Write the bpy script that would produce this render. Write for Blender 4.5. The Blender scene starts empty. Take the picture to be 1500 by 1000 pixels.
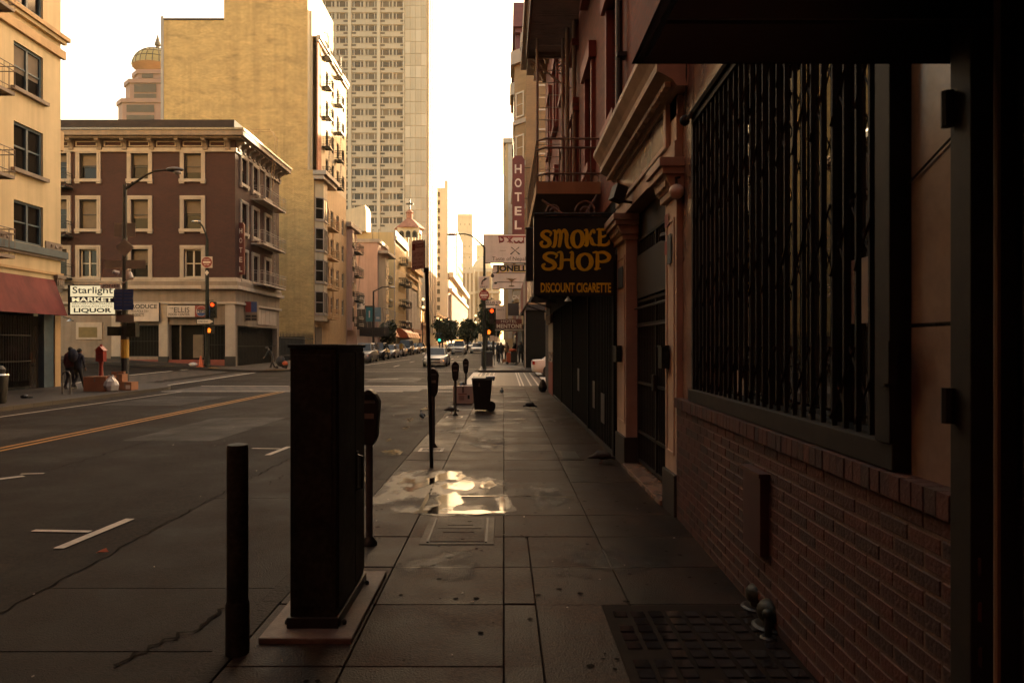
import bpy, math, random
from mathutils import Vector, Matrix, noise as NZ
rad=math.radians
R=random.Random(7)
sc=bpy.context.scene
COL=sc.collection
# ---------------------------------------------------------------- camera
VX,VY,FPX,H=738.,507.,1000.,1.7       # where the street vanishes, focal length (px of the 1500 px photo), eye height over the pavement
cam_d=bpy.data.cameras.new('camera'); cam=bpy.data.objects.new('camera',cam_d); COL.objects.link(cam)
cam.location=(0,0,H); cam.rotation_euler=(rad(90),0,0)
cam_d.sensor_width=36; cam_d.lens=24; cam_d.shift_x=12/1500; cam_d.shift_y=7/1500
cam_d.clip_start=.05; cam_d.clip_end=4000
cam_d.dof.use_dof=True; cam_d.dof.focus_distance=22; cam_d.dof.aperture_fstop=5.0
sc.camera=cam
# ---------------------------------------------------------------- sky, sun, exposure
SUN_AZ,SUN_EL=rad(26),rad(15)         # azimuth from the street direction towards the right
w=bpy.data.worlds.new('World'); sc.world=w; w.use_nodes=True
nt=w.node_tree; nt.nodes.clear()
sky=nt.nodes.new('ShaderNodeTexSky'); sky.sky_type='NISHITA'; sky.sun_disc=False
sky.sun_elevation=SUN_EL; sky.sun_rotation=SUN_AZ; sky.air_density=1.0; sky.dust_density=3; sky.ozone_density=1.0; sky.altitude=0
tint=nt.nodes.new('ShaderNodeMix'); tint.data_type='RGBA'; tint.blend_type='MULTIPLY'; tint.inputs[0].default_value=1
tint.inputs[7].default_value=(1.0,.72,.455,1)
bg=nt.nodes.new('ShaderNodeBackground'); bg.inputs[1].default_value=.15
ow=nt.nodes.new('ShaderNodeOutputWorld')
nt.links.new(sky.outputs[0],tint.inputs[6]); nt.links.new(tint.outputs[2],bg.inputs[0]); nt.links.new(bg.outputs[0],ow.inputs[0])
sd=bpy.data.lights.new('sun','SUN'); sd.energy=4.0; sd.angle=rad(.53); sd.color=(1.0,.77,.46)
sun=bpy.data.objects.new('sun',sd); COL.objects.link(sun)
sdir=Vector((math.sin(SUN_AZ)*math.cos(SUN_EL),math.cos(SUN_AZ)*math.cos(SUN_EL),math.sin(SUN_EL)))
sun.rotation_euler=(-sdir).to_track_quat('-Z','Y').to_euler()
sc.view_settings.view_transform='Standard'; sc.view_settings.look='None'; sc.view_settings.gamma=1
sc.view_settings.use_curve_mapping=False; sc.view_settings.exposure=2.8
sc.render.engine='CYCLES'; sc.cycles.use_denoising=True; sc.cycles.max_bounces=6; sc.cycles.diffuse_bounces=3
sc.cycles.volume_step_rate=8; sc.cycles.volume_max_steps=64; sc.cycles.caustics_reflective=False; sc.cycles.caustics_refractive=False
# ---------------------------------------------------------------- helpers
def PX(px,Y): return (px-VX)*Y/FPX
def PZ(py,Y): return H-(py-VY)*Y/FPX
def sstep(a,b,x):
    t=min(1,max(0,(x-a)/(b-a))); return t*t*(3-2*t)
def G(x,y):                            # pavement level: nearly flat, rising gently beyond the crossing and to the left up the cross street
    g=.012*max(0,y-30)
    if y>29: g+=.06*max(0,-x-16.5)*sstep(29,35,y)*(1-sstep(70,110,y))
    return g
ORG={}
def setp(o,label=None,cat=None,group=None,kind=None):
    if label: o['label']=label
    if cat: o['category']=cat
    if group: o['group']=group
    if kind: o['kind']=kind
    return o
def thing(name,label,cat,loc=(0,0,0),rz=0,group=None,kind=None):
    o=bpy.data.objects.new(name,None); COL.objects.link(o); o.location=loc; o.rotation_euler=(0,0,rz); o.empty_display_size=.2
    ORG[o.name]=Vector((0,0,0)) if rz or loc==(0,0,0) else Vector(loc)
    return setp(o,label,cat,group,kind)
class MB:
    def __init__(s): s.v=[];s.f=[];s.m=[];s.cur=0
    def add(s,vs,fs):
        n=len(s.v); s.v+=[tuple(p) for p in vs]; s.f+=[tuple(n+i for i in f) for f in fs]; s.m+=[s.cur]*len(fs); return s
    def hexa(s,p): return s.add(p,[(0,3,2,1),(4,5,6,7),(0,1,5,4),(1,2,6,5),(2,3,7,6),(3,0,4,7)])
    def box(s,x0,x1,y0,y1,z0,z1):
        return s.hexa([(x0,y0,z0),(x1,y0,z0),(x1,y1,z0),(x0,y1,z0),(x0,y0,z1),(x1,y0,z1),(x1,y1,z1),(x0,y1,z1)])
    def cbox(s,c,sz,rz=0,tilt=0,taper=1):
        a,b,h=sz[0]/2,sz[1]/2,sz[2]/2; ps=[]
        for k,(dx,dy,dz) in enumerate(((-a,-b,-h),(a,-b,-h),(a,b,-h),(-a,b,-h),(-a,-b,h),(a,-b,h),(a,b,h),(-a,b,h))):
            if k>3: dx*=taper; dy*=taper
            if tilt: dx,dz=dx*math.cos(tilt)+dz*math.sin(tilt),-dx*math.sin(tilt)+dz*math.cos(tilt)
            x=dx*math.cos(rz)-dy*math.sin(rz); y=dx*math.sin(rz)+dy*math.cos(rz)
            ps.append((c[0]+x,c[1]+y,c[2]+dz))
        return s.hexa(ps)
    def prism(s,poly,axis,a,b):
        n=len(poly); mk={'x':lambda p,t:(t,p[0],p[1]),'y':lambda p,t:(p[0],t,p[1]),'z':lambda p,t:(p[0],p[1],t)}[axis]
        vs=[mk(p,a) for p in poly]+[mk(p,b) for p in poly]
        return s.add(vs,[tuple(range(n))[::-1],tuple(range(n,2*n))]+[(i,(i+1)%n,n+(i+1)%n,n+i) for i in range(n)])
    def tube(s,pts,r,n=6):
        pts=[Vector(p) for p in pts]; rs=r if isinstance(r,(list,tuple)) else [r]*len(pts); vs=[];fs=[]
        up=Vector((0,0,1))
        for i,p in enumerate(pts):
            t=(pts[min(i+1,len(pts)-1)]-pts[max(i-1,0)]).normalized()
            a=t.cross(up)
            if a.length<.05: a=t.cross(Vector((0,1,0)))
            a.normalize(); b=t.cross(a)
            for k in range(n):
                q=2*math.pi*k/n; vs.append(p+a*math.cos(q)*rs[i]+b*math.sin(q)*rs[i])
        for i in range(len(pts)-1):
            for k in range(n): fs.append((i*n+k,i*n+(k+1)%n,(i+1)*n+(k+1)%n,(i+1)*n+k))
        fs+= [tuple(range(n))[::-1],tuple((len(pts)-1)*n+k for k in range(n))]
        return s.add(vs,fs)
    def bar(s,a,b,wd):
        return s.tube([a,b],wd*.7,4)
    def lathe(s,prof,c=(0,0,0),n=12):
        vs=[];fs=[]
        for r,z in prof:
            for k in range(n):
                q=2*math.pi*k/n; vs.append((c[0]+r*math.cos(q),c[1]+r*math.sin(q),c[2]+z))
        for i in range(len(prof)-1):
            for k in range(n): fs.append((i*n+k,i*n+(k+1)%n,(i+1)*n+(k+1)%n,(i+1)*n+k))
        fs+=[tuple(range(n))[::-1],tuple((len(prof)-1)*n+k for k in range(n))]
        return s.add(vs,fs)
    def disc(s,c,r,axis,th,n=20):
        poly=[(c[0 if axis!='x' else 1]+r*math.cos(2*math.pi*k/n),c[2 if axis!='z' else 1]+r*math.sin(2*math.pi*k/n)) for k in range(n)]
        t={'x':c[0],'y':c[1],'z':c[2]}[axis]
        return s.prism(poly,axis,t-th/2,t+th/2)
    def ball(s,c,r,n=10,m=7):
        return s.lathe([(max(1e-4,math.sin(math.pi*i/m))*r[0],-math.cos(math.pi*i/m)*r[2]) for i in range(m+1)],c,n) if r[0]==r[1] else s.ell(c,r,n,m)
    def ell(s,c,r,n=10,m=7):
        k0=len(s.v); s.lathe([(max(1e-4,math.sin(math.pi*i/m)),-math.cos(math.pi*i/m)) for i in range(m+1)],(0,0,0),n)
        for i in range(k0,len(s.v)): x,y,z=s.v[i]; s.v[i]=(c[0]+x*r[0],c[1]+y*r[1],c[2]+z*r[2])
        return s
    def fbox(s,fr,u0,u1,v0,v1,w0,w1):        # a box on a facade frame (origin, along, outward)
        o,U,N=fr
        P=lambda u,v,w_:o+U*u+N*w_+Vector((0,0,v))
        return s.hexa([P(u0,v0,w1),P(u1,v0,w1),P(u1,v0,w0),P(u0,v0,w0),P(u0,v1,w1),P(u1,v1,w1),P(u1,v1,w0),P(u0,v1,w0)])
    def mesh(s,name,mats):
        me=bpy.data.meshes.new(name); me.from_pydata(s.v,[],s.f); 
        for m_ in (mats if isinstance(mats,(list,tuple)) else [mats]): me.materials.append(m_)
        if any(s.m): me.polygons.foreach_set('material_index',s.m)
        me.update(); return me
    def build(s,name,mats,parent=None,smooth=0,bevel=0):
        if parent is not None:
            o0=ORG.get(parent.name,Vector((0,0,0)))
            if o0.length>0: s.v=[(x-o0.x,y-o0.y,z-o0.z) for x,y,z in s.v]
        me=s.mesh(name,mats)
        if smooth:
            me.polygons.foreach_set('use_smooth',[True]*len(me.polygons)); me.set_sharp_from_angle(angle=rad(smooth))
        o=bpy.data.objects.new(name,me); COL.objects.link(o)
        if parent is not None: o.parent=parent; ORG[o.name]=ORG.get(parent.name,Vector((0,0,0)))
        if bevel:
            b=o.modifiers.new('bevel','BEVEL'); b.width=bevel; b.segments=2; b.limit_method='ANGLE'
        return o
def inst(name,me,parent=None,loc=(0,0,0),rz=0,scale=None):
    o=bpy.data.objects.new(name,me); COL.objects.link(o)
    if parent is not None:
        o.parent=parent; loc=Vector(loc)-ORG.get(parent.name,Vector((0,0,0)))
    o.location=loc; o.rotation_euler=(0,0,rz)
    if scale: o.scale=scale
    ORG[o.name]=Vector((0,0,0)); return o
def sub(name,me,parent):
    o=bpy.data.objects.new(name,me); COL.objects.link(o); o.parent=parent; ORG[o.name]=Vector((0,0,0)); return o
KIDS={}
def copy_tree(o,parent=None):
    c=o.copy(); COL.objects.link(c)
    if parent is not None: c.parent=parent
    for ch in o.children: copy_tree(ch,c)
    return c
def dup(o,loc,rz=None,label=None,group=None):
    c=copy_tree(o); c.location=loc
    if rz is not None: c.rotation_euler=(0,0,rz)
    return setp(c,label,None,group)
FRONT=lambda x,y,z=0:(Vector((x,y,z)),Vector((1,0,0)),Vector((0,-1,0)))
SIDE=lambda x,y,z=0:(Vector((x,y,z)),Vector((0,1,0)),Vector((1,0,0)))      # faces the street from the left
SIDR=lambda x,y,z=0:(Vector((x,y,z)),Vector((0,-1,0)),Vector((-1,0,0)))    # faces the street from the right
def frz(fr): return math.atan2(fr[1].y,fr[1].x)
def FP(fr,u,v,w_=0): return fr[0]+fr[1]*u+fr[2]*w_+Vector((0,0,v))
def wall(mb,fr,u0,u1,v0,v1,holes=(),depth=.25):
    us=sorted({u0,u1,*[h[0] for h in holes],*[h[1] for h in holes]}); vs=sorted({v0,v1,*[h[2] for h in holes],*[h[3] for h in holes]})
    us=[u for u in us if u0-1e-6<=u<=u1+1e-6]; vs=[v for v in vs if v0-1e-6<=v<=v1+1e-6]
    for j in range(len(vs)-1):
        run=None
        for i in range(len(us)):
            solid=False
            if i<len(us)-1:
                cu,cv=(us[i]+us[i+1])/2,(vs[j]+vs[j+1])/2
                solid=not any(h[0]<cu<h[1] and h[2]<cv<h[3] for h in holes)
            if solid and run is None: run=us[i]
            if not solid and run is not None:
                mb.add([FP(fr,run,vs[j]),FP(fr,us[i],vs[j]),FP(fr,us[i],vs[j+1]),FP(fr,run,vs[j+1])],[(0,1,2,3)]); run=None
    for a,b,c,d in holes:
        p=[FP(fr,a,c),FP(fr,b,c),FP(fr,b,d),FP(fr,a,d)]; q=[FP(fr,a,c,-depth),FP(fr,b,c,-depth),FP(fr,b,d,-depth),FP(fr,a,d,-depth)]
        mb.add(p+q,[(0,1,5,4),(1,2,6,5),(2,3,7,6),(3,0,4,7)])
    return mb
# ---------------------------------------------------------------- materials
def _n(nt,t,**k):
    n=nt.nodes.new(t)
    for a,b in k.items(): setattr(n,a,b)
    return n
def mat(name,col,rough=.6,metal=0,var=.2,scale=3,bump=.0,bscale=40,col2=None,streak=0,spec=.5,stretch=None,patch=.5,mixsharp=.25,speck=0):
    m=bpy.data.materials.new(name); m.use_nodes=True; nt=m.node_tree; p=nt.nodes['Principled BSDF']
    p.inputs['Roughness'].default_value=rough; p.inputs['Metallic'].default_value=metal; p.inputs['Specular IOR Level'].default_value=spec
    tc=_n(nt,'ShaderNodeTexCoord'); src=tc.outputs['Object']
    if stretch:
        mp=_n(nt,'ShaderNodeMapping'); mp.inputs['Scale'].default_value=stretch; nt.links.new(src,mp.inputs[0]); src=mp.outputs[0]
    a=_n(nt,'ShaderNodeTexNoise'); a.inputs['Scale'].default_value=scale; a.inputs['Detail'].default_value=6; a.inputs['Roughness'].default_value=.65
    nt.links.new(src,a.inputs['Vector'])
    mr=_n(nt,'ShaderNodeMapRange'); mr.inputs[1].default_value=patch-mixsharp; mr.inputs[2].default_value=patch+mixsharp
    nt.links.new(a.outputs['Fac'],mr.inputs[0])
    mx=_n(nt,'ShaderNodeMix',data_type='RGBA')
    c1=tuple(c*(1-var) for c in col); c2=col2 or tuple(min(1,c*(1+var)) for c in col)
    mx.inputs[6].default_value=(*c1,1); mx.inputs[7].default_value=(*c2,1); nt.links.new(mr.outputs[0],mx.inputs[0]); out=mx.outputs[2]
    if streak:
        mp=_n(nt,'ShaderNodeMapping'); mp.inputs['Scale'].default_value=(2.2,2.2,.12); nt.links.new(tc.outputs['Object'],mp.inputs[0])
        s_=_n(nt,'ShaderNodeTexNoise'); s_.inputs['Scale'].default_value=1.3; s_.inputs['Detail'].default_value=5; nt.links.new(mp.outputs[0],s_.inputs['Vector'])
        r2=_n(nt,'ShaderNodeMapRange'); r2.inputs[1].default_value=.4; r2.inputs[2].default_value=.75; r2.inputs[3].default_value=1; r2.inputs[4].default_value=1-streak
        nt.links.new(s_.outputs['Fac'],r2.inputs[0])
        m2=_n(nt,'ShaderNodeMix',data_type='RGBA',blend_type='MULTIPLY'); m2.inputs[0].default_value=1
        nt.links.new(out,m2.inputs[6]); nt.links.new(r2.outputs[0],m2.inputs[7]); out=m2.outputs[2]
    if speck:
        s_=_n(nt,'ShaderNodeTexNoise'); s_.inputs['Scale'].default_value=34; s_.inputs['Detail'].default_value=3; nt.links.new(tc.outputs['Object'],s_.inputs['Vector'])
        r2=_n(nt,'ShaderNodeMapRange'); r2.inputs[1].default_value=.35; r2.inputs[2].default_value=.68; r2.inputs[3].default_value=1-speck; r2.inputs[4].default_value=1+speck*1.2
        nt.links.new(s_.outputs['Fac'],r2.inputs[0])
        m2=_n(nt,'ShaderNodeMix',data_type='RGBA',blend_type='MULTIPLY'); m2.inputs[0].default_value=1
        nt.links.new(out,m2.inputs[6]); nt.links.new(r2.outputs[0],m2.inputs[7]); out=m2.outputs[2]
        rr_=_n(nt,'ShaderNodeMapRange'); rr_.inputs[1].default_value=.3; rr_.inputs[2].default_value=.7; rr_.inputs[3].default_value=rough-.12; rr_.inputs[4].default_value=rough+.14
        nt.links.new(a.outputs['Fac'],rr_.inputs[0]); nt.links.new(rr_.outputs[0],p.inputs['Roughness'])
    nt.links.new(out,p.inputs['Base Color'])
    if bump:
        b_=_n(nt,'ShaderNodeTexNoise'); b_.inputs['Scale'].default_value=bscale; b_.inputs['Detail'].default_value=4; nt.links.new(tc.outputs['Object'],b_.inputs['Vector'])
        bm=_n(nt,'ShaderNodeBump'); bm.inputs['Strength'].default_value=bump; bm.inputs['Distance'].default_value=.02
        nt.links.new(b_.outputs['Fac'],bm.inputs['Height']); nt.links.new(bm.outputs[0],p.inputs['Normal'])
    return m
def brickmat(name,c1,c2,mortar,bw=.21,bh=.07,ms=.008,rough=.8,stain=.35,sscale=.25,flat=False,smear=0):
    m=bpy.data.materials.new(name); m.use_nodes=True; nt=m.node_tree; p=nt.nodes['Principled BSDF']; p.inputs['Roughness'].default_value=rough
    tc=_n(nt,'ShaderNodeTexCoord'); sp=_n(nt,'ShaderNodeSeparateXYZ'); nt.links.new(tc.outputs['Object'],sp.inputs[0])
    cb=_n(nt,'ShaderNodeCombineXYZ')
    if flat:
        nt.links.new(sp.outputs[0],cb.inputs[0]); nt.links.new(sp.outputs[1],cb.inputs[1])
    else:
        ad=_n(nt,'ShaderNodeMath',operation='ADD'); nt.links.new(sp.outputs[0],ad.inputs[0]); nt.links.new(sp.outputs[1],ad.inputs[1])
        nt.links.new(ad.outputs[0],cb.inputs[0]); nt.links.new(sp.outputs[2],cb.inputs[1])
    bt=_n(nt,'ShaderNodeTexBrick'); bt.inputs['Color1'].default_value=(*c1,1); bt.inputs['Color2'].default_value=(*c2,1); bt.inputs['Mortar'].default_value=(*mortar,1)
    bt.inputs['Scale'].default_value=1; bt.inputs['Brick Width'].default_value=bw; bt.inputs['Row Height'].default_value=bh; bt.inputs['Mortar Size'].default_value=ms; bt.inputs['Bias'].default_value=-.1
    nt.links.new(cb.outputs[0],bt.inputs['Vector'])
    mp=_n(nt,'ShaderNodeMapping'); mp.inputs['Scale'].default_value=(1,1,2.2) if not flat else (1,1,1); nt.links.new(tc.outputs['Object'],mp.inputs[0])
    a=_n(nt,'ShaderNodeTexNoise'); a.inputs['Scale'].default_value=sscale; a.inputs['Detail'].default_value=8; a.inputs['Roughness'].default_value=.7; nt.links.new(mp.outputs[0],a.inputs['Vector'])
    mr=_n(nt,'ShaderNodeMapRange'); mr.inputs[1].default_value=.3; mr.inputs[2].default_value=.7; mr.inputs[3].default_value=1-stain; mr.inputs[4].default_value=1+stain*.4
    nt.links.new(a.outputs['Fac'],mr.inputs[0])
    m2=_n(nt,'ShaderNodeMix',data_type='RGBA',blend_type='MULTIPLY'); m2.inputs[0].default_value=1
    nt.links.new(bt.outputs['Color'],m2.inputs[6]); nt.links.new(mr.outputs[0],m2.inputs[7]); out=m2.outputs[2]
    if smear:
        for sc_,a0,a1,k in (((.55,.55,1.6),.56,.72,1-smear),((1.6,1.6,.07),.45,.75,1-smear*.7),((2.5,2.5,7),.3,.7,1-smear*.5)):
            mp=_n(nt,'ShaderNodeMapping'); mp.inputs['Scale'].default_value=sc_; nt.links.new(tc.outputs['Object'],mp.inputs[0])
            q=_n(nt,'ShaderNodeTexNoise'); q.inputs['Scale'].default_value=.6; q.inputs['Detail'].default_value=7; q.inputs['Roughness'].default_value=.72; nt.links.new(mp.outputs[0],q.inputs['Vector'])
            r2=_n(nt,'ShaderNodeMapRange'); r2.inputs[1].default_value=a0; r2.inputs[2].default_value=a1; r2.inputs[3].default_value=1; r2.inputs[4].default_value=k; nt.links.new(q.outputs['Fac'],r2.inputs[0])
            m3=_n(nt,'ShaderNodeMix',data_type='RGBA',blend_type='MULTIPLY'); m3.inputs[0].default_value=1; nt.links.new(out,m3.inputs[6]); nt.links.new(r2.outputs[0],m3.inputs[7]); out=m3.outputs[2]
    nt.links.new(out,p.inputs['Base Color'])
    bm=_n(nt,'ShaderNodeBump'); bm.inputs['Strength'].default_value=.5; bm.inputs['Distance'].default_value=.01; bm.invert=True
    nt.links.new(bt.outputs['Fac'],bm.inputs['Height']); nt.links.new(bm.outputs[0],p.inputs['Normal'])
    return m
def emit(name,col,st):
    m=bpy.data.materials.new(name); m.use_nodes=True; p=m.node_tree.nodes['Principled BSDF']
    p.inputs['Base Color'].default_value=(*[c*.5 for c in col],1); p.inputs['Emission Color'].default_value=(*col,1); p.inputs['Emission Strength'].default_value=st
    return m
def glass(name,col=(.02,.02,.02),rough=.04,var=.3,scale=.7,spec=.5):
    return mat(name,col,rough,0,var,scale,spec=spec)
M=dict(grate=mat('grate_iron',(.011,.0068,.0052),.8,0,.4,6,spec=.08),
 asphalt=mat('asphalt',(.0092,.0064,.0058),.68,0,.5,.5,.6,150,spec=.13,mixsharp=.14,speck=.75),
 gutter=mat('gutter_concrete',(.0120,.0078,.0062),.70,0,.45,1.0,.4,90,spec=.15,mixsharp=.12,speck=.4),
 slab=mat('pavement_concrete',(.0225,.0122,.0082),.54,0,.7,1.3,.35,80,spec=.13,mixsharp=.13,speck=.4),
 slab2=mat('pavement_concrete_dark',(.0160,.0086,.0058),.48,0,.7,1.7,.35,80,spec=.13,mixsharp=.13,speck=.4),
 slab3=mat('pavement_concrete_pale',(.0275,.0150,.0102),.58,0,.65,1.1,.35,80,spec=.13,mixsharp=.13,speck=.4),
 granite=mat('kerb_granite',(.0125,.0078,.0060),.65,0,.5,3,.4,50,spec=.1),
 earth=mat('joint_dirt',(.0080,.0050,.0038),.95,spec=.1),
 paint_w=mat('road_paint_white',(.36,.32,.27),.6,0,.4,9,.3,90,patch=.42),
 paint_y=mat('road_paint_yellow',(.30,.14,.012),.6,0,.35,7,.3,90),
 blackm=mat('black_metal',(.010,.010,.009),.55,.0,.4,5,.1,60,spec=.4),
 blackp=mat('black_paint',(.0165,.0185,.0135),.5,.0,.45,4,.12,80,spec=.2,mixsharp=.12,speck=.35),
 iron=mat('wrought_iron',(.030,.026,.023),.55,.3,.4,8,.1,60),
 steel=mat('galvanised_steel',(.13,.125,.12),.42,.6,.35,9,.06,60),
 dsteel=mat('dark_steel',(.030,.028,.026),.4,.5,.35,9,.06,60),
 glassd=glass('dark_window_glass',(.014,.011,.009),.12,.4,.5,.22),
 glassm=glass('shop_glass',(.022,.0165,.012),.02,.2,.5,1.0),
 blind=mat('window_blind',(.15,.112,.076),.8,0,.2,2),
 curtain=mat('dim_curtain',(.14,.11,.085),.9,0,.4,3,stretch=(6,6,1)),
 frame_d=mat('dark_sash',(.025,.022,.02),.5),
 frame_w=mat('pale_sash',(.55,.48,.38),.6,0,.15,3),
 cream=mat('cream_stucco',(.60,.46,.255),.75,0,.12,.6,.15,30,streak=.22),
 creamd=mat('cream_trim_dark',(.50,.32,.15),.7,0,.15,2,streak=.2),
 teal=mat('teal_paint',(.055,.085,.10),.55,0,.3,3),
 brown=brickmat('brown_brick',(.062,.0165,.0115),(.042,.0115,.0088),(.055,.022,.017),stain=.35,smear=.3),
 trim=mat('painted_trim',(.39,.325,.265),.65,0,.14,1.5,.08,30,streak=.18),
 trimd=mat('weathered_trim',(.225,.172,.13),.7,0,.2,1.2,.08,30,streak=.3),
 roofd=mat('dark_roof_felt',(.03,.02,.018),.85,0,.4,2),
 tan=brickmat('tan_brick',(.80,.515,.20),(.66,.42,.16),(.55,.36,.145),.24,.10,.012,stain=.26,sscale=.5,smear=.42),
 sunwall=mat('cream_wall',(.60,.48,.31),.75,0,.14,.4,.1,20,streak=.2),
 redb=brickmat('red_brick',(.25,.060,.036),(.17,.042,.027),(.16,.080,.060),.21,.071,.010,stain=.35,sscale=.5,smear=.35),
 redtrim=mat('red_painted_board',(.20,.045,.030),.6,0,.25,3),
 pink=mat('pink_stucco',(.50,.32,.24),.8,0,.12,.5,streak=.2),
 yellowst=mat('yellow_stucco',(.58,.41,.19),.8,0,.1,.5,streak=.15),
 concrete=mat('tower_concrete',(.45,.37,.275),.8,0,.1,.3,streak=.14),
 panel=mat('tower_panel',(.50,.415,.31),.75,0,.1,.25,streak=.12),
 pinkgran=mat('pink_granite',(.27,.125,.088),.6,0,.12,.3),
 gold=mat('gilded_dome',(.30,.21,.06),.5,0,.2,.5),
 terra=mat('terracotta',(.32,.12,.07),.7,0,.3,2),
 marble=mat('brown_marble',(.19,.128,.10),.22,0,.3,2.5,.03,20,col2=(.26,.18,.14)),
 stone=mat('portal_stone',(.44,.33,.25),.6,0,.25,2.2,.2,40,streak=.3),
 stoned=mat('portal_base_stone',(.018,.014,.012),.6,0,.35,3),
 awning=mat('black_awning_cloth',(.006,.006,.009),.9,0,.3,3),
 redawn=mat('maroon_awning_cloth',(.165,.030,.025),.85,0,.28,1.2,streak=.3),
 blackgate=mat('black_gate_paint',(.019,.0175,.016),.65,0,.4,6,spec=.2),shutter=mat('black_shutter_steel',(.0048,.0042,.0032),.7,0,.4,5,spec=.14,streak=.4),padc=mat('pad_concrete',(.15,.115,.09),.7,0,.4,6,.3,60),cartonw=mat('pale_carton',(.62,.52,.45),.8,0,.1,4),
 rubber=mat('rubber',(.012,.012,.012),.8),
 carw=mat('white_car_paint',(.62,.58,.52),.25,0,.05,2), cars=mat('silver_car_paint',(.30,.29,.28),.3,.4,.08,2), card=mat('dark_car_paint',(.025,.025,.028),.22,0,.1,2),
 carglass=glass('car_glass',(.03,.03,.032),.03), chrome=mat('chrome',(.5,.48,.45),.2,.9,.1,3),
 lampw=mat('headlamp_glass',(.5,.48,.44),.1,.2,.1,8), lampr=mat('tail_lamp',(.32,.02,.015),.2), lampo=emit('indicator_lit',(1,.35,.03),.5),
 card_b=mat('brown_cardboard',(.30,.135,.07),.85,0,.15,2.5,streak=.15), card_w=mat('printed_carton',(.30,.255,.225),.8,0,.12,4),
 plastic=mat('black_plastic',(.014,.014,.015),.5,0,.3,4,.1,30), blue=mat('blue_plastic',(.02,.05,.14),.45,0,.2,4),
 bluesign=mat('blue_sign',(.015,.045,.16),.5,0,.15,3), signw=mat('sign_white',(.50,.42,.36),.55,0,.12,2,streak=.15), signback=mat('sign_back',(.20,.165,.135),.5,.4,.2,3),
 ink=mat('sign_black',(.012,.011,.011),.6), signred=mat('sign_red',(.20,.025,.02),.5,0,.2,3), navy=mat('sign_navy',(.01,.012,.035),.5),
 orange=mat('orange_plastic',(.42,.075,.015),.5,0,.15,5), red=mat('red_enamel',(.26,.03,.022),.4,0,.2,4),
 polegr=mat('olive_pole',(.045,.042,.028),.55,.2,.3,4), yband=mat('yellow_band',(.45,.24,.02),.6),
 signblk=mat('smoke_sign_face',(.010,.009,.008),.7,0,.35,6), signyel=mat('smoke_sign_gold',(.98,.66,.02),.6,0,.22,7),
 hotelred=mat('hotel_sign_red',(.12,.026,.022),.55,0,.25,2), letter=mat('letter_white',(.62,.54,.46),.5),
 skin=mat('skin',(.16,.085,.055),.6), hair=mat('hair',(.012,.01,.008),.8), cloth_k=mat('dark_cloth',(.022,.020,.021),.9,0,.3,8), cloth_r=mat('dark_red_cloth',(.07,.015,.015),.9,0,.3,8),
 cloth_b=mat('navy_cloth',(.022,.024,.04),.9,0,.3,8), cloth_t=mat('tan_cloth',(.28,.19,.12),.9,0,.2,8), cloth_o=mat('orange_cloth',(.40,.08,.03),.9), shoe=mat('pale_shoe',(.25,.23,.2),.7),
 bird=mat('pigeon_feathers',(.035,.034,.036),.7,0,.4,25), bag=mat('plastic_bag_white',(.45,.42,.40),.35,0,.15,7), bagk=mat('plastic_bag_black',(.015,.015,.017),.3,0,.3,7),
 leaf=mat('dark_leaves',(.035,.045,.018),.6,0,.5,6), bark=mat('bark',(.05,.035,.025),.9,0,.3,6),
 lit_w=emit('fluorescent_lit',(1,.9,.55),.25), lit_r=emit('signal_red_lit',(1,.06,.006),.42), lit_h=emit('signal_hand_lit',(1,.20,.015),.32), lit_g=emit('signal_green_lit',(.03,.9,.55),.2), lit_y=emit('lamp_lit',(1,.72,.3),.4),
 lit_sign=emit('market_sign_lit',(1,.84,.50),.115),
 box_r=mat('oxide_red_steel',(.040,.013,.012),.5,0,.3,6),
)
# lettering: every word once as a mesh of unit box, from Blender's own font
WORDS={}
def words(lst):
    obs=[]
    for key,txt,off in lst:
        c=bpy.data.curves.new('t','FONT'); c.body=txt; c.offset=off; c.align_x='LEFT'; c.resolution_u=3
        o=bpy.data.objects.new('t',c); COL.objects.link(o); obs.append((key,o))
    bpy.context.view_layer.update(); dg=bpy.context.evaluated_depsgraph_get()
    for key,o in obs:
        me=bpy.data.meshes.new_from_object(o.evaluated_get(dg)); vs=[v.co for v in me.vertices]
        x0,x1=min(v.x for v in vs),max(v.x for v in vs); y0,y1=min(v.y for v in vs),max(v.y for v in vs)
        WORDS[key]=([((v.x-x0)/(x1-x0),(v.y-y0)/(y1-y0)) for v in vs],[tuple(p.vertices) for p in me.polygons])
        bpy.data.objects.remove(o); bpy.data.meshes.remove(me)
def word(mb,key,fr,u0,u1,v0,v1,w_=.006,slant=0):
    vs,fs=WORDS[key]
    return mb.add([FP(fr,u0+(u1-u0)*x+slant*y,v0+(v1-v0)*y,w_) for x,y in vs],fs)
words([(k,k,o) for k,o in (('Starlight',.012),('MARKET',.03),('GROCERY-DELI-SNACKS',.0),('BEER-WINE-ATM-LOTTO',.0),('LIQUOR',.03),('JONES',.01),('PRODUCE',.02),('MEAT-FISH-POULTRY',.0),('DAIRY PRODUCTS',.01),
 ('ELLIS',.0),('THE',.0),('FOOD CENTER',.01),('PEPSI',.03),('ONE WAY',.0),('DO NOT',.01),('ENTER',.01),('ONLY',.01),('Taste of Nepal',.0),('JONELL',.05),('CINA',.03),('HOTEL',.0),('MENTONE',.02),
 ('NO',.02),('STOP',.03),('6 AM TO 8 AM',0),('ANY TIME',0),('TUE - FRI',0),('TOW-AWAY',.02),('DISCOUNT CIGARETTE',.035),('ELLIS ST',.01),('MARKET PL',0))]
 +[(c,c,.02) for c in 'HOTEL'])
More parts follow.
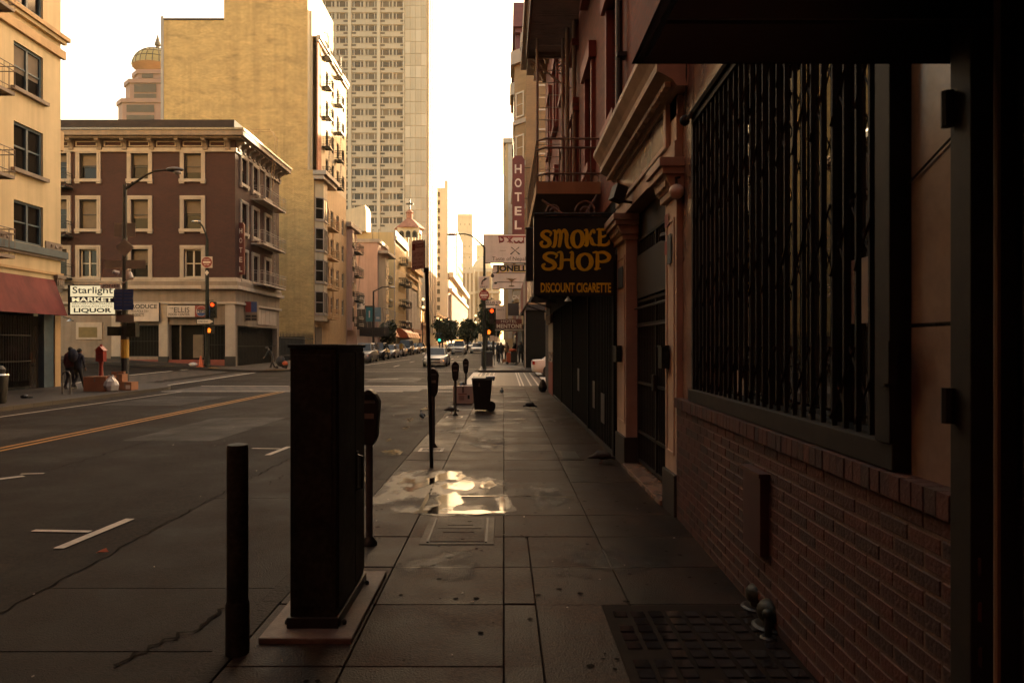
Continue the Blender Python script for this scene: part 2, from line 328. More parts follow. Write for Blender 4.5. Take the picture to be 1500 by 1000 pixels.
def text_on(mb,key,fr,px0,px1,py0,py1,Y,w_=.008):   # on a face that looks at the camera down the street
    return word(mb,key,fr,PX(px0,Y)-fr[0].x,PX(px1,Y)-fr[0].x,PZ(py1,Y)-fr[0].z,PZ(py0,Y)-fr[0].z,w_)
# ================================================================ ground
def lin(a,b,st):
    n=max(1,int(round((b-a)/st))); return [a+(b-a)*i/n for i in range(n+1)]
def sheet(mb,xs,ys,dz,skirt=0):
    nx,ny=len(xs),len(ys)
    vs=[(x,y,G(x,y)+dz) for y in ys for x in xs]
    fs=[(j*nx+i,j*nx+i+1,(j+1)*nx+i+1,(j+1)*nx+i) for j in range(ny-1) for i in range(nx-1)]
    mb.add(vs,fs)
    if skirt:
        loop=[(x,ys[0]) for x in xs]+[(xs[-1],y) for y in ys[1:]]+[(x,ys[-1]) for x in xs[-2::-1]]+[(xs[0],y) for y in ys[-2:0:-1]]
        n=len(loop); mb.add([(x,y,G(x,y)+dz) for x,y in loop]+[(x,y,G(x,y)+dz-skirt) for x,y in loop],[(i,n+i,n+(i+1)%n,(i+1)%n) for i in range(n)])
    return mb
RD=-.13
mb=MB(); sheet(mb,[-900,-300,-120]+lin(-80,30,2)+[80,300,900],[-60,-20]+lin(-10,130,2)+[160,220,300,420,600,900,1500],RD-.012)
setp(mb.build('ground',M['asphalt']),kind='structure')
mb=MB(); sheet(mb,lin(-14.1,-1.6,1),lin(-6,28,2)+lin(30,300,3),RD); setp(mb.build('road',M['asphalt']),kind='structure')
mb=MB(); sheet(mb,lin(-70,-14.1,2),lin(31.2,43.2,1),RD-.004); sheet(mb,lin(-1.6,60,2),lin(29.4,43.6,1),RD-.004); setp(mb.build('cross_street',M['asphalt']),kind='structure')
# near pavement: separate slabs with open joints on a dirt bed
sw=thing('pavement',None,None,kind='structure')
mb=MB(); sheet(mb,[-1.5,.2,1.95],lin(-3,29.4,2),-.03,.3); mb.build('slab_bed',M['earth'],sw)
cols=[(-1.485,-.85),(-.85,0),(0,.83),(.83,1.93)]
rows=[-1.0,-.2,.6,1.4,2.2,2.9,3.63,4.5,5.26,6.1,6.88,7.73,8.54,9.4,10.2]
while rows[-1]<29.2: rows.append(min(29.35,rows[-1]+.86))
SL=[M['slab'],M['slab2'],M['slab3'],M['slab']]
for j in range(len(rows)-1):
    cc=list(cols)
    if rows[j]<5.5: cc=[cols[0],cols[1],(0,.21),(.21,.83),cols[3]]
    skip=False
    for i,(a,b) in enumerate(cc):
        y0,y1=rows[j]+R.uniform(-.02,.02)*(i!=1),rows[j+1]
        if i==len(cc)-1 and j%2 and rows[j]>6.5: continue
        if i==len(cc)-1 and rows[j]>6.5: y1=rows[min(j+2,len(rows)-1)]
        g=.0022; dz=R.uniform(-.0015,.001); tl=R.uniform(-.002,.002)
        m=MB(); zz=lambda x,y:G(x,y)+dz+tl*(x-a)/(b-a)
        P=[(a+g,y0+g),(b-g,y0+g),(b-g,y1-g),(a+g,y1-g)]; e=.005
        Q=[(a+g+e,y0+g+e),(b-g-e,y0+g+e),(b-g-e,y1-g-e),(a+g+e,y1-g-e)]
        m.add([(x,y,zz(x,y)-.03) for x,y in P]+[(x,y,zz(x,y)-.007) for x,y in P]+[(x,y,zz(x,y)) for x,y in Q],
              [(0,1,5,4),(1,2,6,5),(2,3,7,6),(3,0,4,7),(4,5,9,8),(5,6,10,9),(6,7,11,10),(7,4,8,11),(8,9,10,11)])
        m.build('slab',SL[(i*7+j*3+R.randrange(2))%4],sw)
kb=thing('kerb',None,None,kind='structure'); y=-2.
while y<29.3:
    y1=min(29.35,y+R.uniform(1.6,2.4)); m=MB(); d=R.uniform(-.006,.004)
    m.prism([(-1.655,-.3),(-1.49,-.3),(-1.49,d),(-1.625,d),(-1.645,d-.02)],'y',y+.004,y1-.004); m.build('kerbstone',M['granite'],kb,bevel=.006); y=y1
gs=thing('gutter_strip',None,None,kind='structure'); y=-2.; 
for a,b in zip([-2,.6,1.9,3.0,4.08,5.15,8.2,11.3,14.6,18,21.5,25.2],[.6,1.9,3.0,4.08,5.15,8.2,11.3,14.6,18,21.5,25.2,29.2]):
    m=MB(); xl=-3.45+R.uniform(-.03,.03); sheet(m,[xl,-2.5,-1.66],lin(a+.006,b-.006,1.5),RD+.008+R.uniform(-.003,.003),.03); m.build('gutter_slab',M['gutter'],gs)
def wav(pts,wd,z,name,mt,parent=None,jit=.03,step=.12):
    m=MB(); vs=[]; 
    for (x0,y0),(x1,y1) in zip(pts,pts[1:]):
        n=max(2,int(math.hypot(x1-x0,y1-y0)/step))
        for k in range(n):
            t=k/n; jx=R.uniform(-jit,jit); q=wd*R.uniform(.4,1.2); dx,dy=y1-y0,-(x1-x0); L=math.hypot(dx,dy)
            cx,cy=x0+(x1-x0)*t+jx*dx/L,y0+(y1-y0)*t+jx*dy/L
            vs+=[(cx-q*dx/L,cy-q*dy/L,G(cx,cy)+z),(cx+q*dx/L,cy+q*dy/L,G(cx,cy)+z)]
    m.add(vs,[(2*i,2*i+1,2*i+3,2*i+2) for i in range(len(vs)//2-1)])
    return setp(m.build(name,mt,parent),kind='structure')
wav([(-3.47,1.5),(-3.44,5.2),(-3.5,8.8),(-3.45,13),(-3.44,20)],.011,RD+.014,'pavement_crack',M['earth'])
wav([(-2.25,3.9),(-2.0,4.35),(-1.85,5.0)],.018,RD+.018,'pavement_crack',M['earth'],jit=.05,step=.05)
wav([(-1.66,2),(-1.66,7.5)],.012,RD+.016,'pavement_crack',M['earth'],jit=.015)
wav([(-8.9+2.2,10),(-7.0,18),(-6.4,27)],.012,RD+.004,'pavement_crack',M['earth'],jit=.05)
# far and left pavements
def pave(name,xs,ys,mt=None,kerbw=.16):
    mb=MB(); sheet(mb,xs,ys,0,.35); o=setp(mb.build(name,mt or FARP),kind='structure'); return o
FARP=brickmat('far_pavement',(.026,.019,.016),(.020,.015,.0125),(.011,.009,.008),1.7,.85,.03,.55,.4,.5,True)
def cornered(name,x0,x1,y0,y1,cx,cy,r,mt=None):       # pavement block with one rounded street corner
    poly=[]
    for k in range(9):
        q=math.pi/2*k/8
        if cx>0 and cy>0: poly.append((x1-r+r*math.cos(q),y1-r+r*math.sin(q)))
        else: poly.append((x1-r+r*math.cos(-q),y0+r+r*math.sin(-q)))
    if cy>0: ring=[(x0,y0),(x1,y0)]+[(x1,y) for y in lin(y0,y1-r,2)[1:-1]]+poly+[(x,y1) for x in lin(x1-r,x0,2)[1:]]
    else: ring=[(x0,y1)]+[(x,y0) for x in lin(x0,x1-r,2)[:-1]]+poly[::-1]+[(x1,y) for y in lin(y0+r,y1,3)[1:]]
    cxm=(x0+x1)/2; cym=(y0+y1)/2; m=MB(); n=len(ring)
    for dz,dn in ((0,.35),):
        vs=[(x,y,G(x,y)) for x,y in ring]; 
        m.add(vs+[(x,y,z-dn) for x,y,z in vs],[tuple(range(n)) if cy>0 else tuple(range(n))]+[(i,n+i,n+(i+1)%n,(i+1)%n) for i in range(n)])
    return setp(m.build(name,mt or FARP),kind='structure')
cornered('left_pavement',-18.6,-14.05,2,30.8,1,1,2.6)
pave('left_pavement_side',lin(-70,-18.6,2),lin(28.3,30.8,1.25))
cornered('far_left_pavement',-18.6,-14.05,43.6,300,1,-1,2.4)
pave('far_left_pavement_side',lin(-70,-18.6,2),lin(43.6,47.1,1.75))
pave('far_right_pavement',lin(-1.64,1.9,1.8),lin(43.8,300,4))
pave('far_right_pavement_side',lin(1.9,40,3),lin(43.8,49.6,3)); pave('near_right_pavement_side',lin(1.96,40,3),lin(26.2,29.3,1.5))
mb=MB(); sheet(mb,[-14.05,-13.2],lin(2,28,2),RD+.004); setp(mb.build('left_gutter',M['gutter']),kind='structure')
# crossings and painted lines
PAVER=brickmat('crossing_pavers',(.060,.040,.031),(.022,.016,.013),(.010,.008,.007),.55,.55,.09,.6,.4,1.5,True)
PAVER2=brickmat('crossing_pavers_striped',(.034,.024,.019),(.026,.019,.015),(.06,.046,.037),.9,.32,.05,.5,.3,1.5,True)
mb=MB(); sheet(mb,lin(-13.8,-1.9,1.5),lin(27.7,30.9,1),RD+.005); setp(mb.build('street_crossing',PAVER),kind='structure')
mb=MB(); sheet(mb,lin(-1.5,1.9,1),lin(30.2,43.2,1.5),RD+.005); setp(mb.build('side_street_crossing',PAVER2),kind='structure')
mb=MB(); sheet(mb,lin(-19.6,-15.9,1),lin(31.4,43.0,1.5),RD+.005); setp(mb.build('left_side_crossing',PAVER),kind='structure')
def stripe(pts,wd,mt,z=RD+.010,gap=None):
    m=MB()
    for (x0,y0),(x1,y1) in zip(pts,pts[1:]):
        L=math.hypot(x1-x0,y1-y0); n=max(1,int(L/1.0)); dx,dy=(y1-y0)/L*wd/2,-(x1-x0)/L*wd/2
        for k in range(n):
            if gap and R.random()<gap: continue
            a,b=k/n,(k+1)/n
            q=[(x0+(x1-x0)*a-dx,y0+(y1-y0)*a-dy),(x0+(x1-x0)*a+dx,y0+(y1-y0)*a+dy),(x0+(x1-x0)*b+dx,y0+(y1-y0)*b+dy),(x0+(x1-x0)*b-dx,y0+(y1-y0)*b-dy)]
            m.add([(x,y,G(x,y)+z) for x,y in q],[(0,1,2,3)])
    return setp(m.build('road_marking',mt),kind='structure')
W_,Y_=M['paint_w'],M['paint_y']
stripe([(-9.02,-5),(-9.02,27.3)],.11,Y_); stripe([(-8.78,-5),(-8.78,27.3)],.11,Y_)
stripe([(-13.05,6),(-12.95,27.4)],.10,W_)
stripe([(-4.02,6.16),(-3.95,7.22)],.10,W_); stripe([(-4.66,6.76),(-4.07,6.72)],.07,W_)
stripe([(-3.96,11.44),(-3.9,12.4)],.10,W_); stripe([(-4.5,12.2),(-3.98,12.15)],.07,W_)
stripe([(-6.95,9.35),(-6.75,9.6)],.13,W_); stripe([(-6.9,9.75),(-6.6,9.8)],.06,W_,gap=.1)
stripe([(-13.8,27.5),(-1.9,27.5)],.22,W_,gap=.12); stripe([(-13.8,31.1),(-1.7,31.1)],.22,W_,gap=.12)
stripe([(-15.6,31.6),(-15.6,36),(-15.75,43.2)],.26,W_); stripe([(-19.9,31.8),(-19.9,43)],.2,W_,gap=.1)
stripe([(-1.72,30),(-1.72,43.4)],.42,W_,gap=.06); stripe([(2.15,30),(2.15,43.4)],.34,W_,gap=.3)
for x in (-1.35,-1.1,-.85,-.6,.75,.9,1.25,1.6): stripe([(x,30.3),(x,43)],.07,W_)
stripe([(-13.8,44.6),(-1.9,44.6)],.3,W_,gap=.1); stripe([(-13.8,47.6),(-1.9,47.6)],.22,W_,gap=.15); stripe([(-9,36),(-5.6,36.2)],.2,W_,gap=.2); stripe([(-5,33.6),(-3.8,33.7)],.35,W_,gap=.15)
stripe([(-12.0,48),(-9.6,70)],.18,W_)
for x in (-8.4,-5.4): 
    for y in range(52,170,9): stripe([(x,y),(x,y+3)],.14,W_)
for y,x0,x1 in ((62,-6.4,-3.2),(70,-7.5,-3),(79,-8.5,-2.5),(90,-8,-3),(104,-9,-2.5),(120,-9,-2.5)): stripe([(x0,y),(x1,y)],.5,W_,gap=.35)
stripe([(-19,44.0),(-17.2,44.0)],.5,Y_,z=.006); stripe([(-15.4,43.95),(-14.3,44.6)],.4,Y_,z=.006)
# patches, a manhole and tyre-dark lanes on the asphalt
PATCH=mat('asphalt_patch',(.0055,.0045,.0044),.6,0,.4,.8,.6,150,spec=.25,speck=.5); PATCH2=mat('asphalt_patch_pale',(.0108,.0086,.0082),.7,0,.4,.8,.6,150,spec=.25,speck=.5)
def rag(name,x0,x1,y0,y1,mt,z=RD+.004):
    m=MB(); n=10; ring=[]
    for k in range(n): ring.append((x0+(x1-x0)*k/n,y0+R.uniform(-.04,.04)))
    for k in range(n): ring.append((x1+R.uniform(-.04,.04),y0+(y1-y0)*k/n))
    for k in range(n): ring.append((x1-(x1-x0)*k/n,y1+R.uniform(-.04,.04)))
    for k in range(n): ring.append((x0+R.uniform(-.04,.04),y1-(y1-y0)*k/n))
    m.add([(x,y,G(x,y)+z) for x,y in ring],[tuple(range(len(ring)))]); setp(m.build(name,mt),kind='structure')
rag('asphalt_patch',-7.4,-5.6,13.2,17.5,PATCH); rag('asphalt_patch',-11.6,-9.6,9.5,15,PATCH2); rag('asphalt_patch',-5.2,-3.6,18.2,21.5,PATCH2); rag('asphalt_patch',-8.2,-7.0,5.0,8.6,PATCH); rag('asphalt_patch',-7,-4.4,34,38,PATCH); rag('asphalt_patch',-12.5,-10,21,25,PATCH)
for x,y0,y1 in ((-3.1,9,16),(-9.9,8,20)):
    wav([(x,y0),(x+R.uniform(-.5,.5),(y0+y1)/2),(x+R.uniform(-.6,.6),y1)],.009,RD+(.014 if x>-3.45 else .0055),'pavement_crack',M['earth'],jit=.07,step=.09)
# water on the slabs
WATER=bpy.data.materials.new('standing_water'); WATER.use_nodes=True; p=WATER.node_tree.nodes['Principled BSDF']
p.inputs['Base Color'].default_value=(.012,.009,.007,1); p.inputs['Roughness'].default_value=.13; p.inputs['IOR'].default_value=1.33; p.inputs['Specular IOR Level'].default_value=.22
n_=WATER.node_tree.nodes.new('ShaderNodeTexNoise'); n_.inputs['Scale'].default_value=5; b_=WATER.node_tree.nodes.new('ShaderNodeBump'); b_.inputs['Strength'].default_value=.25; b_.inputs['Distance'].default_value=.004
WATER.node_tree.links.new(n_.outputs[0],b_.inputs['Height']); WATER.node_tree.links.new(b_.outputs[0],p.inputs['Normal'])
WET=mat('wet_concrete',(.0105,.006,.0040),.30,0,.5,5,.3,70,spec=.42,mixsharp=.12,speck=.4)
STAIN=mat('damp_stain',(.0066,.0038,.0028),.46,0,.5,4,.35,80,spec=.26,speck=.4)
def pool(name,mt,x0,x1,y0,y1,f,z,cell=.016,soft=.3):
    nx,ny=int((x1-x0)/cell),int((y1-y0)/cell); m=MB(); idx={}; wet=[]
    def vid(i,j):
        if (i,j) not in idx:
            x,y=x0+i*cell,y0+j*cell; idx[i,j]=len(m.v); wet.append(min(1,max(0,f(x,y)/soft))); m.v.append((x,y,G(x,y)+z))
        return idx[i,j]
    for j in range(ny):
        for i in range(nx):
            if f(x0+(i+.5)*cell,y0+(j+.5)*cell)>0: m.f.append((vid(i,j),vid(i+1,j),vid(i+1,j+1),vid(i,j+1))); m.m.append(0)
    o=m.build(name,mt); o.data.attributes.new('wet','FLOAT','POINT').data.foreach_set('value',wet); return setp(o,kind='structure')
def wetfilm(m,amax,r0,r1):
    nt=m.node_tree; p=nt.nodes['Principled BSDF']; at=_n(nt,'ShaderNodeAttribute'); at.attribute_name='wet'
    mu=_n(nt,'ShaderNodeMath',operation='MULTIPLY'); mu.inputs[1].default_value=amax; nt.links.new(at.outputs['Fac'],mu.inputs[0]); nt.links.new(mu.outputs[0],p.inputs['Alpha'])
    mr=_n(nt,'ShaderNodeMapRange'); mr.inputs[3].default_value=r0; mr.inputs[4].default_value=r1; nt.links.new(at.outputs['Fac'],mr.inputs[0])
    for l in list(p.inputs['Roughness'].links): nt.links.remove(l)
    nt.links.new(mr.outputs[0],p.inputs['Roughness'])
def blob(x,y,cx,cy,rx,ry): return 1-((x-cx)/rx)**2-((y-cy)/ry)**2
def nz(x,y,s,k=0): return NZ.fractal(Vector((x*s,y*s,k)),1.0,2.0,4)
wetfilm(WATER,1,.34,.07); wetfilm(WET,.8,.5,.3); wetfilm(STAIN,.75,.6,.45)
def fw(x,y):
    b=max(blob(x,y,-1.15,8.3,.62,1.25),blob(x,y,-.55,8.25,.62,.75),blob(x,y,-.5,7.15,.55,.3),blob(x,y,-.02,7.5,.1,.6))
    return b+1.0*nz(x*1.0,y*.5,3.6)-.05
def fp(x,y):
    b=max(blob(x,y,-.42,8.35,.46,.34),blob(x,y,-.70,8.9,.26,.5),blob(x,y,-.62,7.5,.2,.6),blob(x,y,-.45,6.98,.6,.1),blob(x,y,-.02,7.4,.05,.5),blob(x,y,-1.05,8.5,.4,.5)*.7,blob(x,y,-.86,7.9,.04,1.1),blob(x,y,-.2,7.73,.6,.035))
    return b+.85*nz(x,y*.42,5.2,3)-.33
pool('wet_patch',WET,-1.48,.3,6.5,10.2,fw,.0045,.02,.7)
pool('puddle',WATER,-1.48,.35,6.6,10,fp,.0075,.016,.28)
pool('gutter_puddle',WATER,-2.6,-1.66,7.8,22,lambda x,y:.9*nz(x*1.6,y*.5,1.8,9)-.34+.25*(x+2.1),RD+.018,.03)
pool('wet_streak',WET,-.75,1.2,14.5,22,lambda x,y:nz(x*.7,y*2.2,1.1,5)-.22,.005,.035,.3)
pool('crossing_puddle',WATER,-1.9,2.6,44.2,48.5,lambda x,y:nz(x*.5,y*1.3,1.0,15)-.25,.006,.08)
for i in range(170):
    pass
lit=MB()
for i in range(70):
    t=R.random()
    if t<.6: x,y,z=R.uniform(-1.6,1.6),3+R.random()**1.6*22,.006
    else: x,y,z=R.uniform(-7,-1.7),3.2+R.random()**1.6*18,RD+.014
    s=R.uniform(.004,.013); q=R.uniform(0,3.1)
    lit.cbox((x,y,G(x,y)+z),(s*2,s,.004),q)
gum=MB()
for i in range(260):
    x,y=R.uniform(-1.45,1.55),2.6+R.random()**1.4*14; s=R.uniform(.008,.024); n=7
    gum.add([(x+s*R.uniform(.7,1.2)*math.cos(6.283*k/n),y+s*R.uniform(.7,1.2)*math.sin(6.283*k/n),G(x,y)+.0035) for k in range(n)],[tuple(range(n))])
setp(gum.build('gum_stains',M['earth']),kind='stuff')
for x0,x1,y0,y1 in ((-.8,-.15,4.9,5.7),(.1,.7,7.2,8.4),(-.6,.1,11.2,13),(.3,1.3,5.0,5.9),(-1.2,-.5,12.8,15)):
    cx_,cy_=(x0+x1)/2,(y0+y1)/2
    pool('damp_stain',STAIN,x0-.3,x1+.3,y0-.4,y1+.4,lambda x,y:blob(x,y,cx_,cy_,(x1-x0)/2,(y1-y0)/2)+1.1*nz(x,y*.7,3.4,cx_)-.1,.0028,.03,.8)
setp(lit.build('street_litter',M['signw']),kind='stuff')
# ================================================================ buildings on the left
def window_kit(wd,ht,fw=.07,fd=.12,blind=None,sash='frame_d',pane='glassd',rail=True,mull=0,key=None):
    """meshes of a window filling a hole wd x ht (origin bottom centre, x along the wall, -y outwards)"""
    fr=MB(); a=wd/2
    fr.box(-a,-a+fw,-.02,fd,0,ht); fr.box(a-fw,a,-.02,fd,0,ht); fr.box(-a+fw,a-fw,-.02,fd,ht-fw,ht); fr.box(-a+fw,a-fw,-.03,fd,0,fw)
    if mull: fr.box(-fw*.6,fw*.6,-.025,fd-.002,fw,ht-fw)
    out=[('frame',fr.mesh('frame',M[sash]))]
    pn=MB(); pn.box(-a+fw,a-fw,.06,.075,fw,ht-fw); out.append(('pane',pn.mesh('pane',M[pane])))
    if rail:
        r=MB(); r.box(-a+fw,a-fw,.0,.058,ht*.5-.03,ht*.5+.03); out.append(('meeting_rail',r.mesh('meeting_rail',M[sash])))
    if blind:
        b=MB(); b.box(-a+fw+.01,a-fw-.01,.04,.055,ht*(1-blind),ht-fw-.003); out.append(('blind',b.mesh('blind',M['blind'])))
    return out
def put_window(kit,parent,fr,u,v,w_=-.12,name='window',extra=()):
    o=inst(name,kit[0][1],parent,FP(fr,u,v,w_),frz(fr))
    for nm,me in list(kit[1:])+list(extra): sub(nm,me,o)
    return o
KB=[window_kit(.01,.01)]
def fire_escape(parent,fr,u0,u1,zs,out=.9,h=.95,n=10,mt='iron',ladder=None,wt=.018,slat=True):
    for z in zs:
        p=MB(); p.fbox(fr,u0,u1,z-.08,z-.04,.02,out); p.fbox(fr,u0,u1,z-.16,z-.08,out-.05,out); p.fbox(fr,u0,u0+.05,z-.16,z-.08,.02,out-.05); p.fbox(fr,u1-.05,u1,z-.16,z-.08,.02,out-.05)
        pl=p.build('fire_escape_platform',M[mt],parent)
        r=MB()
        for zz in (z+h,z+h*.12,z+h*.8):
            r.tube([FP(fr,u0,zz,.02),FP(fr,u0,zz,out),FP(fr,u1,zz,out),FP(fr,u1,zz,.02)],wt,4)
        for k in range(n+1):
            u=u0+(u1-u0)*k/n; r.bar(FP(fr,u,z-.04,out),FP(fr,u,z+h,out),wt*.8)
        for k in range(1,4):
            for u in (u0,u1): r.bar(FP(fr,u,z-.04,out*k/4),FP(fr,u,z+h,out*k/4),wt*.8)
        r.build('railing',M[mt],pl)
    if ladder:
        for a,b in zip(zs,zs[1:]):
            l=MB()
            for du in (0,.38): l.bar(FP(fr,ladder[0]+du,a-.04,out*.55),FP(fr,ladder[1]+du,b-.04,out*.75),.03)
            for k in range(1,9):
                t=k/9; ua=ladder[0]+(ladder[1]-ladder[0])*t; zz=a+(b-a)*t-.04; l.bar(FP(fr,ua,zz,out*(.55+.2*t)),FP(fr,ua+.38,zz,out*(.55+.2*t)),.022)
            l.build('ladder',M[mt],parent)
# ---- cream corner building (A)
LX=-18.5
A=thing('cream_corner_building','cream stucco corner building with teal sash windows above a maroon awning','building',(LX,26,0))
fa=SIDE(LX,12,0)
cw=(26.59-12,1.64)
rowsA=[(5.67,7.25),(8.43,10.22),(11.5,13.25),(14.75,17.0)]
hol=[(cu-.82,cu+.82,a,b) for cu in (cw[0],cw[0]-3.6,cw[0]-7.2,cw[0]-10.8) for a,b in rowsA]
m=MB(); wall(m,fa,0,16.5,3.6,30,hol,.3); ex=[(fa[0].x,28.5),(-34,28.5)]
m.add([(LX,28.5,0),(-36,28.5,0),(-36,28.5,30),(LX,28.5,30)],[(0,1,2,3)]); m.add([(LX,12,30),(LX,28.5,30),(-36,28.5,30),(-36,12,30)],[(0,1,2,3)])
m.build('wall',M['cream'],A)
m=MB(); m.box(LX-.7,LX-.65,12,28.48,3.6,21); m.build('dark_interior',M['curtain'],A)
# each pair of sashes is one wide window
kitA=window_kit(1.64,1.7,.09,.14,None,'teal','glassd',True,1); kitA2=window_kit(1.64,1.7,.09,.14,.62,'teal','glassd',True,1)
sl=MB(); sl.box(-.98,.98,-.17,.12,-.14,0); SILL=sl.mesh('sill',M['trimd'])
for cu in (cw[0],cw[0]-3.6,cw[0]-7.2,cw[0]-10.8):
    for i,(a,b) in enumerate(rowsA):
        o=put_window(kitA2 if i>=2 else kitA,A,fa,cu,a,-.1,extra=() ); o.scale=(1,1,(b-a)/1.7)
        if i in (1,2): inst('sill',SILL,A,FP(fa,cu,a,0),frz(fa))
for v0,v1,o_,mt in ((14.45,14.62,.26,'creamd'),(14.3,14.45,.16,'cream'),(13.68,14.02,.14,'creamd'),(5.34,5.62,.2,'teal'),(5.24,5.34,.12,'trimd'),(4.62,4.72,.08,'creamd')):
    m=MB(); m.fbox(fa,0,16.5+o_,v0,v1,.002,o_); m.build('band_course',M[mt],A)
m=MB(); m.fbox(fa,0,cw[0]-.95,5.62,5.95,.002,.04); m.fbox(fa,cw[0]+.95,16.54,5.62,5.95,.002,.04)
for k in range(60):
    u=.2+k*.275
    if abs(u-cw[0])<1.05: continue
    m.cbox(tuple(FP(fa,u,5.78,.05)),(.05,.11,.13),0,.4 if k%2 else -.4)
m.build('ornament_band',M['trimd'],A)
m=MB(); m.fbox(fa,16.1,16.56,4.1,4.62,.002,.12); m.fbox(fa,16.05,16.6,4.5,4.64,.002,.18); m.fbox(fa,16.16,16.5,3.95,4.1,.002,.08)
for k in range(3): m.cbox(tuple(FP(fa,16.2+k*.13,4.3,.13)),(.05,.09,.2))
m.build('corner_capital',M['trimd'],A)
fire_escape(A,fa,9.6,12.55,[5.0,7.85,10.85,13.85],.92,.9,11,'trimd')
m=MB(); m.box(LX-.25,LX-.02,28.52,28.75,9.9,10.7); m.box(LX-.15,LX-.1,28.52,28.6,9.6,9.9); m.build('vent_pipe',M['creamd'],A)
# shop front of A
m=MB(); m.box(-19.6,-19.5,12,28.3,0,3.6); m.build('shop_interior',M['ink'],A)
m=MB(); m.fbox(fa,16.15,16.5,0,3.6,-.3,.0); m.build('corner_post',M['creamd'],A)
m=MB(); m.fbox(fa,15.55,16.15,0,3.6,-.3,-.05); m.build('door_frame',M['teal'],A)
m=MB(); m.fbox(fa,12.0,15.5,.35,2.9,-.28,-.26); m.build('shop_window',M['glassd'],A)
m=MB(); m.fbox(fa,14.95,15.45,.05,2.5,-.25,-.22); m.build('door_glass',M['glassm'],A)
m=MB()
for k in range(46): u=9+k*.135; m.bar(FP(fa,u,.05,-.16),FP(fa,u,3.2,-.16),.016)
for v in (.1,1.1,2.1,3.2): m.fbox(fa,9,14.9,v,v+.04,-.17,-.13)
m.build('security_grille',M['blackm'],A)
for u in (12.4,13.3): 
    m=MB(); m.fbox(fa,u,u+.75,2.78,2.84,-.6,-.5); m.build('tube_lamp',M['lit_w'],A)
m=MB(); yA0,yA1=12,28.05
m.add([(LX+.03,yA0,4.42),(LX+.03,yA1,4.42),(LX+.58,yA1,2.95),(LX+.58,yA0,2.95)],[(0,1,2,3)]); m.add([(LX+.03,yA1,4.42),(LX+.03,yA1,2.95),(LX+.58,yA1,2.95)],[(0,1,2)])
m.add([(LX+.03,yA0,4.40),(LX+.03,yA1,4.40),(LX+.56,yA1,2.95),(LX+.56,yA0,2.95)],[(3,2,1,0)])
setp(m.build('awning',M['redawn'],A))
# ---- lit market sign
yS=28.62; x0,x1=PX(103,yS),PX(168,yS); z0,z1=PZ(460,yS),PZ(418.5,yS)
S=thing('market_sign','glowing cream market and liquor sign on the cream corner building','sign',(x0,yS,z0))
fs=(Vector((x0,yS,z0)),Vector((1,0,0)),Vector((0,-1,0))); wS,hS=x1-x0,z1-z0
m=MB(); m.box(x0-.12,x1+.03,yS+.02,yS+.32,z0-.04,z1+.04); m.build('sign_case',M['ink'],S)
m=MB(); m.box(x0,x1,yS,yS+.02,z0,z1); m.build('sign_face',M['lit_sign'],S)
m=MB(); m.fbox(fs,0,wS,hS*.41,hS*.62,.003,.006); m.build('navy_band',M['navy'],S)
m=MB(); m.fbox(fs,0,wS,-.03,.005,.003,.008); m.build('red_edge',M['signred'],S)
m=MB(); word(m,'Starlight',fs,.05*wS,.96*wS,hS*.66,hS*.965,.008); m.build('lettering',M['navy'],S)
m=MB(); word(m,'MARKET',fs,.04*wS,.96*wS,hS*.435,hS*.595,.01); m.build('lettering',M['lit_sign'],S)
m=MB(); word(m,'GROCERY-DELI-SNACKS',fs,.04*wS,.95*wS,hS*.335,hS*.395,.008); word(m,'BEER-WINE-ATM-LOTTO',fs,.04*wS,.95*wS,hS*.245,hS*.305,.008); word(m,'LIQUOR',fs,.08*wS,.93*wS,hS*.03,hS*.215,.008); m.build('lettering',M['ink'],S)
m=MB(); m.tube([(x0-.35,yS+.1,z1+.15),(x0,yS+.1,z1+.1),(x0+.2,yS+.1,z1)],.02,5); m.tube([(x0-.3,yS,z0-.12),(x0+.1,yS-.15,z0-.2)],.02,5); m.build('bracket',M['ink'],S)
m=MB(); m.lathe([(.03,.1),(.06,.06),(.16,0)],(x0+.12,yS-.18,z0-.3),8); m.build('lamp_shade',M['chrome'],S)
# ---- brown brick hotel with cream ground floor
EY=47.; EB=thing('brown_brick_hotel','four storey brown brick corner hotel with cream window surrounds and bracketed cornice','building',(LX,EY,0))
ff=FRONT(-40,EY); fsd=SIDE(LX,EY); s=EY/FPX
ux=lambda px:PX(px,EY)+40
cols=[ux(129.8)-3.66*k for k in range(3)]; cols=[ux(205),ux(282.5)]+cols
colsL=[ux(205)-3.66*.0]
cx=[ux(282.5),ux(205),ux(129.8),ux(129.8)-2.05,ux(129.8)-5.7,ux(129.8)-9.3]
rz=[(PZ(262.5,EY),PZ(225,EY)),(PZ(335.5,EY),PZ(292.5,EY)),(PZ(406,EY),PZ(365,EY))]
hw=.60
ZB=6.35; ZT=15.2
hol=[(c-hw,c+hw,a,b) for c in cx for a,b in rz]
sideY=[1.55,3.75,6.35]; hs_=.5
hol2=[(c-hs_,c+hs_,a,b) for c in sideY for a,b in rz]
m=MB(); wall(m,ff,0,40+LX,ZB,ZT,hol,.28); wall(m,fsd,0,9.2,ZB,ZT,hol2,.28)
m.add([(LX,56.2,0),(-40,56.2,0),(-40,56.2,17),(LX,56.2,17)],[(0,1,2,3)]); m.build('brick_wall',M['brown'],EB)
m=MB(); m.box(-39.5,LX-.5,EY+.5,55.8,0,16); m.build('dark_interior',M['ink'],EB)
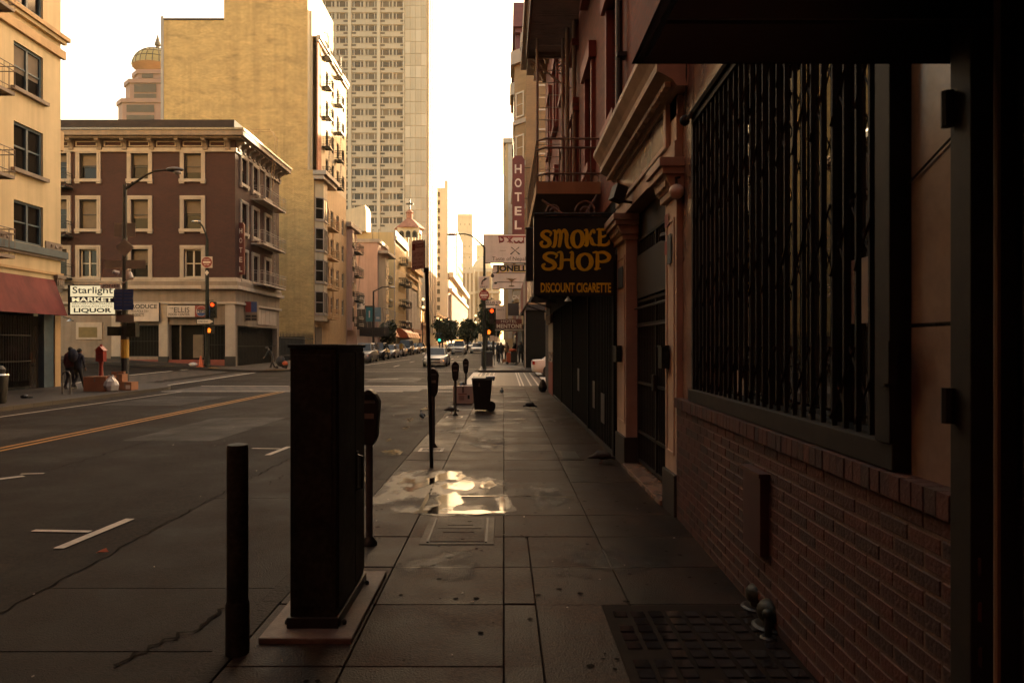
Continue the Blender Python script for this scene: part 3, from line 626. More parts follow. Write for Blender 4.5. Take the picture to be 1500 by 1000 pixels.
def surround(w,h,ft=.26):
    m=MB(); a=w/2
    m.box(-a-ft,-a,-.10,.02,-.0,h); m.box(a,a+ft,-.10,.02,-.0,h); m.box(-a-ft,a+ft,-.12,.02,h,h+ft); m.box(-a-ft-.05,a+ft+.05,-.16,.02,-.2,0); 
    m.box(-a-ft-.03,-a+.03,-.13,.02,-.32,-.2); m.box(a-.03,a+ft+.03,-.13,.02,-.32,-.2); m.box(-a-ft*.55,-a-ft*.35,-.13,-.1,0,h); m.box(a+ft*.35,a+ft*.55,-.13,-.1,0,h); m.box(-a-ft*.55,a+ft*.55,-.15,-.12,h+ft*.35,h+ft*.6)
    return m.mesh('window_surround',M['trim'])
kits={}
for i,(a,b) in enumerate(rz):
    h=b-a; su=surround(2*hw,h); ss=surround(2*hs_,h,.22)
    for j,c in enumerate(cx):
        bl=[[.72,.42,.45],[.45,.62,.95],[0,.55,0]][i][j%3] if j<3 else .3*(j%2)
        key=(i,bl); kits.setdefault(key,window_kit(2*hw,h,.08,.12,bl or None,'frame_w' if (i==2 and j==0) else 'frame_d',mull=1 if (i==2 and j==0) else 0))
        put_window(kits[key],EB,ff,c,a,-.16,extra=[('window_surround',None)] if 0 else ()); inst('window_surround',su,EB,FP(ff,c,a),frz(ff))
    for j,c in enumerate(sideY):
        key=('s',i); kits.setdefault(key,window_kit(2*hs_,h,.08,.12,.4 if i==0 else None))
        put_window(kits[key],EB,fsd,c,a,-.16); inst('window_surround',ss,EB,FP(fsd,c,a),frz(fsd))
def around(name,mt,v0,v1,o_,w0=.002,z=None):
    m=MB(); m.box(-40,LX+o_,EY-o_,EY-w0,v0,v1); m.box(LX+w0,LX+o_,EY-w0,56.2+o_*.6,v0,v1); m.build(name,M[mt],EB)
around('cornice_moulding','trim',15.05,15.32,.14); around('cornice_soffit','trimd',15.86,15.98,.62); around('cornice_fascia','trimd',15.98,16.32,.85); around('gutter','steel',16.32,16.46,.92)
m=MB(); m.box(-40,LX-.1,EY+.1,EY+.35,15.9,17.32); m.box(LX-.35,LX-.1,EY+.35,56,15.9,17.32); m.build('parapet',M['roofd'],EB)
m=MB(); m.box(-40,LX-.1,EY+.35,56,15.9,16.1); m.build('roof',M['roofd'],EB)
m=MB(); m.box(-40,LX+.001,EY-.001,EY+.2,15.3,15.9); m.box(LX-.2,LX+.001,EY+.2,56.2,15.3,15.9); m.build('frieze',M['brown'],EB)
def bracket():
    m=MB(); m.prism([(.0,0),(-.14,.02),(-.2,.14),(-.28,.26),(-.58,.40),(-.58,.53),(.0,.53)],'x',-.13,.13); m.box(-.16,.16,-.24,0,-.14,.0); return m.mesh('bracket',M['trimd'])
BR=bracket(); bx=[ux(p) for p in (106,147.5,184,224,263,302,335)]+[ux(106)-1.9*k for k in range(1,6)]
for u in bx: inst('bracket',BR,EB,FP(ff,u,15.33),frz(ff))
by=[.35,1.25,2.2,3.1,4.0,5.0,6.0,7.0,8.0,8.9]
for u in by: inst('bracket',BR,EB,FP(fsd,u,15.33),frz(fsd))
def framepanel(fr,u0,u1,v0,v1,par):
    m=MB(); t=.07
    m.fbox(fr,u0,u1,v0,v0+t,.001,.05); m.fbox(fr,u0,u1,v1-t,v1,.001,.05); m.fbox(fr,u0,u0+t,v0+t,v1-t,.001,.05); m.fbox(fr,u1-t,u1,v0+t,v1-t,.001,.05); m.build('frieze_panel',M['trim'],par)
b2=sorted(bx)
for a,b in zip(b2,b2[1:]):
    if b-a>.7: framepanel(ff,a+.24,b-.24,15.42,15.80,EB)
for a,b in zip(by,by[1:]): framepanel(fsd,a+.2,b-.2,15.42,15.80,EB)
# ground floor
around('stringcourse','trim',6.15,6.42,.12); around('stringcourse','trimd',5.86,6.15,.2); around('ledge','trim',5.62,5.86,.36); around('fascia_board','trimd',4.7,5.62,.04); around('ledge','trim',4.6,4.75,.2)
zg=.3
hg=[(ux(178),ux(233),1.0,PZ(476,EY)),(ux(247.5),ux(331),.75,PZ(475.5,EY))]
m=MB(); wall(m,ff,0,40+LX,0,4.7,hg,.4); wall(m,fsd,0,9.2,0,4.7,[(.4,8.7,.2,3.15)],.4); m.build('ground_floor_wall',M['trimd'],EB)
m=MB(); m.fbox(ff,ux(178),ux(233),1.0,3.2,-.4,-.38); m.fbox(ff,ux(247.5),ux(331),.75,3.2,-.4,-.38); m.fbox(fsd,.4,8.7,.2,3.15,-.4,-.38); m.build('shop_glass',M['shutter'],EB)
for a,b in ((ux(234),ux(247)),(ux(331),ux(345)),(ux(165),ux(178))):
    m=MB(); m.fbox(ff,a,b,1.0,4.6,.002,.14); m.build('pilaster',M['trim'],EB); m=MB(); m.fbox(ff,a-.03,b+.03,0,1.0,.002,.17); m.build('pilaster_base',M['stoned'],EB)
m=MB(); m.fbox(ff,ux(178),ux(331),.2,.78,.002,.07); m.build('tiled_stall_riser',M['redtrim'],EB)
def grille(parent,fr,u0,u1,v0,v1,st=.16,w_=.05,mt='blackm',name='security_grille',rails=(0,.5,1),r=.014):
    m=MB(); n=int((u1-u0)/st)
    for k in range(n+1): u=u0+(u1-u0)*k/n; m.bar(FP(fr,u,v0,w_),FP(fr,u,v1,w_),r)
    for t in rails: v=v0+(v1-v0)*t; m.fbox(fr,u0,u1,v-.025,v+.025,w_-.02,w_+.025)
    return m.build(name,M[mt],parent)
grille(EB,ff,ux(178),ux(233),1.0,3.1,.2,-.1); grille(EB,ff,ux(296),ux(331),.5,3.1,.2,-.1); grille(EB,fsd,.5,8.6,.3,3.1,.28,-.05)
m=MB(); m.fbox(ff,ux(262),ux(264),.8,3.2,-.2,-.1); m.fbox(ff,ux(280),ux(295),.9,2.5,-.36,-.3); m.build('shop_shelf',M['blind'],EB)
m=MB(); m.fbox(ff,ux(112),ux(150),PZ(497,EY),PZ(472,EY),.002,.06); m.build('wall_panel',M['trim'],EB); m=MB(); m.fbox(ff,ux(116),ux(143),PZ(494,EY),PZ(479,EY),.061,.075); m.build('painted_patch',mat('moss_paint',(.16,.12,.05),.8),EB)
for k in range(5):
    m=MB(); m.fbox(fsd,4.2+k*.85,4.2+k*.85+.8,3.35,4.5,.002,.05); m.build('cream_panel',M['trim'],EB)
fire_escape(EB,fsd,2.9,8.0,[6.35,9.3,12.55],.95,.9,16,'trim',ladder=(6.6,5.6),wt=.016)
m=MB()                                        # gooseneck ladder over the parapet
for du in (0,.55): m.tube([FP(fsd,5.3+du,13,.5),FP(fsd,5.3+du,17.6,1.0),FP(fsd,5.3+du,18.3,.6),FP(fsd,5.3+du,18.3,-.9),FP(fsd,5.3+du,17.3,-.9)],.03,5)
for k in range(14): m.bar(FP(fsd,5.3,13+k*.36,.5+.04*k),FP(fsd,5.85,13+k*.36,.5+.04*k),.02)
m.build('roof_ladder',M['creamd'],EB)
fire_escape(EB,ff,ux(129.8)-3.4,ux(129.8)-1.05,[6.4,9.3,12.6],.9,.9,8,'iron')
# shop signs on the hotel (each its own)
def flat_sign(name,label,cat,px0,px1,py0,py1,Y,face,th=.12,case='ink',group=None):
    x0,x1,z0,z1=PX(px0,Y),PX(px1,Y),PZ(py1,Y),PZ(py0,Y)
    t=thing(name,label,cat,(x0,Y,z0),group=group); m=MB(); m.box(x0+.02,x1-.02,Y,Y+.012,z0+.02,z1-.02); m.build('sign_face',M[face],t)
    m=MB(); m.box(x0,x1,Y+.012,Y+th,z0,z1); m.build('sign_case',M[case],t); return t,(Vector((x0,Y,z0)),Vector((1,0,0)),Vector((0,-1,0)))
yE=EY-.35
t,f=flat_sign('produce_sign','white produce shop sign with black capitals between cream pilasters','sign',177,233,443,471,yE,'signw')
m=MB(); text_on(m,'PRODUCE',f,188,230,445.5,452,yE); text_on(m,'MEAT-FISH-POULTRY',f,180,218,454,458,yE); text_on(m,'DAIRY PRODUCTS',f,182,211,459,463.5,yE); m.build('lettering',M['ink'],t)
t,f=flat_sign('food_center_sign','long cream food center sign with a cola roundel over dark shop window','sign',244,311,447,464.5,yE,'signw')
m=MB(); text_on(m,'THE',f,248,254,450,452.5,yE); text_on(m,'ELLIS',f,255,277.5,450,457.5,yE); text_on(m,'FOOD CENTER',f,247,278,458.5,462.2,yE); m.build('lettering',M['ink'],t)
m=MB(); m.box(PX(285.5,yE),PX(303,yE),yE-.006,yE-.002,PZ(464,yE),PZ(447.5,yE)); m.build('red_panel',M['signred'],t)
m=MB(); m.box(PX(303,yE),PX(310.5,yE),yE-.006,yE-.002,PZ(464,yE),PZ(447.5,yE)); m.build('blue_panel',M['bluesign'],t)
m=MB(); m.disc((PX(295,yE),yE-.012,PZ(455.7,yE)),.36,'y',.01,24); m.build('roundel',M['signw'],t)
m=MB(); text_on(m,'PEPSI',f,288.5,302,453.6,457.6,yE,.03); m.build('lettering',M['navy'],t)
m=MB(); rr=.34
for sgn,mt in ((1,'signred'),(-1,'bluesign')):
    q=MB(); pts=[(rr*math.cos(a),rr*math.sin(a)) for a in [math.pi*k/10*sgn for k in range(1,10)] if abs(math.sin(a))*rr>.1]
    q.prism([(PX(295,yE)+x,PZ(455.7,yE)+z) for x,z in pts],'y',yE-.026,yE-.02); q.build('roundel_segment',M[mt],t)
t=thing('corner_pop_sign','boxy cola and newspaper sign hanging off the hotel corner','sign',(LX+.3,EY+1.6,3.3))
m=MB(); m.box(LX+.1,LX+1.0,EY+1.5,EY+1.75,PZ(470,48.5),PZ(441,48.5)); m.build('sign_case',M['signback'],t)
m=MB(); m.box(LX+.15,LX+.55,EY+1.49,EY+1.499,PZ(457,48.5),PZ(442,48.5)); m.build('red_panel',M['signred'],t); m=MB(); m.box(LX+.55,LX+.95,EY+1.49,EY+1.499,PZ(457,48.5),PZ(442,48.5)); m.build('blue_panel',M['bluesign'],t)
for k in range(4):
    m=MB(); x_=LX+.16+.42*(k%2); z_=PZ(462+4.5*(k//2),48.5)-.12; m.box(x_,x_+.36,EY+1.485,EY+1.499,z_,z_+.15); m.build('price_panel',M['ink'],t)
yH=EY+.7; t=thing('vertical_hotel_sign','narrow brown vertical hotel sign on the corner of the brown brick hotel','sign',(LX+.03,yH,PZ(402,yH)))
x0,x1=PX(348,yH),PX(357.5,yH); m=MB(); m.box(x0,x1,yH,yH+.22,PZ(402,yH),PZ(329,yH)); m.prism([(x0,PZ(329,yH)),(x1,PZ(329,yH)),(x1-.1,PZ(326,yH)),(x0+.1,PZ(326,yH))],'y',yH,yH+.22); m.build('sign_case',M['hotelred'],t)
f=(Vector((x0,yH,0)),Vector((1,0,0)),Vector((0,-1,0)))
for k,c in enumerate('HOTEL'):
    m=MB(); text_on(m,c,f,350.5,355,334.5+k*14,342+k*14,yH); m.build('letter',M['letter'],t)
m=MB()
for zz in (PZ(337,yH),PZ(398,yH)): m.bar((LX-.9,EY-.05,zz),(x0,yH+.1,zz),.03)
m.build('bracket',M['ink'],t)
# ---- tan apartment block with blank side wall
BY=66.5; B=thing('tan_apartment_block','tall apartment block with a blank stained tan brick end wall','building',(LX,BY,0))
xl,xm=PX(240,BY),PX(328,BY); zt1,zt2=PZ(28,BY),38.0
xr=PX(450.5,BY); ZR=PZ(249,BY)
m=MB(); m.add([(xl,BY,0),(xr,BY,0),(xr,BY,zt1),(xl,BY,zt1)],[(0,1,2,3)]); m.add([(xm,BY,zt1),(xr,BY,zt1),(xr,BY,zt2),(xm,BY,zt2)],[(0,1,2,3)])
m.add([(xr,BY,0),(LX,BY,0),(LX,BY,ZR),(xr,BY,ZR)],[(0,1,2,3)])
m.add([(xl,BY,0),(xl,BY+16,0),(xl,BY+16,zt1),(xl,BY,zt1)],[(3,2,1,0)]); m.add([(xm,BY,zt1),(xm,BY+10,zt1),(xm,BY+10,zt2),(xm,BY,zt2)],[(3,2,1,0)])
m.build('end_wall',M['tan'],B)
m=MB(); m.add([(xl,BY,zt1),(xm,BY,zt1),(xm,BY+16,zt1),(xl,BY+16,zt1)],[(0,1,2,3)]); m.add([(xm,BY,zt2),(xr,BY,zt2),(xr,BY+10,zt2),(xm,BY+10,zt2)],[(0,1,2,3)]); m.build('roof',M['roofd'],B)
m=MB(); m.box(xl-.28,xl-.002,BY-.05,BY+.3,16,zt1+.25); m.build('edge_pipe',M['trim'],B)
m=MB(); m.box(xl,xm,BY-.06,BY-.002,zt1-.12,zt1+.05); m.box(xm,xr+.1,BY-.06,BY-.002,zt2-.15,zt2); m.build('coping',M['roofd'],B)
m=MB(); m.box(xr,LX-.35,BY+.5,BY+.9,ZR,34.6); m.prism([(xr+.002,BY+.01),(LX-.35,BY+.9),(xr+.002,BY+.9)],'z',ZR,34.5); m.box(xr,LX-.02,BY+.02,BY+1,ZR-.15,ZR); m.build('light_court_wall',M['sunwall'],B)
m=MB(); m.box(xr-.6,xr-.01,BY+.1,BY+10,zt1-2,zt2-.01); m.build('penthouse_wall',M['sunwall'],B)
# street side of the block
fb=SIDE(LX,BY); zS=32.3
sidew=[]
fl=[ZR+.6+3.05*k for k in range(0,5)]
hB=[(u-.5,u+.5,v,v+1.75) for u in (4.9,7.4,9.6,12.2) for v in fl]
m=MB(); wall(m,fb,.9,13.6,ZR,zS,hB,.3); m.add([(LX,BY+13.6,0),(xl,BY+13.6,0),(xl,BY+13.6,zS),(LX,BY+13.6,zS)],[(0,1,2,3)])
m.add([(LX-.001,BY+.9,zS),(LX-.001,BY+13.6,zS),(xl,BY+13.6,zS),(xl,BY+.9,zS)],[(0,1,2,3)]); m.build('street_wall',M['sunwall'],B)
kB=window_kit(1.0,1.75,.09,.1)
for u in (4.9,7.4,9.6,12.2):
    for v in fl: put_window(kB,B,fb,u,v,-.14)
m=MB(); m.fbox(fb,.95,2.3,ZR,zS-.6,.002,.12); m.build('red_brick_strip',brickmat('orange_brick',(.42,.12,.045),(.35,.10,.04),(.45,.3,.2)),B)
m=MB(); m.fbox(fb,.9,13.6,zS-.5,zS-.2,.002,.25); m.fbox(fb,.9,13.6,zS-.2,zS+.1,.002,.4); m.build('cornice',M['trim'],B)
fire_escape(B,fb,2.9,4.3,[ZR+.2+3.05*k for k in range(5)],.8,.9,5,'iron',ladder=(3.0,3.6),wt=.03)
fire_escape(B,fb,8.0,9.2,[ZR+.2+3.05*k for k in range(5)],.8,.9,5,'iron',ladder=(8.1,8.6),wt=.03)
m=MB()
for u in (3.2,8.3): m.tube([FP(fb,u,zS,.5),FP(fb,u,zS+1.3,.5),FP(fb,u+.5,zS+1.6,0)],.06,5); m.tube([FP(fb,u+.5,zS,.5),FP(fb,u+.5,zS+1.3,.5)],.06,5)
m.build('roof_ladder',M['iron'],B)
# lower storeys with bay windows
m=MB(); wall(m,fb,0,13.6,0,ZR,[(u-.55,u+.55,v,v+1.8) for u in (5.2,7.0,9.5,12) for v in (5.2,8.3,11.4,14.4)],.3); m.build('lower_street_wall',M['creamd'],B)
kB2=window_kit(1.1,1.8,.1,.12,None,'frame_w')
for u in (5.2,7.0,9.5,12):
    for v in (5.2,8.3,11.4,14.4): put_window(kB2,B,fb,u,v,-.1)
m=MB(); m.fbox(fb,-.35,5.2,ZR-.5,ZR-.1,.003,1.3); m.fbox(fb,-.2,5.0,ZR-.9,ZR-.5,.003,1.05); m.build('bay_cornice',M['trim'],B)
bay=thing('x',None,None); bpy.data.objects.remove(bay)
by_=MB(); by_.prism([(LX+.004,BY+.25),(LX+.75,BY+.75),(LX+.75,BY+2.2),(LX+.004,BY+2.8)],'z',4.2,ZR-.9); BAY=by_.build('bay_window_wall',M['sunwall'],B)
for v in (5.0,8.1,11.2,14.2):
    m=MB(); 
    Bf=(Vector((LX+.012,BY+.25,0)),Vector((.83,.56,0)).normalized(),Vector((.56,-.83,0)).normalized())
    m.fbox(Bf,.1,.82,v,v+2.0,.0,.02); m.build('bay_pane',M['glassd'],B)
    m=MB()
    for a,b in ((.02,.1),(.82,.9)): m.fbox(Bf,a,b,v-.1,v+2.1,.0,.07)
    m.fbox(Bf,.1,.82,v+2.0,v+2.1,.0,.07); m.fbox(Bf,.1,.82,v+.96,v+1.04,.02,.05); m.fbox(Bf,.02,.9,v-.25,v-.1,.0,.1); m.build('bay_frame',M['trim'],B)
    m=MB(); m.fbox(fb,.85,2.1,v,v+2,.751,.765); m.build('bay_pane',M['glassd'],B)
    m=MB(); m.fbox(fb,.75,2.2,v-.25,v-.1,.751,.85); m.fbox(fb,.75,.85,v-.1,v+2.1,.751,.8); m.fbox(fb,2.1,2.2,v-.1,v+2.1,.751,.8); m.fbox(fb,1.42,1.5,v,v+2,.766,.8); m.fbox(fb,.85,2.1,v+2,v+2.1,.751,.8); m.build('bay_frame',M['trim'],B)
fire_escape(B,fb,3.0,6.2,[4.6,7.7,10.8,13.9],1.0,.95,9,'creamd',ladder=(5.2,4.2),wt=.03)
m=MB(); m.fbox(fb,.3,2.6,1.2,3.6,.002,.1); m.build('shop_window',M['lit_w'] if 0 else M['blind'],B)
# ---- parking lot fence between hotel and block
t=thing('spiked_iron_fence','dark iron fence with spikes in front of the blank tan wall','fence',(LX,57,0))
m=MB(); z0=.5
for k in range(26):
    y_=56.6+k*.38; zb=G(LX,y_); m.tube([(LX,y_,zb),(LX,y_,zb+2.2),(LX,y_,zb+2.5)],[.035,.035,.004],4)
for zz in (.4,1.9): m.box(LX-.03,LX+.03,56.5,66.3,zz+G(LX,60),zz+.08+G(LX,60))
m.build('railing',M['iron'],t)
t=thing('parking_lot_wall','low dark wall behind the cart at the end of the parking lot','wall',(-24,58,0))
m=MB(); m.box(-30,LX-.2,63.8,64.1,0,2.6); m.build('panel',M['stoned'],t)
m=MB(); m.tube([(-20.2,58,.3),(-20.2,58,3.2),(-20.0,57.9,3.6),(-19.7,57.8,3.3),(-19.7,57.8,3.0)],.1,6); m.build('curved_vent',M['trim'],t)
# ================================================================ further left buildings
def block(name,label,x0,x1,y0,y1,z1,mt,cat='building',z0=0,par='wall'):
    t=thing(name,label,cat,((x0+x1)/2,y0,0)); m=MB(); m.box(x0,x1,y0,y1,z0,z1); m.build(par,M[mt] if isinstance(mt,str) else mt,t); return t
# C : narrow pinkish house with fire escapes
Cb=block('narrow_bay_house','narrow pinkish grey house with iron fire escapes past the tan apartment block',-30,LX,80.2,86,16.2,'pink')
fc=SIDE(LX,80.2)
kC=window_kit(1.0,1.7,.1,.1,None,'frame_w')
for v in (4.6,7.6,10.6,13.4):
    for u in (1.2,2.9,4.7): put_window(kC,Cb,fc,u,v,.0,extra=())
fire_escape(Cb,fc,2.2,5.2,[4.3,7.3,10.3,13.2],1.0,.95,8,'iron',ladder=(3.0,3.9),wt=.035)
m=MB(); m.fbox(fc,-.1,6,15.8,16.3,.002,.6); m.build('cornice',M['trim'],Cb)
m=MB(); m.prism([(LX+.004,80.6),(LX+.55,80.9),(LX+.55,81.9),(LX+.004,82.2)],'z',3.6,15.5); m.build('bay_window_wall',M['pink'],Cb)
for v in (4.6,7.6,10.6,13.4):
    m=MB(); m.box(LX+.552,LX+.58,80.95,81.85,v,v+1.7); m.build('bay_pane',M['glassd'],Cb)
# marquee with steel lattice
t=thing('dark_theatre_canopy','dark flat canopy with a pale steel lattice above the parked cars','canopy',(LX,88,0))
m=MB(); m.box(LX,LX+3.2,87.5,97,3.0,4.1); m.build('canopy_box',M['ink'],t)
m=MB(); 
for k in range(8): m.bar((LX+3.1,88+k*1.1,4.1),(LX+3.1,89.6+k*1.1,6.6),.05)
for zz in (4.4,5.4,6.6): m.bar((LX+3.1,87.5,zz),(LX+3.1,97.5,zz),.06)
for k in range(6): m.bar((LX+.2+k*.55,87.5,6.6),(LX+.5+k*.55,87.5,4.1),.05)
m.build('steel_lattice',M['trimd'],t)
t=thing('billboard_fence','dark boarded lot fence with a torn black and white poster strip','fence',(-22,99,0))
m=MB(); m.box(-26,LX,97.6,97.8,4.1,7.5); m.build('panel',M['stoned'],t); m=MB(); m.box(-22.4,-19.9,97.5,97.58,7.0,9.0); m.build('poster',mat('torn_poster',(.05,.05,.05),.8,0,.3,1.2,col2=(.5,.45,.4),mixsharp=.03),t)
# D pink
D=block('pink_stucco_house','pink stucco house with blank side wall and deep overhanging eaves',-27,LX,100,108,16.9,'pink')
m=MB(); m.box(-27,LX+.3,99.85,108.2,16.9,17.4); m.box(LX,LX+1.5,100.4,108,15.4,15.8); m.build('eaves',M['trim'],D)
fd=SIDE(LX,100)
m=MB(); m.prism([(LX+.004,100.8),(LX+.9,101.8),(LX+.9,104.2),(LX+.004,105.2)],'z',3.6,15.4); m.build('bay_window_wall',M['sunwall'],D)
for v in (4.6,8.2,11.8):
    for a,b in ((102,102.9),(103.1,104)):
        m=MB(); m.box(LX+.902,LX+.95,a,b,v,v+1.9); m.build('bay_pane',M['glassd'],D)
fire_escape(D,fd,4.5,7.5,[4.4,8.0,11.6],1.0,.95,6,'iron',wt=.04)
m=MB(); 
for du in (0,.9): m.tube([(-19.3+du,100.5,17.3),(-19.3+du,100.5,18.9),(-19.3+du,101.5,18.9)],.05,5)
m.build('roof_ladder',M['iron'],D)
# E yellow
E=block('yellow_stucco_hotel','yellow stucco hotel with fire escapes beyond the pink house',-34,LX,115,129,20.9,'yellowst')
fe=SIDE(LX,115); kE=window_kit(1.2,2.1,.12,.1,None,'frame_w')
for v in (5.4,9.2,13.0,16.6):
    for u in (1.5,4,6.5,9,11.5): put_window(kE,E,fe,u,v,.0)
fire_escape(E,fe,5,8,[5.1,8.9,12.7,16.3],1.3,1.0,6,'iron',wt=.05); fire_escape(E,fe,10,13,[5.1,8.9,12.7],1.3,1.0,6,'iron',wt=.05)
m=MB(); m.fbox(fe,0,14,19.6,20.3,.002,.5); m.fbox(fe,0,14,20.3,21.2,.002,.3); m.fbox(fe,0,.35,3.5,19.6,.002,.15); m.build('cornice',M['trim'],E)
m=MB(); m.box(-26.5,-23,114,118,20.9,24.4); m.prism([(-26.5,24.4),(-23,24.4),(-23.2,25.3)],'y',114,118); m.build('roof_house',M['sunwall'],E)
# F white finned hall
Fb=block('white_finned_hall','low hall with tall white vertical fins and a tan frieze',-34,LX,129.2,149,17.6,'sunwall')
ffn=SIDE(LX,129.2)
m=MB(); m.fbox(ffn,.2,19.5,5.2,12.6,.002,.02); m.build('dark_glazing',M['glassd'],Fb)
for k in range(9):
    m=MB(); m.fbox(ffn,.5+k*2.2,1.1+k*2.2,5.0,12.8,.02,.5); m.build('fin',M['letter'],Fb)
m=MB(); m.fbox(ffn,0,19.8,13.2,14.0,.002,.5); m.fbox(ffn,0,19.8,15,15.4,.002,.7); m.fbox(ffn,0,19.8,16.6,17.7,.002,1.0); m.build('frieze',M['creamd'],Fb)
m=MB(); m.fbox(ffn,0,19.8,4.2,5.0,.002,1.4); m.build('ledge',M['redtrim'],Fb)
# church cupola
t=thing('church_bell_tower','small arcaded bell tower with terracotta roof and a lantern cross','tower',(-20,145,0))
cx_,cy_=PX(600,145),145
m=MB(); m.box(cx_-2.2,cx_+2.2,cy_-2.2,cy_+2.2,10,PZ(380,145)); 
zb=PZ(380,145); za=PZ(342,145)
for dx in (-2.0,-.72,.72,2.0):
    for dy in (-2.0,2.0): m.box(cx_+dx-.22,cx_+dx+.22,cy_+dy-.2,cy_+dy+.2,zb,za)
m.box(cx_-2.3,cx_+2.3,cy_-2.3,cy_+2.3,za,za+.9); m.box(cx_-2.3,cx_+2.3,cy_-2.3,cy_+2.3,zb-.3,zb+.3); m.build('belfry',M['sunwall'],t)
m=MB()
for dx in (-1.36,0,1.36): m.disc((cx_+dx,cy_-2.31,za-.25),.48,'y',.06,12); m.box(cx_+dx-.48,cx_+dx+.48,cy_-2.34,cy_-2.3,za-1.2,za-.25)
m.build('arch_opening',M['ink'],t)
m=MB(); z1=za+.9; m.lathe([(3.3,0),(3.0,.35),(1.0,2.0),(.8,2.1)],(cx_,cy_,z1),8); m.build('tiled_roof',M['terra'],t)
m=MB(); m.lathe([(.7,2.0),(.7,3.3),(.9,3.5),(.3,4.1),(.05,4.3)],(cx_,cy_,z1),8); m.build('lantern',M['terra'],t)
m=MB(); m.box(cx_-.14,cx_+.14,cy_-.14,cy_+.14,z1+4.2,z1+6.4); m.box(cx_-.75,cx_+.75,cy_-.13,cy_+.13,z1+5.2,z1+5.55); m.build('cross',M['iron'],t)
# hotel tower
TY=160; T=thing('concrete_hotel_tower','very tall beige hotel tower with rows of paired windows','tower',(-33,TY,0))
ft=FRONT(-48,TY); tu=lambda px:PX(px,TY)+48
bays=[(tu(430.4),tu(467.5)),(tu(472.6),tu(509.6)),(tu(515.0),tu(552)),(tu(557.2),tu(593))]
zr=[PZ(10.4+17.62*k,TY) for k in range(-1,19)]
hol=[]; wins=[]
for a,b in bays:
    wd=(b-a-.34)/2
    for z in zr:
        for u in (a,b-wd): hol.append((u,u+wd,z,z+1.54)); wins.append((u+wd/2,z,wd))
m=MB(); wall(m,ft,0,tu(592.7),0,PZ(-40,TY),hol,.4); m.build('front_wall',M['concrete'],T)
wd=wins[0][2]; k_=[]
for sgn in (1,-1):
    f=MB(); a=wd/2; t_=.09
    f.box(-a,-a+t_,-.02,.1,0,1.54); f.box(a-t_,a,-.02,.1,0,1.54); f.box(-a,a,-.02,.1,1.54-t_,1.54); f.box(-a,a,-.02,.1,0,t_)
    for q in (-a*.62,a*.5): f.box(q*sgn-.07,q*sgn+.07,-.04,.1,t_,1.54-t_)
    p=MB(); p.box(-a+t_,a-t_,.11,.13,t_,1.54-t_); k_.append([('window',f.mesh('window_frame',M['letter'])),('pane',p.mesh('pane',M['glassd']))])
p3_=MB(); p3_.box(-wd/2+.09,wd/2-.09,.11,.13,.09,1.45); cb=MB(); cb.box(-wd/2+.2,wd*.12,.14,.16,.1,1.45)
pm=[k_[0][1][1]]; p=MB(); p.box(-wd/2+.09,wd/2-.09,.11,.13,.09,1.45); pm.append(p.mesh('pane',mat('tower_drapes',(.060,.05,.04),.7,0,.3,1)))
pm.append(p3_.mesh('pane',M['blind']))
for i,(u,z,_) in enumerate(wins):
    o=inst('window',k_[i%2][0][1],T,FP(ft,u,z,-.25),0); sub('pane',pm[R.choice((0,0,0,1,1,1,2))],o)
pass
g=MB(); g.box(-.52,.52,-.02,.3,0,.42); GR=g.mesh('vent_grille',M['redtrim'] if 0 else M['iron'])
for a,b in bays:
    for z in zr:
        for u in (a+.52,b-.52): inst('vent_grille',GR,T,FP(ft,u,z-.72),0)
    for z in zr:
        pass
m=MB()
for z in zr: m.fbox(ft,0,tu(592.7),z-.12,z-.04,.002,.06)
m.build('sill_band',M['concrete'],T)
m=MB()
for a in [tu(467.5)+.02,tu(509.6)+.02,tu(552)+.02]: m.fbox(ft,a,a+.78,5,PZ(-40,TY),.002,.28)
m.fbox(ft,tu(592.7)-.3,tu(592.7),5,PZ(-40,TY),.002,.28); m.build('pier',M['panel'],T)
u0,u1=tu(593),tu(625)
nb=4; 
pa=[]
for i in range(3):
    q=MB(); q.box(0,(u1-u0)/nb-.07,-.06,.2,0,2.74); pa.append(q.mesh('cladding_panel',[M['panel'],M['concrete'],mat('pale_panel',(.56,.47,.36),.75,0,.08,.3)][i]))
for k in range(-1,27):
    z=PZ(8+17.62*k,TY)
    if z<4: continue
    for j in range(nb): inst('cladding_panel',pa[R.choice((0,0,0,1,1,2))],T,FP(ft,u0+(u1-u0)*j/nb+.035,z),0)
m=MB(); m.fbox(ft,u0,u1,0,PZ(-40,TY),-.6,-.1); m.build('panel_backing',M['creamd'],T)
tx=PX(625,TY); m=MB(); m.box(-48,tx-.01,TY+.65,TY+21,0,PZ(-40,TY)); m.build('core_wall',M['panel'],T)
fts=SIDE(tx,TY+.3)
m=MB()
for k in range(5): m.fbox(fts,.4+k*4.2,2.6+k*4.2,5,PZ(-40,TY),.0,.5)
m.build('side_fin',M['panel'],T)
m=MB()
for k in range(4):
    for z in zr: m.fbox(fts,2.8+k*4.2,4.4+k*4.2,z,z+1.5,.0,.06)
m.build('side_glazing',M['glassd'],T)
# podium of the tower
t=block('brown_stone_podium','low brown stone block with a dark window band at the foot of the tower',-30,LX+.2,150,224,10.5,'pinkgran')
fp_=SIDE(LX+.2,150)
for k in range(17):
    m=MB(); m.fbox(fp_,1+k*4.2,3.6+k*4.2,7.2,9.6,.002,.05); m.build('pane',M['glassd'],t)
m=MB(); m.fbox(fp_,0,74,6.3,6.8,.002,.5); m.fbox(fp_,0,74,10.1,10.7,.002,.4); m.build('band_course',M['pinkgran'],t)
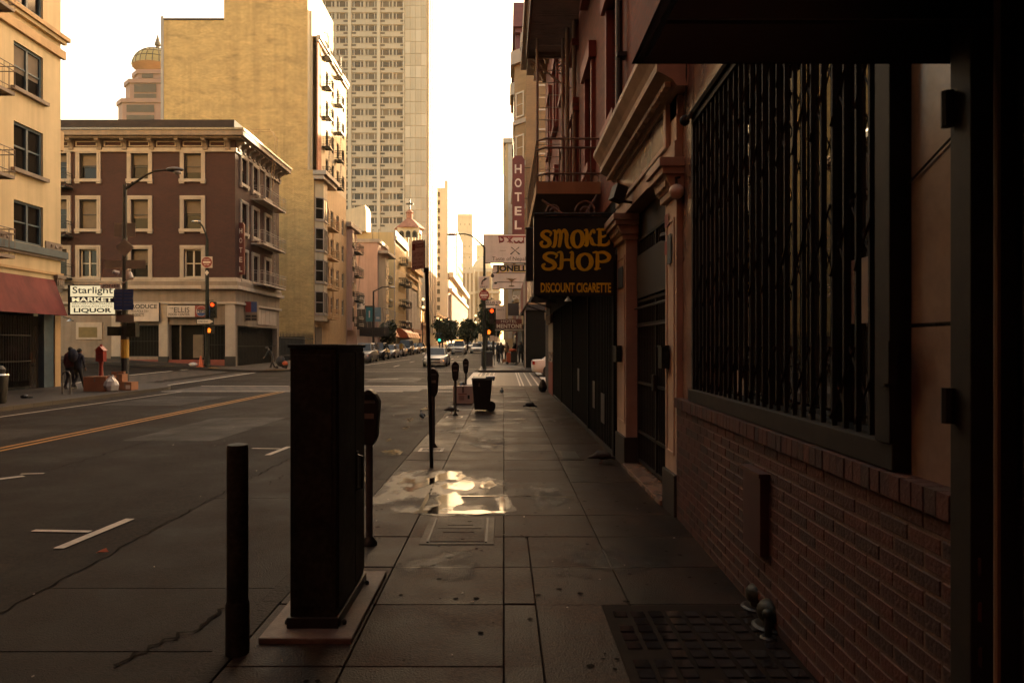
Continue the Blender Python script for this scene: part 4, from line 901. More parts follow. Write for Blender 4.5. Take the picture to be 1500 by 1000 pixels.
# G slim office
GY=225; g_=block('slim_office_tower','slim beige office tower with one column of dark windows',PX(636,GY)-8,PX(656,GY),GY,264,PZ(275,GY),'panel')
fg=FRONT(PX(636,GY),GY); 
gp=MB(); gp.box(-.62,.62,-.05,.2,0,1.5); GP=gp.mesh('window',M['glassd']); gf=MB(); gf.box(-.8,.8,-.12,.1,-.25,-.05); GF=gf.mesh('sill',M['trim'])
for k in range(19):
    z=PZ(288+11.85*k,GY)
    if z>6: o=inst('window',GP,g_,FP(fg,PX(641.7,GY)-PX(636,GY),z),0); sub('sill',GF,o)
m=MB(); m.box(PX(651,GY),PX(656,GY),GY+.2,GY+5,PZ(275,GY),PZ(264,GY)); m.build('roof_house',M['panel'],g_)
fgs=SIDE(PX(656,GY),GY)
for k in range(16):
    m=MB(); z=6+k*2.9; m.fbox(fgs,4,6,z,z+1.4,.002,.25); m.fbox(fgs,30,32,z,z+1.4,.002,.25); m.build('window',M['creamd'],g_)
# ribbed hall beyond
t=block('ribbed_stone_hall','long stone hall with close vertical ribs beyond the slim office tower',-34,LX+.3,226,330,26,'pinkgran')
fr_=SIDE(LX+.3,226); 
for k in range(25):
    m=MB(); m.fbox(fr_,2+k*4.1,3.4+k*4.1,4,19,.0,.9); m.build('rib',M['panel'],t)
m=MB(); m.fbox(fr_,0,104,20,21,.002,1.2); m.fbox(fr_,0,104,24.6,26.2,.002,1.6); m.build('cornice',M['panel'],t)
t=block('tall_sunlit_office','tall pale office block with a sunlit flank further down the street',-40,-18.2,266,300,47,'panel')
fr_=SIDE(-18.2,266)
for k in range(12):
    for j in range(6):
        m=MB(); m.fbox(fr_,2+j*5.4,5+j*5.4,7+k*3.2,8.9+k*3.2,.002,.1); m.build('window',M['glassd'],t)
# far towers
def gridmat(name,c1,c2,bw,bh,ms):
    return brickmat(name,c1,tuple(c*.8 for c in c1),c2,bw,bh,ms,.7,.1)
for nm,lb,a,b,py,Y,c1,c2,bw,bh,ms in (
  ('hazy_tower','hazy pale office tower ending the street view',671,691,318,520,(.16,.15,.13),(.50,.42,.31),3.4,4.2,1.5),
  ('hazy_flat_tower','faint flat topped tower right of the tallest hazy tower',699,716,362,640,(.25,.22,.18),(.52,.44,.33),4.2,4.6,1.7),
  ('green_window_office','brown office block with rows of greenish windows closing the street',677,694,400,380,(.10,.10,.075),(.20,.14,.085),2.6,3.6,1.1),
  ('ornate_corner_building','ornate cream building with arched top floor closing the street',691,731,398,400,(.09,.075,.06),(.34,.22,.13),3.0,4.4,1.6)):
    x0,x1,z1=PX(a,Y),PX(b,Y),PZ(py,Y)
    t=block(nm,lb,x0,x1,Y,Y+30,z1,gridmat(nm+'_windows',c1,c2,bw,bh,ms),'building')
    m=MB(); m.box(x0-.5,x1+.5,Y-.6,Y+1,z1-.01,z1+2.2); m.build('cornice',M['panel'],t); m=MB(); m.box(x0-.8,x1+.8,Y-1.2,Y-.02,z1*.72,z1*.72+1.4); m.build('band_course',M['panel'],t)
    n=max(3,int((x1-x0)/4)); 
    for k in range(n+1):
        m=MB(); xx=x0+(x1-x0)*k/n; m.box(xx-.55,xx+.55,Y-.5,Y-.01,0,z1-.1); m.build('pier',M['panel'],t)
    if nm=='ornate_corner_building':
        m=MB(); m.lathe([(7,0),(6.6,3),(4.5,7),(1.5,9.5),(.3,10)],((x0+x1)/2-2,Y+10,z1),14); m.build('dome',M['sunwall'],t)
# dome building, far left on the hill
DY=210; dx=lambda p:PX(p,DY); dz=lambda p:PZ(p,DY)
t=thing('pink_granite_dome_tower','pink granite tower with stepped floors and a golden dome','tower',(dx(210),DY,0))
tiers=[(165,268,300,145),(176,262,146,116.5),(188,256,115,103)]
for a,b,yb,yt in tiers:
    m=MB(); x0,x1=dx(a),dx(b); ch=3.0; d=(x1-x0)
    m.prism([(x0,DY+d-ch),(x0,DY+ch),(x0+ch,DY),(x1-ch,DY),(x1,DY+ch),(x1,DY+d-ch),(x1-ch,DY+d),(x0+ch,DY+d)],'z',dz(yb),dz(yt)); m.build('tier_wall',M['pinkgran'],t)
    m=MB(); o_=.5; m.prism([(x0-o_,DY+d-ch),(x0-o_,DY+ch-.2),(x0+ch-.2,DY-o_),(x1-ch,DY-o_),(x1+o_,DY+ch),(x1+o_,DY+d-ch)],'z',dz(yt)-1.2,dz(yt)+.05); m.build('tier_cornice',M['pinkgran'],t)
for a,b,y0,y1 in ((197,229,135.5,123.5),(197,229,146,138),(186,226,164.5,154),(186,226,178,169),(208.5,224.5,114.5,108)):
    m=MB(); m.box(dx(a),dx(b),DY-.25,DY+.05,dz(y0),dz(y1)); m.build('window_band',M['glassd'],t)
m=MB(); cxd=PX(231,DY+9); rd=33.5*(DY+9)/1000; m.lathe([(rd*math.cos(a),rd*.86*math.sin(a)) for a in [math.pi/2*k/9 for k in range(9)]]+[(.4,rd*.88)],(cxd,DY+9,PZ(102,DY+9)),24); m.build('dome',M['gold'],t)
m=MB()
for k in range(24):
    q=2*math.pi*k/24; m.tube([(cxd+rd*1.005*math.cos(a)*math.cos(q),DY+9+rd*1.005*math.cos(a)*math.sin(q),PZ(102,DY+9)+rd*.865*math.sin(a)) for a in [math.pi/2*j/9 for j in range(9)]],.13,4)
for a in (.35,.68,1.0):
    m.tube([(cxd+rd*1.005*math.cos(a)*math.cos(q),DY+9+rd*1.005*math.cos(a)*math.sin(q),PZ(102,DY+9)+rd*.865*math.sin(a)) for q in [2*math.pi*j/24 for j in range(25)]],.13,4)
m.build('dome_rib',M['iron'],t)
m=MB(); m.lathe([(.9,0),(.5,1.2),(1.0,1.6),(.6,3.0),(.05,5)],(cxd,DY+9,PZ(102,DY+9)+rd*.84),8); m.build('finial',M['iron'],t)
# ================================================================ near right: brick shop front, portal, red brick hotel
P0=Vector((1.72,6.77,0)); P1=Vector((1.55,2.35,0)); U=(P1-P0).normalized(); Nn=Vector((U.y,-U.x,0)); L=(P1-P0).length
fw_=(P0,U,Nn)
SH=thing('brick_front_shop','dark shop front with red brick base and barred display window','building',tuple(P0))
bk=[]
bmats=[mat('red_brick_a',(.046,.0115,.0090),.75,0,.3,6,.35,50),mat('red_brick_b',(.036,.0098,.0080),.75,0,.3,6,.35,50),mat('red_brick_c',(.026,.0088,.0080),.75,0,.3,6,.35,50),mat('red_brick_d',(.055,.0140,.0095),.75,0,.3,6,.35,50)]
rb=random.Random(3)
def brickmesh(l,h,d,mt):
    m=MB(); e=.003
    j=lambda:rb.uniform(-.002,.002)
    m.add([(0+j(),0,0+j()),(l+j(),0,0+j()),(l+j(),0,h+j()),(0+j(),0,h+j()),(e,-d+e,e),(l-e,-d+e,e),(l-e,-d+e,h-e),(e,-d+e,h-e),(2*e,-d,2*e),(l-2*e,-d,2*e),(l-2*e,-d,h-2*e),(2*e,-d,h-2*e)],
     [(0,1,5,4),(1,2,6,5),(2,3,7,6),(3,0,4,7),(4,5,9,8),(5,6,10,9),(6,7,11,10),(7,4,8,11),(8,9,10,11)])
    return m
PITCH,COURSE=.213,.0727
BM=[brickmesh(PITCH-.011,COURSE-.009,.006,b).mesh('brick',b) for b in bmats for _ in range(2)]
HB=[brickmesh(PITCH/2-.011,COURSE-.009,.006,b).mesh('brick',b) for b in bmats]
far=MB(); nb=0; rzf=frz(fw_)
cells=[]
for c in range(15):
    off=-(c%2)*PITCH/2; n=int((L+PITCH)/PITCH)+1
    for k in range(n):
        u=off+k*PITCH
        if u+PITCH>L+.24: continue
        if u<-.001: cells.append((0,c,True))
        else: cells.append((u,c,False))
cells.sort(key=lambda q:-q[0])
for i,(u,c,half) in enumerate(cells):
    z=c*COURSE+.008; pr=rb.uniform(-.001,.002)
    if i<236: inst('brick',(HB if half else BM)[rb.randrange(4 if half else 8)],SH,FP(fw_,u,z,pr),rzf)
    else:
        far.cur=rb.randrange(4); l=(PITCH/2 if half else PITCH)-.010; far.fbox(fw_,u,u+l,z,z+COURSE-.009,-.01,.006+pr*.6)
setp(far.build('brick_courses',bmats,SH),kind='stuff')
mortar=mat('mortar',(.085,.054,.042),.9,0,.25,8,.3,60)
m=MB(); m.fbox(fw_,0,L+.05,0,1.09,-.25,.003); m.build('mortar_bed',mortar,SH)
zc=15*COURSE+.008; n=int((L+.1)/.078)
CB=[]
for b in bmats:
    q=MB(); q.box(.004,.074,-.03,.22,0,.092); CB.append(q.mesh('cap_brick',b))
for k in range(n): inst('cap_brick',CB[rb.randrange(4)],SH,FP(fw_,k*.078,zc,rb.uniform(-.002,.003)),rzf)
m=MB(); m.fbox(fw_,0,L+.05,zc,zc+.086,-.22,.022); m.build('cap_mortar',mortar,SH)
ZL=zc+.092
# marble veneer piers and header
m=MB(); m.fbox(fw_,-.02,.42,ZL,5,-.35,-.06); m.build('veneer_panel',M['marble'],SH)
for a,b in ((ZL,1.78),(1.79,3.0),(3.01,5)):
    m=MB(); m.fbox(fw_,4.05,4.42,a,b-.006,-.35,-.06); m.build('veneer_panel',M['marble'],SH)
m=MB(); m.fbox(fw_,.425,4.045,3.86,5.0,-.35,-.065); m.build('veneer_panel',M['marble'],SH)
m=MB(); m.fbox(fw_,.42,4.05,ZL,3.85,-.30,-.28); m.build('shop_glass',M['glassm'],SH)
m=MB(); m.fbox(fw_,.42,4.05,ZL,ZL+.10,-.279,-.12); m.fbox(fw_,.42,4.05,3.78,3.86,-.279,-.12); m.fbox(fw_,1.9,1.96,ZL+.1,3.78,-.279,-.2); m.fbox(fw_,3.0,3.06,ZL+.1,3.78,-.279,-.2); m.build('window_frame',M['blackm'],SH)
for u0,u1,z0,z1 in ((3.08,3.27,1.82,2.16),(1.05,1.3,1.3,1.5)):
    m=MB(); m.fbox(fw_,u0,u1,z0,z1,-.277,-.272); m.build('notice',M['trim'],SH)
# scissor gate over the window, bar by bar
GA=thing('folding_window_gate','black folding scissor gate across the brick front shop window','gate',tuple(FP(fw_,2.2,ZL)))
m=MB(); m.fbox(fw_,.46,4.02,ZL+.005,ZL+.115,-.115,.0); m.fbox(fw_,.46,4.02,3.74,3.84,-.115,-.03); m.fbox(fw_,.46,.52,ZL+.115,3.74,-.11,-.03); m.fbox(fw_,3.90,4.02,ZL+.115,3.74,-.115,.01); m.build('gate_frame',M['blackgate'],GA,bevel=.004)
nbars=27; us=[.56+(3.86-.56)*k/(nbars-1) for k in range(nbars)]
b0=MB(); b0.box(-.008,.008,-.012,.012,0,3.74-ZL-.11); BAR=b0.mesh('bar',M['blackgate'])
for u in us:
    inst('bar',BAR,GA,FP(fw_,u+rb.uniform(-.006,.006),ZL+.113,-.06),rzf)
lk=MB(); lk.tube([(0,-.016,0),(us[2]-us[0],-.016,.36)],.006,4); lk2=MB(); lk2.tube([(0,.016,.36),(us[2]-us[0],.016,0)],.006,4)
LKM=[lk.mesh('scissor_link',M['blackgate']),lk2.mesh('scissor_link',M['blackgate'])]
for z in (1.34,2.05,2.8,3.28):
    for k in range(0,nbars-2,1): inst('scissor_link',LKM[k%2],GA,FP(fw_,us[k],z,-.06),rzf)
m=MB(); m.fbox(fw_,3.96,4.06,1.55,1.72,.0,.035); m.build('lock_box',M['blackgate'],GA)
m=MB(); m.ball(tuple(FP(fw_,.42,3.8,.02)),(.05,.05,.05)); m.tube([FP(fw_,.3,3.8,.0),FP(fw_,.6,3.8,.0)],.02,6); m.build('pivot',M['blackgate'],GA)
m=MB(); m.tube([FP(fw_,.48,3.82,-.02),FP(fw_,4.1,3.82,-.02)],.03,6); m.build('roller_tube',M['blackgate'],GA)
m=MB(); m.tube([FP(fw_,.2,5,-.05),FP(fw_,.22,4.3,-.04),FP(fw_,.17,3.85,-.04)],.008,4); m.build('cable',M['ink'],SH)
m=MB(); m.tube([FP(fw_,4.05,2.35,-.05),FP(fw_,4.42,2.48,-.05)],.006,4); m.build('cable',M['ink'],SH)
# vent cover on the brick base
t=thing('wall_vent_box','flat red painted steel box on the red brick base','box',tuple(FP(fw_,2.52,.3)))
m=MB(); u1=2.62; m.fbox(fw_,2.28,u1,.42,.90,.005,.06); m.build('cover',M['box_r'],t,bevel=.004); m=MB(); m.fbox(fw_,2.26,u1+.02,.90,.925,.005,.075); m.build('drip_lip',M['box_r'],t)
# black post and folding door gate at the right edge
PO=FP(fw_,4.43,0)
t=thing('black_door_post','black steel door post right of the red brick base','post',tuple(PO))
m=MB(); m.fbox(fw_,4.45,4.56,0,3.0,-.12,.03); m.build('post',M['blackgate'],t,bevel=.004)
for z in (.4,1.5,2.5): m=MB(); m.tube([FP(fw_,4.47,z-.06,.05),FP(fw_,4.47,z+.06,.05)],.02,8); m.build('hinge',M['blackgate'],t)
glint_=MB(); glint_.ball(tuple(FP(fw_,2.95,1.94,-.268)),(.011,.011,.011),8,6); glint_.build('signal_glint',M['lit_r'],SH)  # glowing dot added as the reflection of a red signal in the glass
t=thing('folding_door_gate','black folding lattice gate at the right edge beside the door post','gate',tuple(FP(fw_,5.0,0)))
for k in range(12):
    inst('bar',BARL if 0 else BAR,t,FP(fw_,4.66+k*.115,.03,-.08),rzf,(1,1,1.12))
for z in (.25,.9,1.55,2.2):
    for k in range(0,10): inst('scissor_link',LKM[k%2],t,FP(fw_,4.66+k*.115,z,-.08),rzf,(.85,1,1.1))
m=MB(); m.fbox(fw_,4.57,6.2,0,.04,-.12,-.04); m.build('floor_track',M['blackgate'],t)
m=MB(); m.tube([FP(fw_,4.64,.04,.0),FP(fw_,4.64,3.0,.0)],.010,6); m.build('pull_bar',M['trimd'],t)
t=thing('doorway_wall','dim yellowish block wall inside the gated doorway','wall',tuple(FP(fw_,5.2,0,-.9)))
m=MB(); m.fbox(fw_,4.45,7.5,0,3.2,-1.1,-.95); m.fbox(fw_,4.45,4.5,0,3.2,-.95,-.36); m.build('block_face',brickmat('yellow_block',(.13,.10,.04),(.10,.08,.03),(.12,.10,.08),.4,.2,.012),t)
m=MB(); m.fbox(fw_,7.4,7.5,0,3.2,-.95,.0); m.fbox(fw_,7.5,12,0,3.2,-.4,0); m.build('return_wall',M['stoned'],t); m=MB(); m.fbox(fw_,4.45,12,3.2,3.3,-1.1,-.02); m.build('ceiling',M['stoned'],t)
m=MB(); m.fbox(fw_,4.424,4.444,0,5,-.36,-.062); m.build('jamb',M['stoned'],t)
# black awning overhead
t=thing('black_shop_awning','large black cloth awning overhead at upper right','awning',(1.1,2.0,2.7))
ya,yb=2.46,-2.5; xa=PX(925,ya); zb=PZ(94,ya); xw=PX(1399,ya)+.02
m=MB(); sl_=(PZ(0,ya)-zb)/(PX(985,ya)-xa); xt=xw; zt=zb+(xt-xa)*1.6
m.add([(xa,ya,zb),(xa,yb,zb),(xt,yb,zt),(xt,ya,zt)],[(0,1,2,3)]); m.add([(xa+.01,ya-.01,zb),(xa+.01,yb,zb),(xt,yb,zt-.01),(xt,ya-.01,zt-.01)],[(3,2,1,0)])
m.add([(xa,ya,zb),(xt,ya,zb),(xt,ya,zt)],[(0,1,2)]); m.add([(xa,ya-.012,zb),(xt,ya-.012,zb),(xt,ya-.012,zt)],[(2,1,0)])
m.build('canvas',M['awning'],t)
m=MB(); 
for y_ in (2.2,1.2,.2): m.bar((xa+.05,y_,zb+.03),(xt,y_,zb+.03),.012); m.bar((xa+.05,y_,zb+.03),(xt,y_,zt-.05),.012)
m.bar((xa+.05,ya-.03,zb+.02),(xa+.05,yb,zb+.02),.014); m.bar((xa+.3,ya-.05,zb+.3),(xt,ya-.05,zb+.27),.01); m.build('awning_frame',M['dsteel'],t)
# ---- red brick hotel over the portal
WX_=1.72
RB=thing('red_brick_hotel','red brick hotel with fire escapes and a carved stone street portal','building',(WX_,17,0))
fr=SIDR(WX_,28.2); um=28.2-6.75
fl=[(5.2,7.1),(8.8,10.7)]
wu=[28.2-y for y in (10.5,13.4,16.3,19.2,22.1,25)]
hol=[(u-.45,u+.45,a,b) for u in wu for a,b in fl]
m=MB(); wall(m,fr,0,28.2-6.75,4.0,13.2,hol,.3); wall(m,(fr[0],fr[1],fr[2]),28.2-6.75,28.2+2,5,13.2)
m.add([(WX_,28.2,0),(14,28.2,0),(14,28.2,13.2),(WX_,28.2,13.2)],[(0,1,2,3)]); m.add([(WX_,28.2,13.2),(14,28.2,13.2),(14,-2,13.2),(WX_,-2,13.2)],[(0,1,2,3)]); m.build('brick_wall',M['redb'],RB)
m=MB(); m.box(WX_+.5,WX_+.55,7.3,28,4.7,13); m.build('dark_interior',M['ink'],RB)
kR=window_kit(.9,1.9,.07,.1); wt_=MB(); wt_.box(-.6,-.45,-.08,.02,-.05,1.9); wt_.box(.45,.6,-.08,.02,-.05,1.9); wt_.box(-.68,.68,-.14,.02,1.9,2.2); wt_.box(-.65,.65,-.16,.02,-.2,-.05); WT=wt_.mesh('window_surround',M['redtrim'])
for u in wu:
    for a,b in fl: put_window(kR,RB,fr,u,a,-.15); inst('window_surround',WT,RB,FP(fr,u,a),frz(fr))
for u,z0,z1,r in ((28.2-9.6,4.75,12.5,.045),(28.2-15.7,4.2,12.9,.05)):
    m=MB(); m.tube([FP(fr,u,z0,.1),FP(fr,u,z1,.1)],r,8)
    for k in range(4): m.fbox(fr,u-.08,u+.08,z0+1+k*2,z0+1.06+k*2,.0,.14)
    m.build('drain_pipe',M['trimd'] if r>.046 else M['ink'],RB)
m=MB(); m.fbox(fr,-.9,28,13.0,13.25,.002,.45); m.fbox(fr,-.95,28,13.25,13.5,.002,.75); m.fbox(fr,-1.0,28,13.5,14.1,.002,1.0); m.build('cornice',M['trim'],RB)
cbk=MB(); cbk.prism([(0,0),(-.12,0),(-.25,.3),(-.62,.55),(-.62,.7),(0,.7)],'x',-.1,.1); CBK=cbk.mesh('cornice_bracket',M['trimd'])
for k in range(16): inst('cornice_bracket',CBK,RB,FP(fr,.2+k*.9,12.55),frz(fr))
def scroll(mb,c,r,turns,fr,w0=.014,flip=1):
    pts=[]
    for k in range(int(turns*14)+1):
        a=k/14*2*math.pi; rr=r*(1-k/(turns*14+3)); pts.append(FP(fr,c[0],c[1],c[2])+Vector((flip*rr*math.cos(a),0,rr*math.sin(a))))
    mb.tube(pts,w0,5)
def balcony(z,y0,y1,xo,rails=True):
    fz=(Vector((WX_,y1,0)),Vector((0,-1,0)),Vector((-1,0,0))); ln=y1-y0; out=WX_-xo
    m=MB()
    for k in range(int(ln/.085)-1): m.fbox(fz,.07+k*.085,.07+k*.085+.045,z-.03,z,.03,out-.01)
    for u in (0.0,ln/2,ln-.06): m.fbox(fz,u,u+.06,z-.12,z-.031,.01,out)
    m.fbox(fz,0,ln,z-.16,z+.05,out,out+.05); m.fbox(fz,ln,ln+.05,z-.16,z+.05,.01,out+.05); m.fbox(fz,-.05,0,z-.16,z+.05,.01,out+.05)
    if z<5: m.fbox(fz,.02,ln-.02,z-.05,z-.035,.02,out-.01)
    pl=m.build('fire_escape_platform',M['creamd'] if z<5 else M['trimd'],RB)
    r=MB()
    for zz in (z+.82,z+.66,z+.2):
        r.tube([FP(fz,-.02,zz,.02),FP(fz,-.02,zz,out-.12),FP(fz,.12,zz,out+.02),FP(fz,ln-.12,zz,out+.02),FP(fz,ln+.02,zz,out-.12),FP(fz,ln+.02,zz,.02)],.02,6)
    for k in range(int(ln/.34)+1): u=k*.34; r.bar(FP(fz,u,z,out+.02),FP(fz,u,z+.82,out+.02),.02)
    for k in range(1,6):
        for u in (-.02,ln+.02): r.bar(FP(fz,u,z,out*k/6),FP(fz,u,z+.66,out*k/6),.018)
    for k in range(5):
        c=FP(fz,ln+.02,z+.11,out*(k+.5)/5); pts=[c+Vector((.075*math.cos(a),0,.075*math.sin(a))) for a in [2*math.pi*q/10 for q in range(11)]]; r.tube(pts,.008,4)
    r.build('railing',M['trimd'],pl)
    s=MB()
    for u in (ln-.02,.05):
        fq=(fz[0],fz[1],fz[2]); base=FP(fq,u,z-.2,0)
        P=lambda w,dz: base+Vector((-w,0,dz))
        s.tube([P(.02,-.75),P(.12,-.72),P(.3,-.6),P(.52,-.42),P(out*.75,-.2),P(out*.95,-.06)],.024,6)
        for c,rr in ((.2,.2),(.78,.13)):
            pts=[]
            for k in range(26):
                a=k/25*2*math.pi*1.6; q=rr*(1-k/32); pts.append(P(c+.06+q*math.cos(a),-.26+q*math.sin(a)))
            s.tube(pts,.018,5)
    s.build('scroll_bracket',M['trim'],pl)
balcony(4.55,12.1,17.0,.62); balcony(9.2,11.6,17.4,.62); 
m=MB()
for x_ in (PX(787,16.6),PX(824,16.6)): m.tube([(x_,16.6,4.5),(x_,16.6,10.2)],.035,8)
for k in range(18): m.bar((PX(787,16.6),16.6,4.8+k*.3),(PX(824,16.6),16.6,4.8+k*.3),.013)
m.build('ladder',M['trim'],RB)
m=MB(); m.tube([(PX(831,15.9),15.9,4.6),(PX(831,15.9),15.9,9.1)],.05,8); m.build('drain_pipe',M['trimd'],RB)

# portal
def pil(y0,y1):
    m=MB(); m.box(WX_,WX_+.16,y0,y1,.42,3.2); m.box(WX_-.012,WX_,y0+.07,y0+.1,.6,3.0); m.box(WX_-.012,WX_,y1-.1,y1-.07,.6,3.0); m.box(WX_-.012,WX_,y0+.1,y1-.1,.6,.63); m.box(WX_-.012,WX_,y0+.1,y1-.1,2.97,3.0); m.build('pilaster',M['stone'],RB)
    m=MB(); m.box(WX_-.03,WX_+.16,y0-.02,y1+.02,-.01,.419); m.build('pilaster_base',M['stoned'],RB,bevel=.01)
    m=MB(); m.box(WX_-.05,WX_+.17,y0-.03,y1+.03,3.2,3.27); m.prism([(WX_+.17,3.27),(WX_-.06,3.27),(WX_-.1,3.34),(WX_-.12,3.40),(WX_+.17,3.40)],'y',y0-.05,y1+.05); m.box(WX_-.16,WX_+.17,y0-.08,y1+.08,3.40,3.47); m.box(WX_-.19,WX_+.17,y0-.10,y1+.10,3.47,3.56); m.build('capital',M['stone'],RB,bevel=.006)
    m=MB()
    for k in range(5): m.disc((WX_-.085,y0+(y1-y0)*(k+.5)/5,3.335),.04,'x',.05,10)
    m.build('capital_egg',M['stone'],RB)
    m=MB(); m.box(WX_-.02,WX_-.011,y0+.16,y1-.16,2.55,2.85); m.build('green_inlay',M['teal'],RB)
pil(6.8,7.27); pil(9.62,10.36)
m=MB(); m.box(WX_-.02,WX_+.2,6.8,10.4,3.57,3.75); m.box(WX_,WX_+.2,6.8,10.4,3.75,4.3); m.build('entablature',M['stone'],RB)
m=MB(); m.box(WX_-.02,WX_-.001,7.15,10.1,3.8,4.16); m.build('marble_panel',M['marble'],RB)
m=MB(); 
for a,b,c,d in ((7.05,7.15,3.75,4.2),(10.1,10.2,3.75,4.2),(7.15,10.1,4.16,4.2),(7.15,10.1,3.751,3.8)): m.box(WX_-.05,WX_-.001,a,b,c,d)
m.build('panel_moulding',M['stone'],RB)
m=MB(); m.prism([(WX_+.1,4.2),(WX_-.06,4.2),(WX_-.1,4.26),(WX_-.17,4.30),(WX_-.25,4.34),(WX_-.25,4.42),(WX_-.28,4.48),(WX_-.35,4.58),(WX_-.35,4.64),(WX_+.1,4.72)],'y',6.55,10.45); m.build('cornice',M['stone'],RB)
de=MB(); de.box(-.035,.035,-.06,0,-.05,0); DE=de.mesh('dentil',M['stone'])
for k in range(38): inst('dentil',DE,RB,(WX_-.10,6.65+k*.1,4.262),rad(-90))
m=MB(); m.box(WX_+.16,WX_+.9,6.78,7.3,0,4); m.box(WX_+.16,WX_+.9,9.6,10.4,0,4); m.box(WX_+.2,WX_+.9,7.3,9.6,3.2,4); m.build('portal_reveal',M['stoned'],RB)
m=MB(); m.box(WX_+.85,WX_+.9,7.3,9.6,0,3.2); m.build('back_door',M['ink'],RB)
m=MB(); m.box(WX_-.06,WX_+.9,7.28,9.6,.0,.06); m.build('threshold',M['marble'],RB,bevel=.008)
t=thing('portal_door_gate','black barred street gate under the carved stone portal','gate',(WX_+.17,8.4,0))
fgx=SIDR(WX_+.19,9.6)
pb=MB(); pb.box(-.011,.011,-.011,.011,.07,3.2); PB=pb.mesh('bar',M['blackgate'])
for k in range(24): inst('bar',PB,t,FP(fgx,.04+k*.098,0),0)
m=MB()
for v in (.1,.5,1.18,1.98,2.3,3.15): m.fbox(fgx,.0,2.3,v,v+.035,-.03,.03)
m.fbox(fgx,1.1,1.16,.1,3.15,-.03,.03); m.fbox(fgx,.0,.05,.1,3.15,-.03,.03); m.build('gate_frame',M['blackgate'],t)
m=MB(); m.tube([FP(fgx,.05,2.22,.07),FP(fgx,2.25,2.22,.07)],.016,6); m.tube([FP(fgx,.05,1.97,.05),FP(fgx,2.25,1.97,.05)],.012,6); m.build('pull_bar',M['dsteel'],t)
m=MB(); m.fbox(fgx,.05,2.25,2.36,2.95,.031,.05); m.build('transom_panel',M['stoned'],t)
m=MB(); m.fbox(fgx,1.14,1.24,1.15,1.35,.031,.08); m.build('lock_box',M['blackgate'],t)
for y0,y1,lb in ((7.05,7.22,'black mailbox on the nearer portal pilaster'),(9.9,10.15,'black mailbox on the farther portal pilaster')):
    t=thing('wall_mailbox',lb,'mailbox',(WX_,y0,1.5)); m=MB(); m.box(WX_-.09,WX_-.013,y0,y1,1.47,1.69); m.build('box',M['blackp'],t,bevel=.004); m=MB(); m.box(WX_-.1,WX_-.013,y0-.01,y1+.01,1.691,1.71); m.build('lid',M['blackp'],t)
t=thing('globe_lamp','white glass globe lamp under the portal capital','lamp',(WX_-.02,6.72,3.2)); m=MB(); m.ball((WX_-.02,6.72,3.22),(.075,.075,.075),14,10); m.build('globe',M['letter'],t,smooth=60); m=MB(); m.tube([(WX_-.02,6.72,3.28),(WX_-.02,6.74,3.36),(WX_+.06,6.78,3.38)],.015,6); m.build('bracket',M['ink'],t)
t=thing('flood_lamp','small dark floodlight box on the portal ledge','lamp',(WX_-.1,8.6,3.6)); m=MB(); m.cbox((WX_-.2,9.05,3.72),(.16,.2,.2),.2,.3); m.build('housing',M['ink'],t); m=MB(); m.tube([(WX_-.15,9.05,3.62),(WX_,9.05,3.6)],.02,6); m.build('bracket',M['ink'],t)
t=thing('door_camera','black camera beside small red stickers by the portal gate','camera',(WX_+.1,7.4,2.9)); m=MB(); m.tube([(WX_+.14,7.35,2.92),(WX_+.02,7.5,2.9)],[.05,.045],8); m.build('body',M['ink'],t); m=MB(); m.tube([(WX_+.16,7.32,2.98),(WX_+.14,7.35,2.92)],.012,5); m.build('bracket',M['ink'],t)
for z0,z1 in ((2.95,3.08),(2.66,2.8)):
    m=MB(); m.box(WX_-.014,WX_-.012,7.08,7.24,z0,z1); m.build('warning_sticker',M['signred'],RB)
# shuttered shop front
t=thing('shuttered_smoke_shop','dark ribbed shutters of the smoke shop along the pavement','shop front',(WX_,17,0))
m=MB(); m.box(WX_+.05,WX_+.1,10.42,23.2,.05,4.0); m.build('back_panel',M['shutter'],t)
fs_=SIDR(WX_,23.2); 
rb_=MB(); rb_.box(-.035,.035,-.03,.048,.08,2.85); RBM=rb_.mesh('shutter_rib',M['shutter'])
for k in range(70): 
    inst('shutter_rib',RBM,t,FP(fs_,.1+k*.18,0),frz(fs_))
for y in (10.45,13.6,16.8,20,23.1):
    m=MB(); m.box(WX_-.05,WX_+.05,y-.06,y+.06,0,3.0); m.build('shutter_post',M['shutter'],t)
m=MB(); m.box(WX_-.06,WX_+.05,10.42,23.2,2.86,3.1); m.build('shutter_hood',M['shutter'],t)
m=MB(); m.box(WX_-.05,WX_+.05,10.5,23.1,-.01,.07); m.build('sill',M['stoned'],t)
m=MB(); m.box(WX_+.02,WX_+.3,10.42,28,2.9,4.6); m.build('fascia',M['shutter'],t)
for y,z,w_ in ((12.6,.55,.3),(15.2,.7,.35),(11.4,.4,.4)):
    m=MB(); m.box(WX_-.042,WX_-.036,y,y+w_,z,z+.5); m.build('faded_poster',M['dsteel'],t)
# corner pillar
t=thing('corner_shop_pillar','corner pillar with oxide red base and tan tiles at the street corner','pillar',(WX_,24,0))
m=MB(); m.box(WX_-.06,WX_+.5,23.3,25.4,0,1.15); m.build('red_base',M['redtrim'],t); m=MB(); m.box(WX_-.06,WX_+.5,23.3,25.4,1.15,1.5); m.build('tile_band',M['marble'],t); m=MB(); m.box(WX_-.06,WX_+.5,23.3,25.4,1.5,2.5); m.build('pillar_shaft',M['trim'],t); m=MB(); m.box(WX_-.14,WX_+.5,23.2,25.5,2.5,2.8); m.build('pillar_cap',M['trimd'],t)
m=MB(); m.box(WX_,WX_+.5,25.4,28.2,0,3.2); m.build('return_wall',M['stoned'],t)
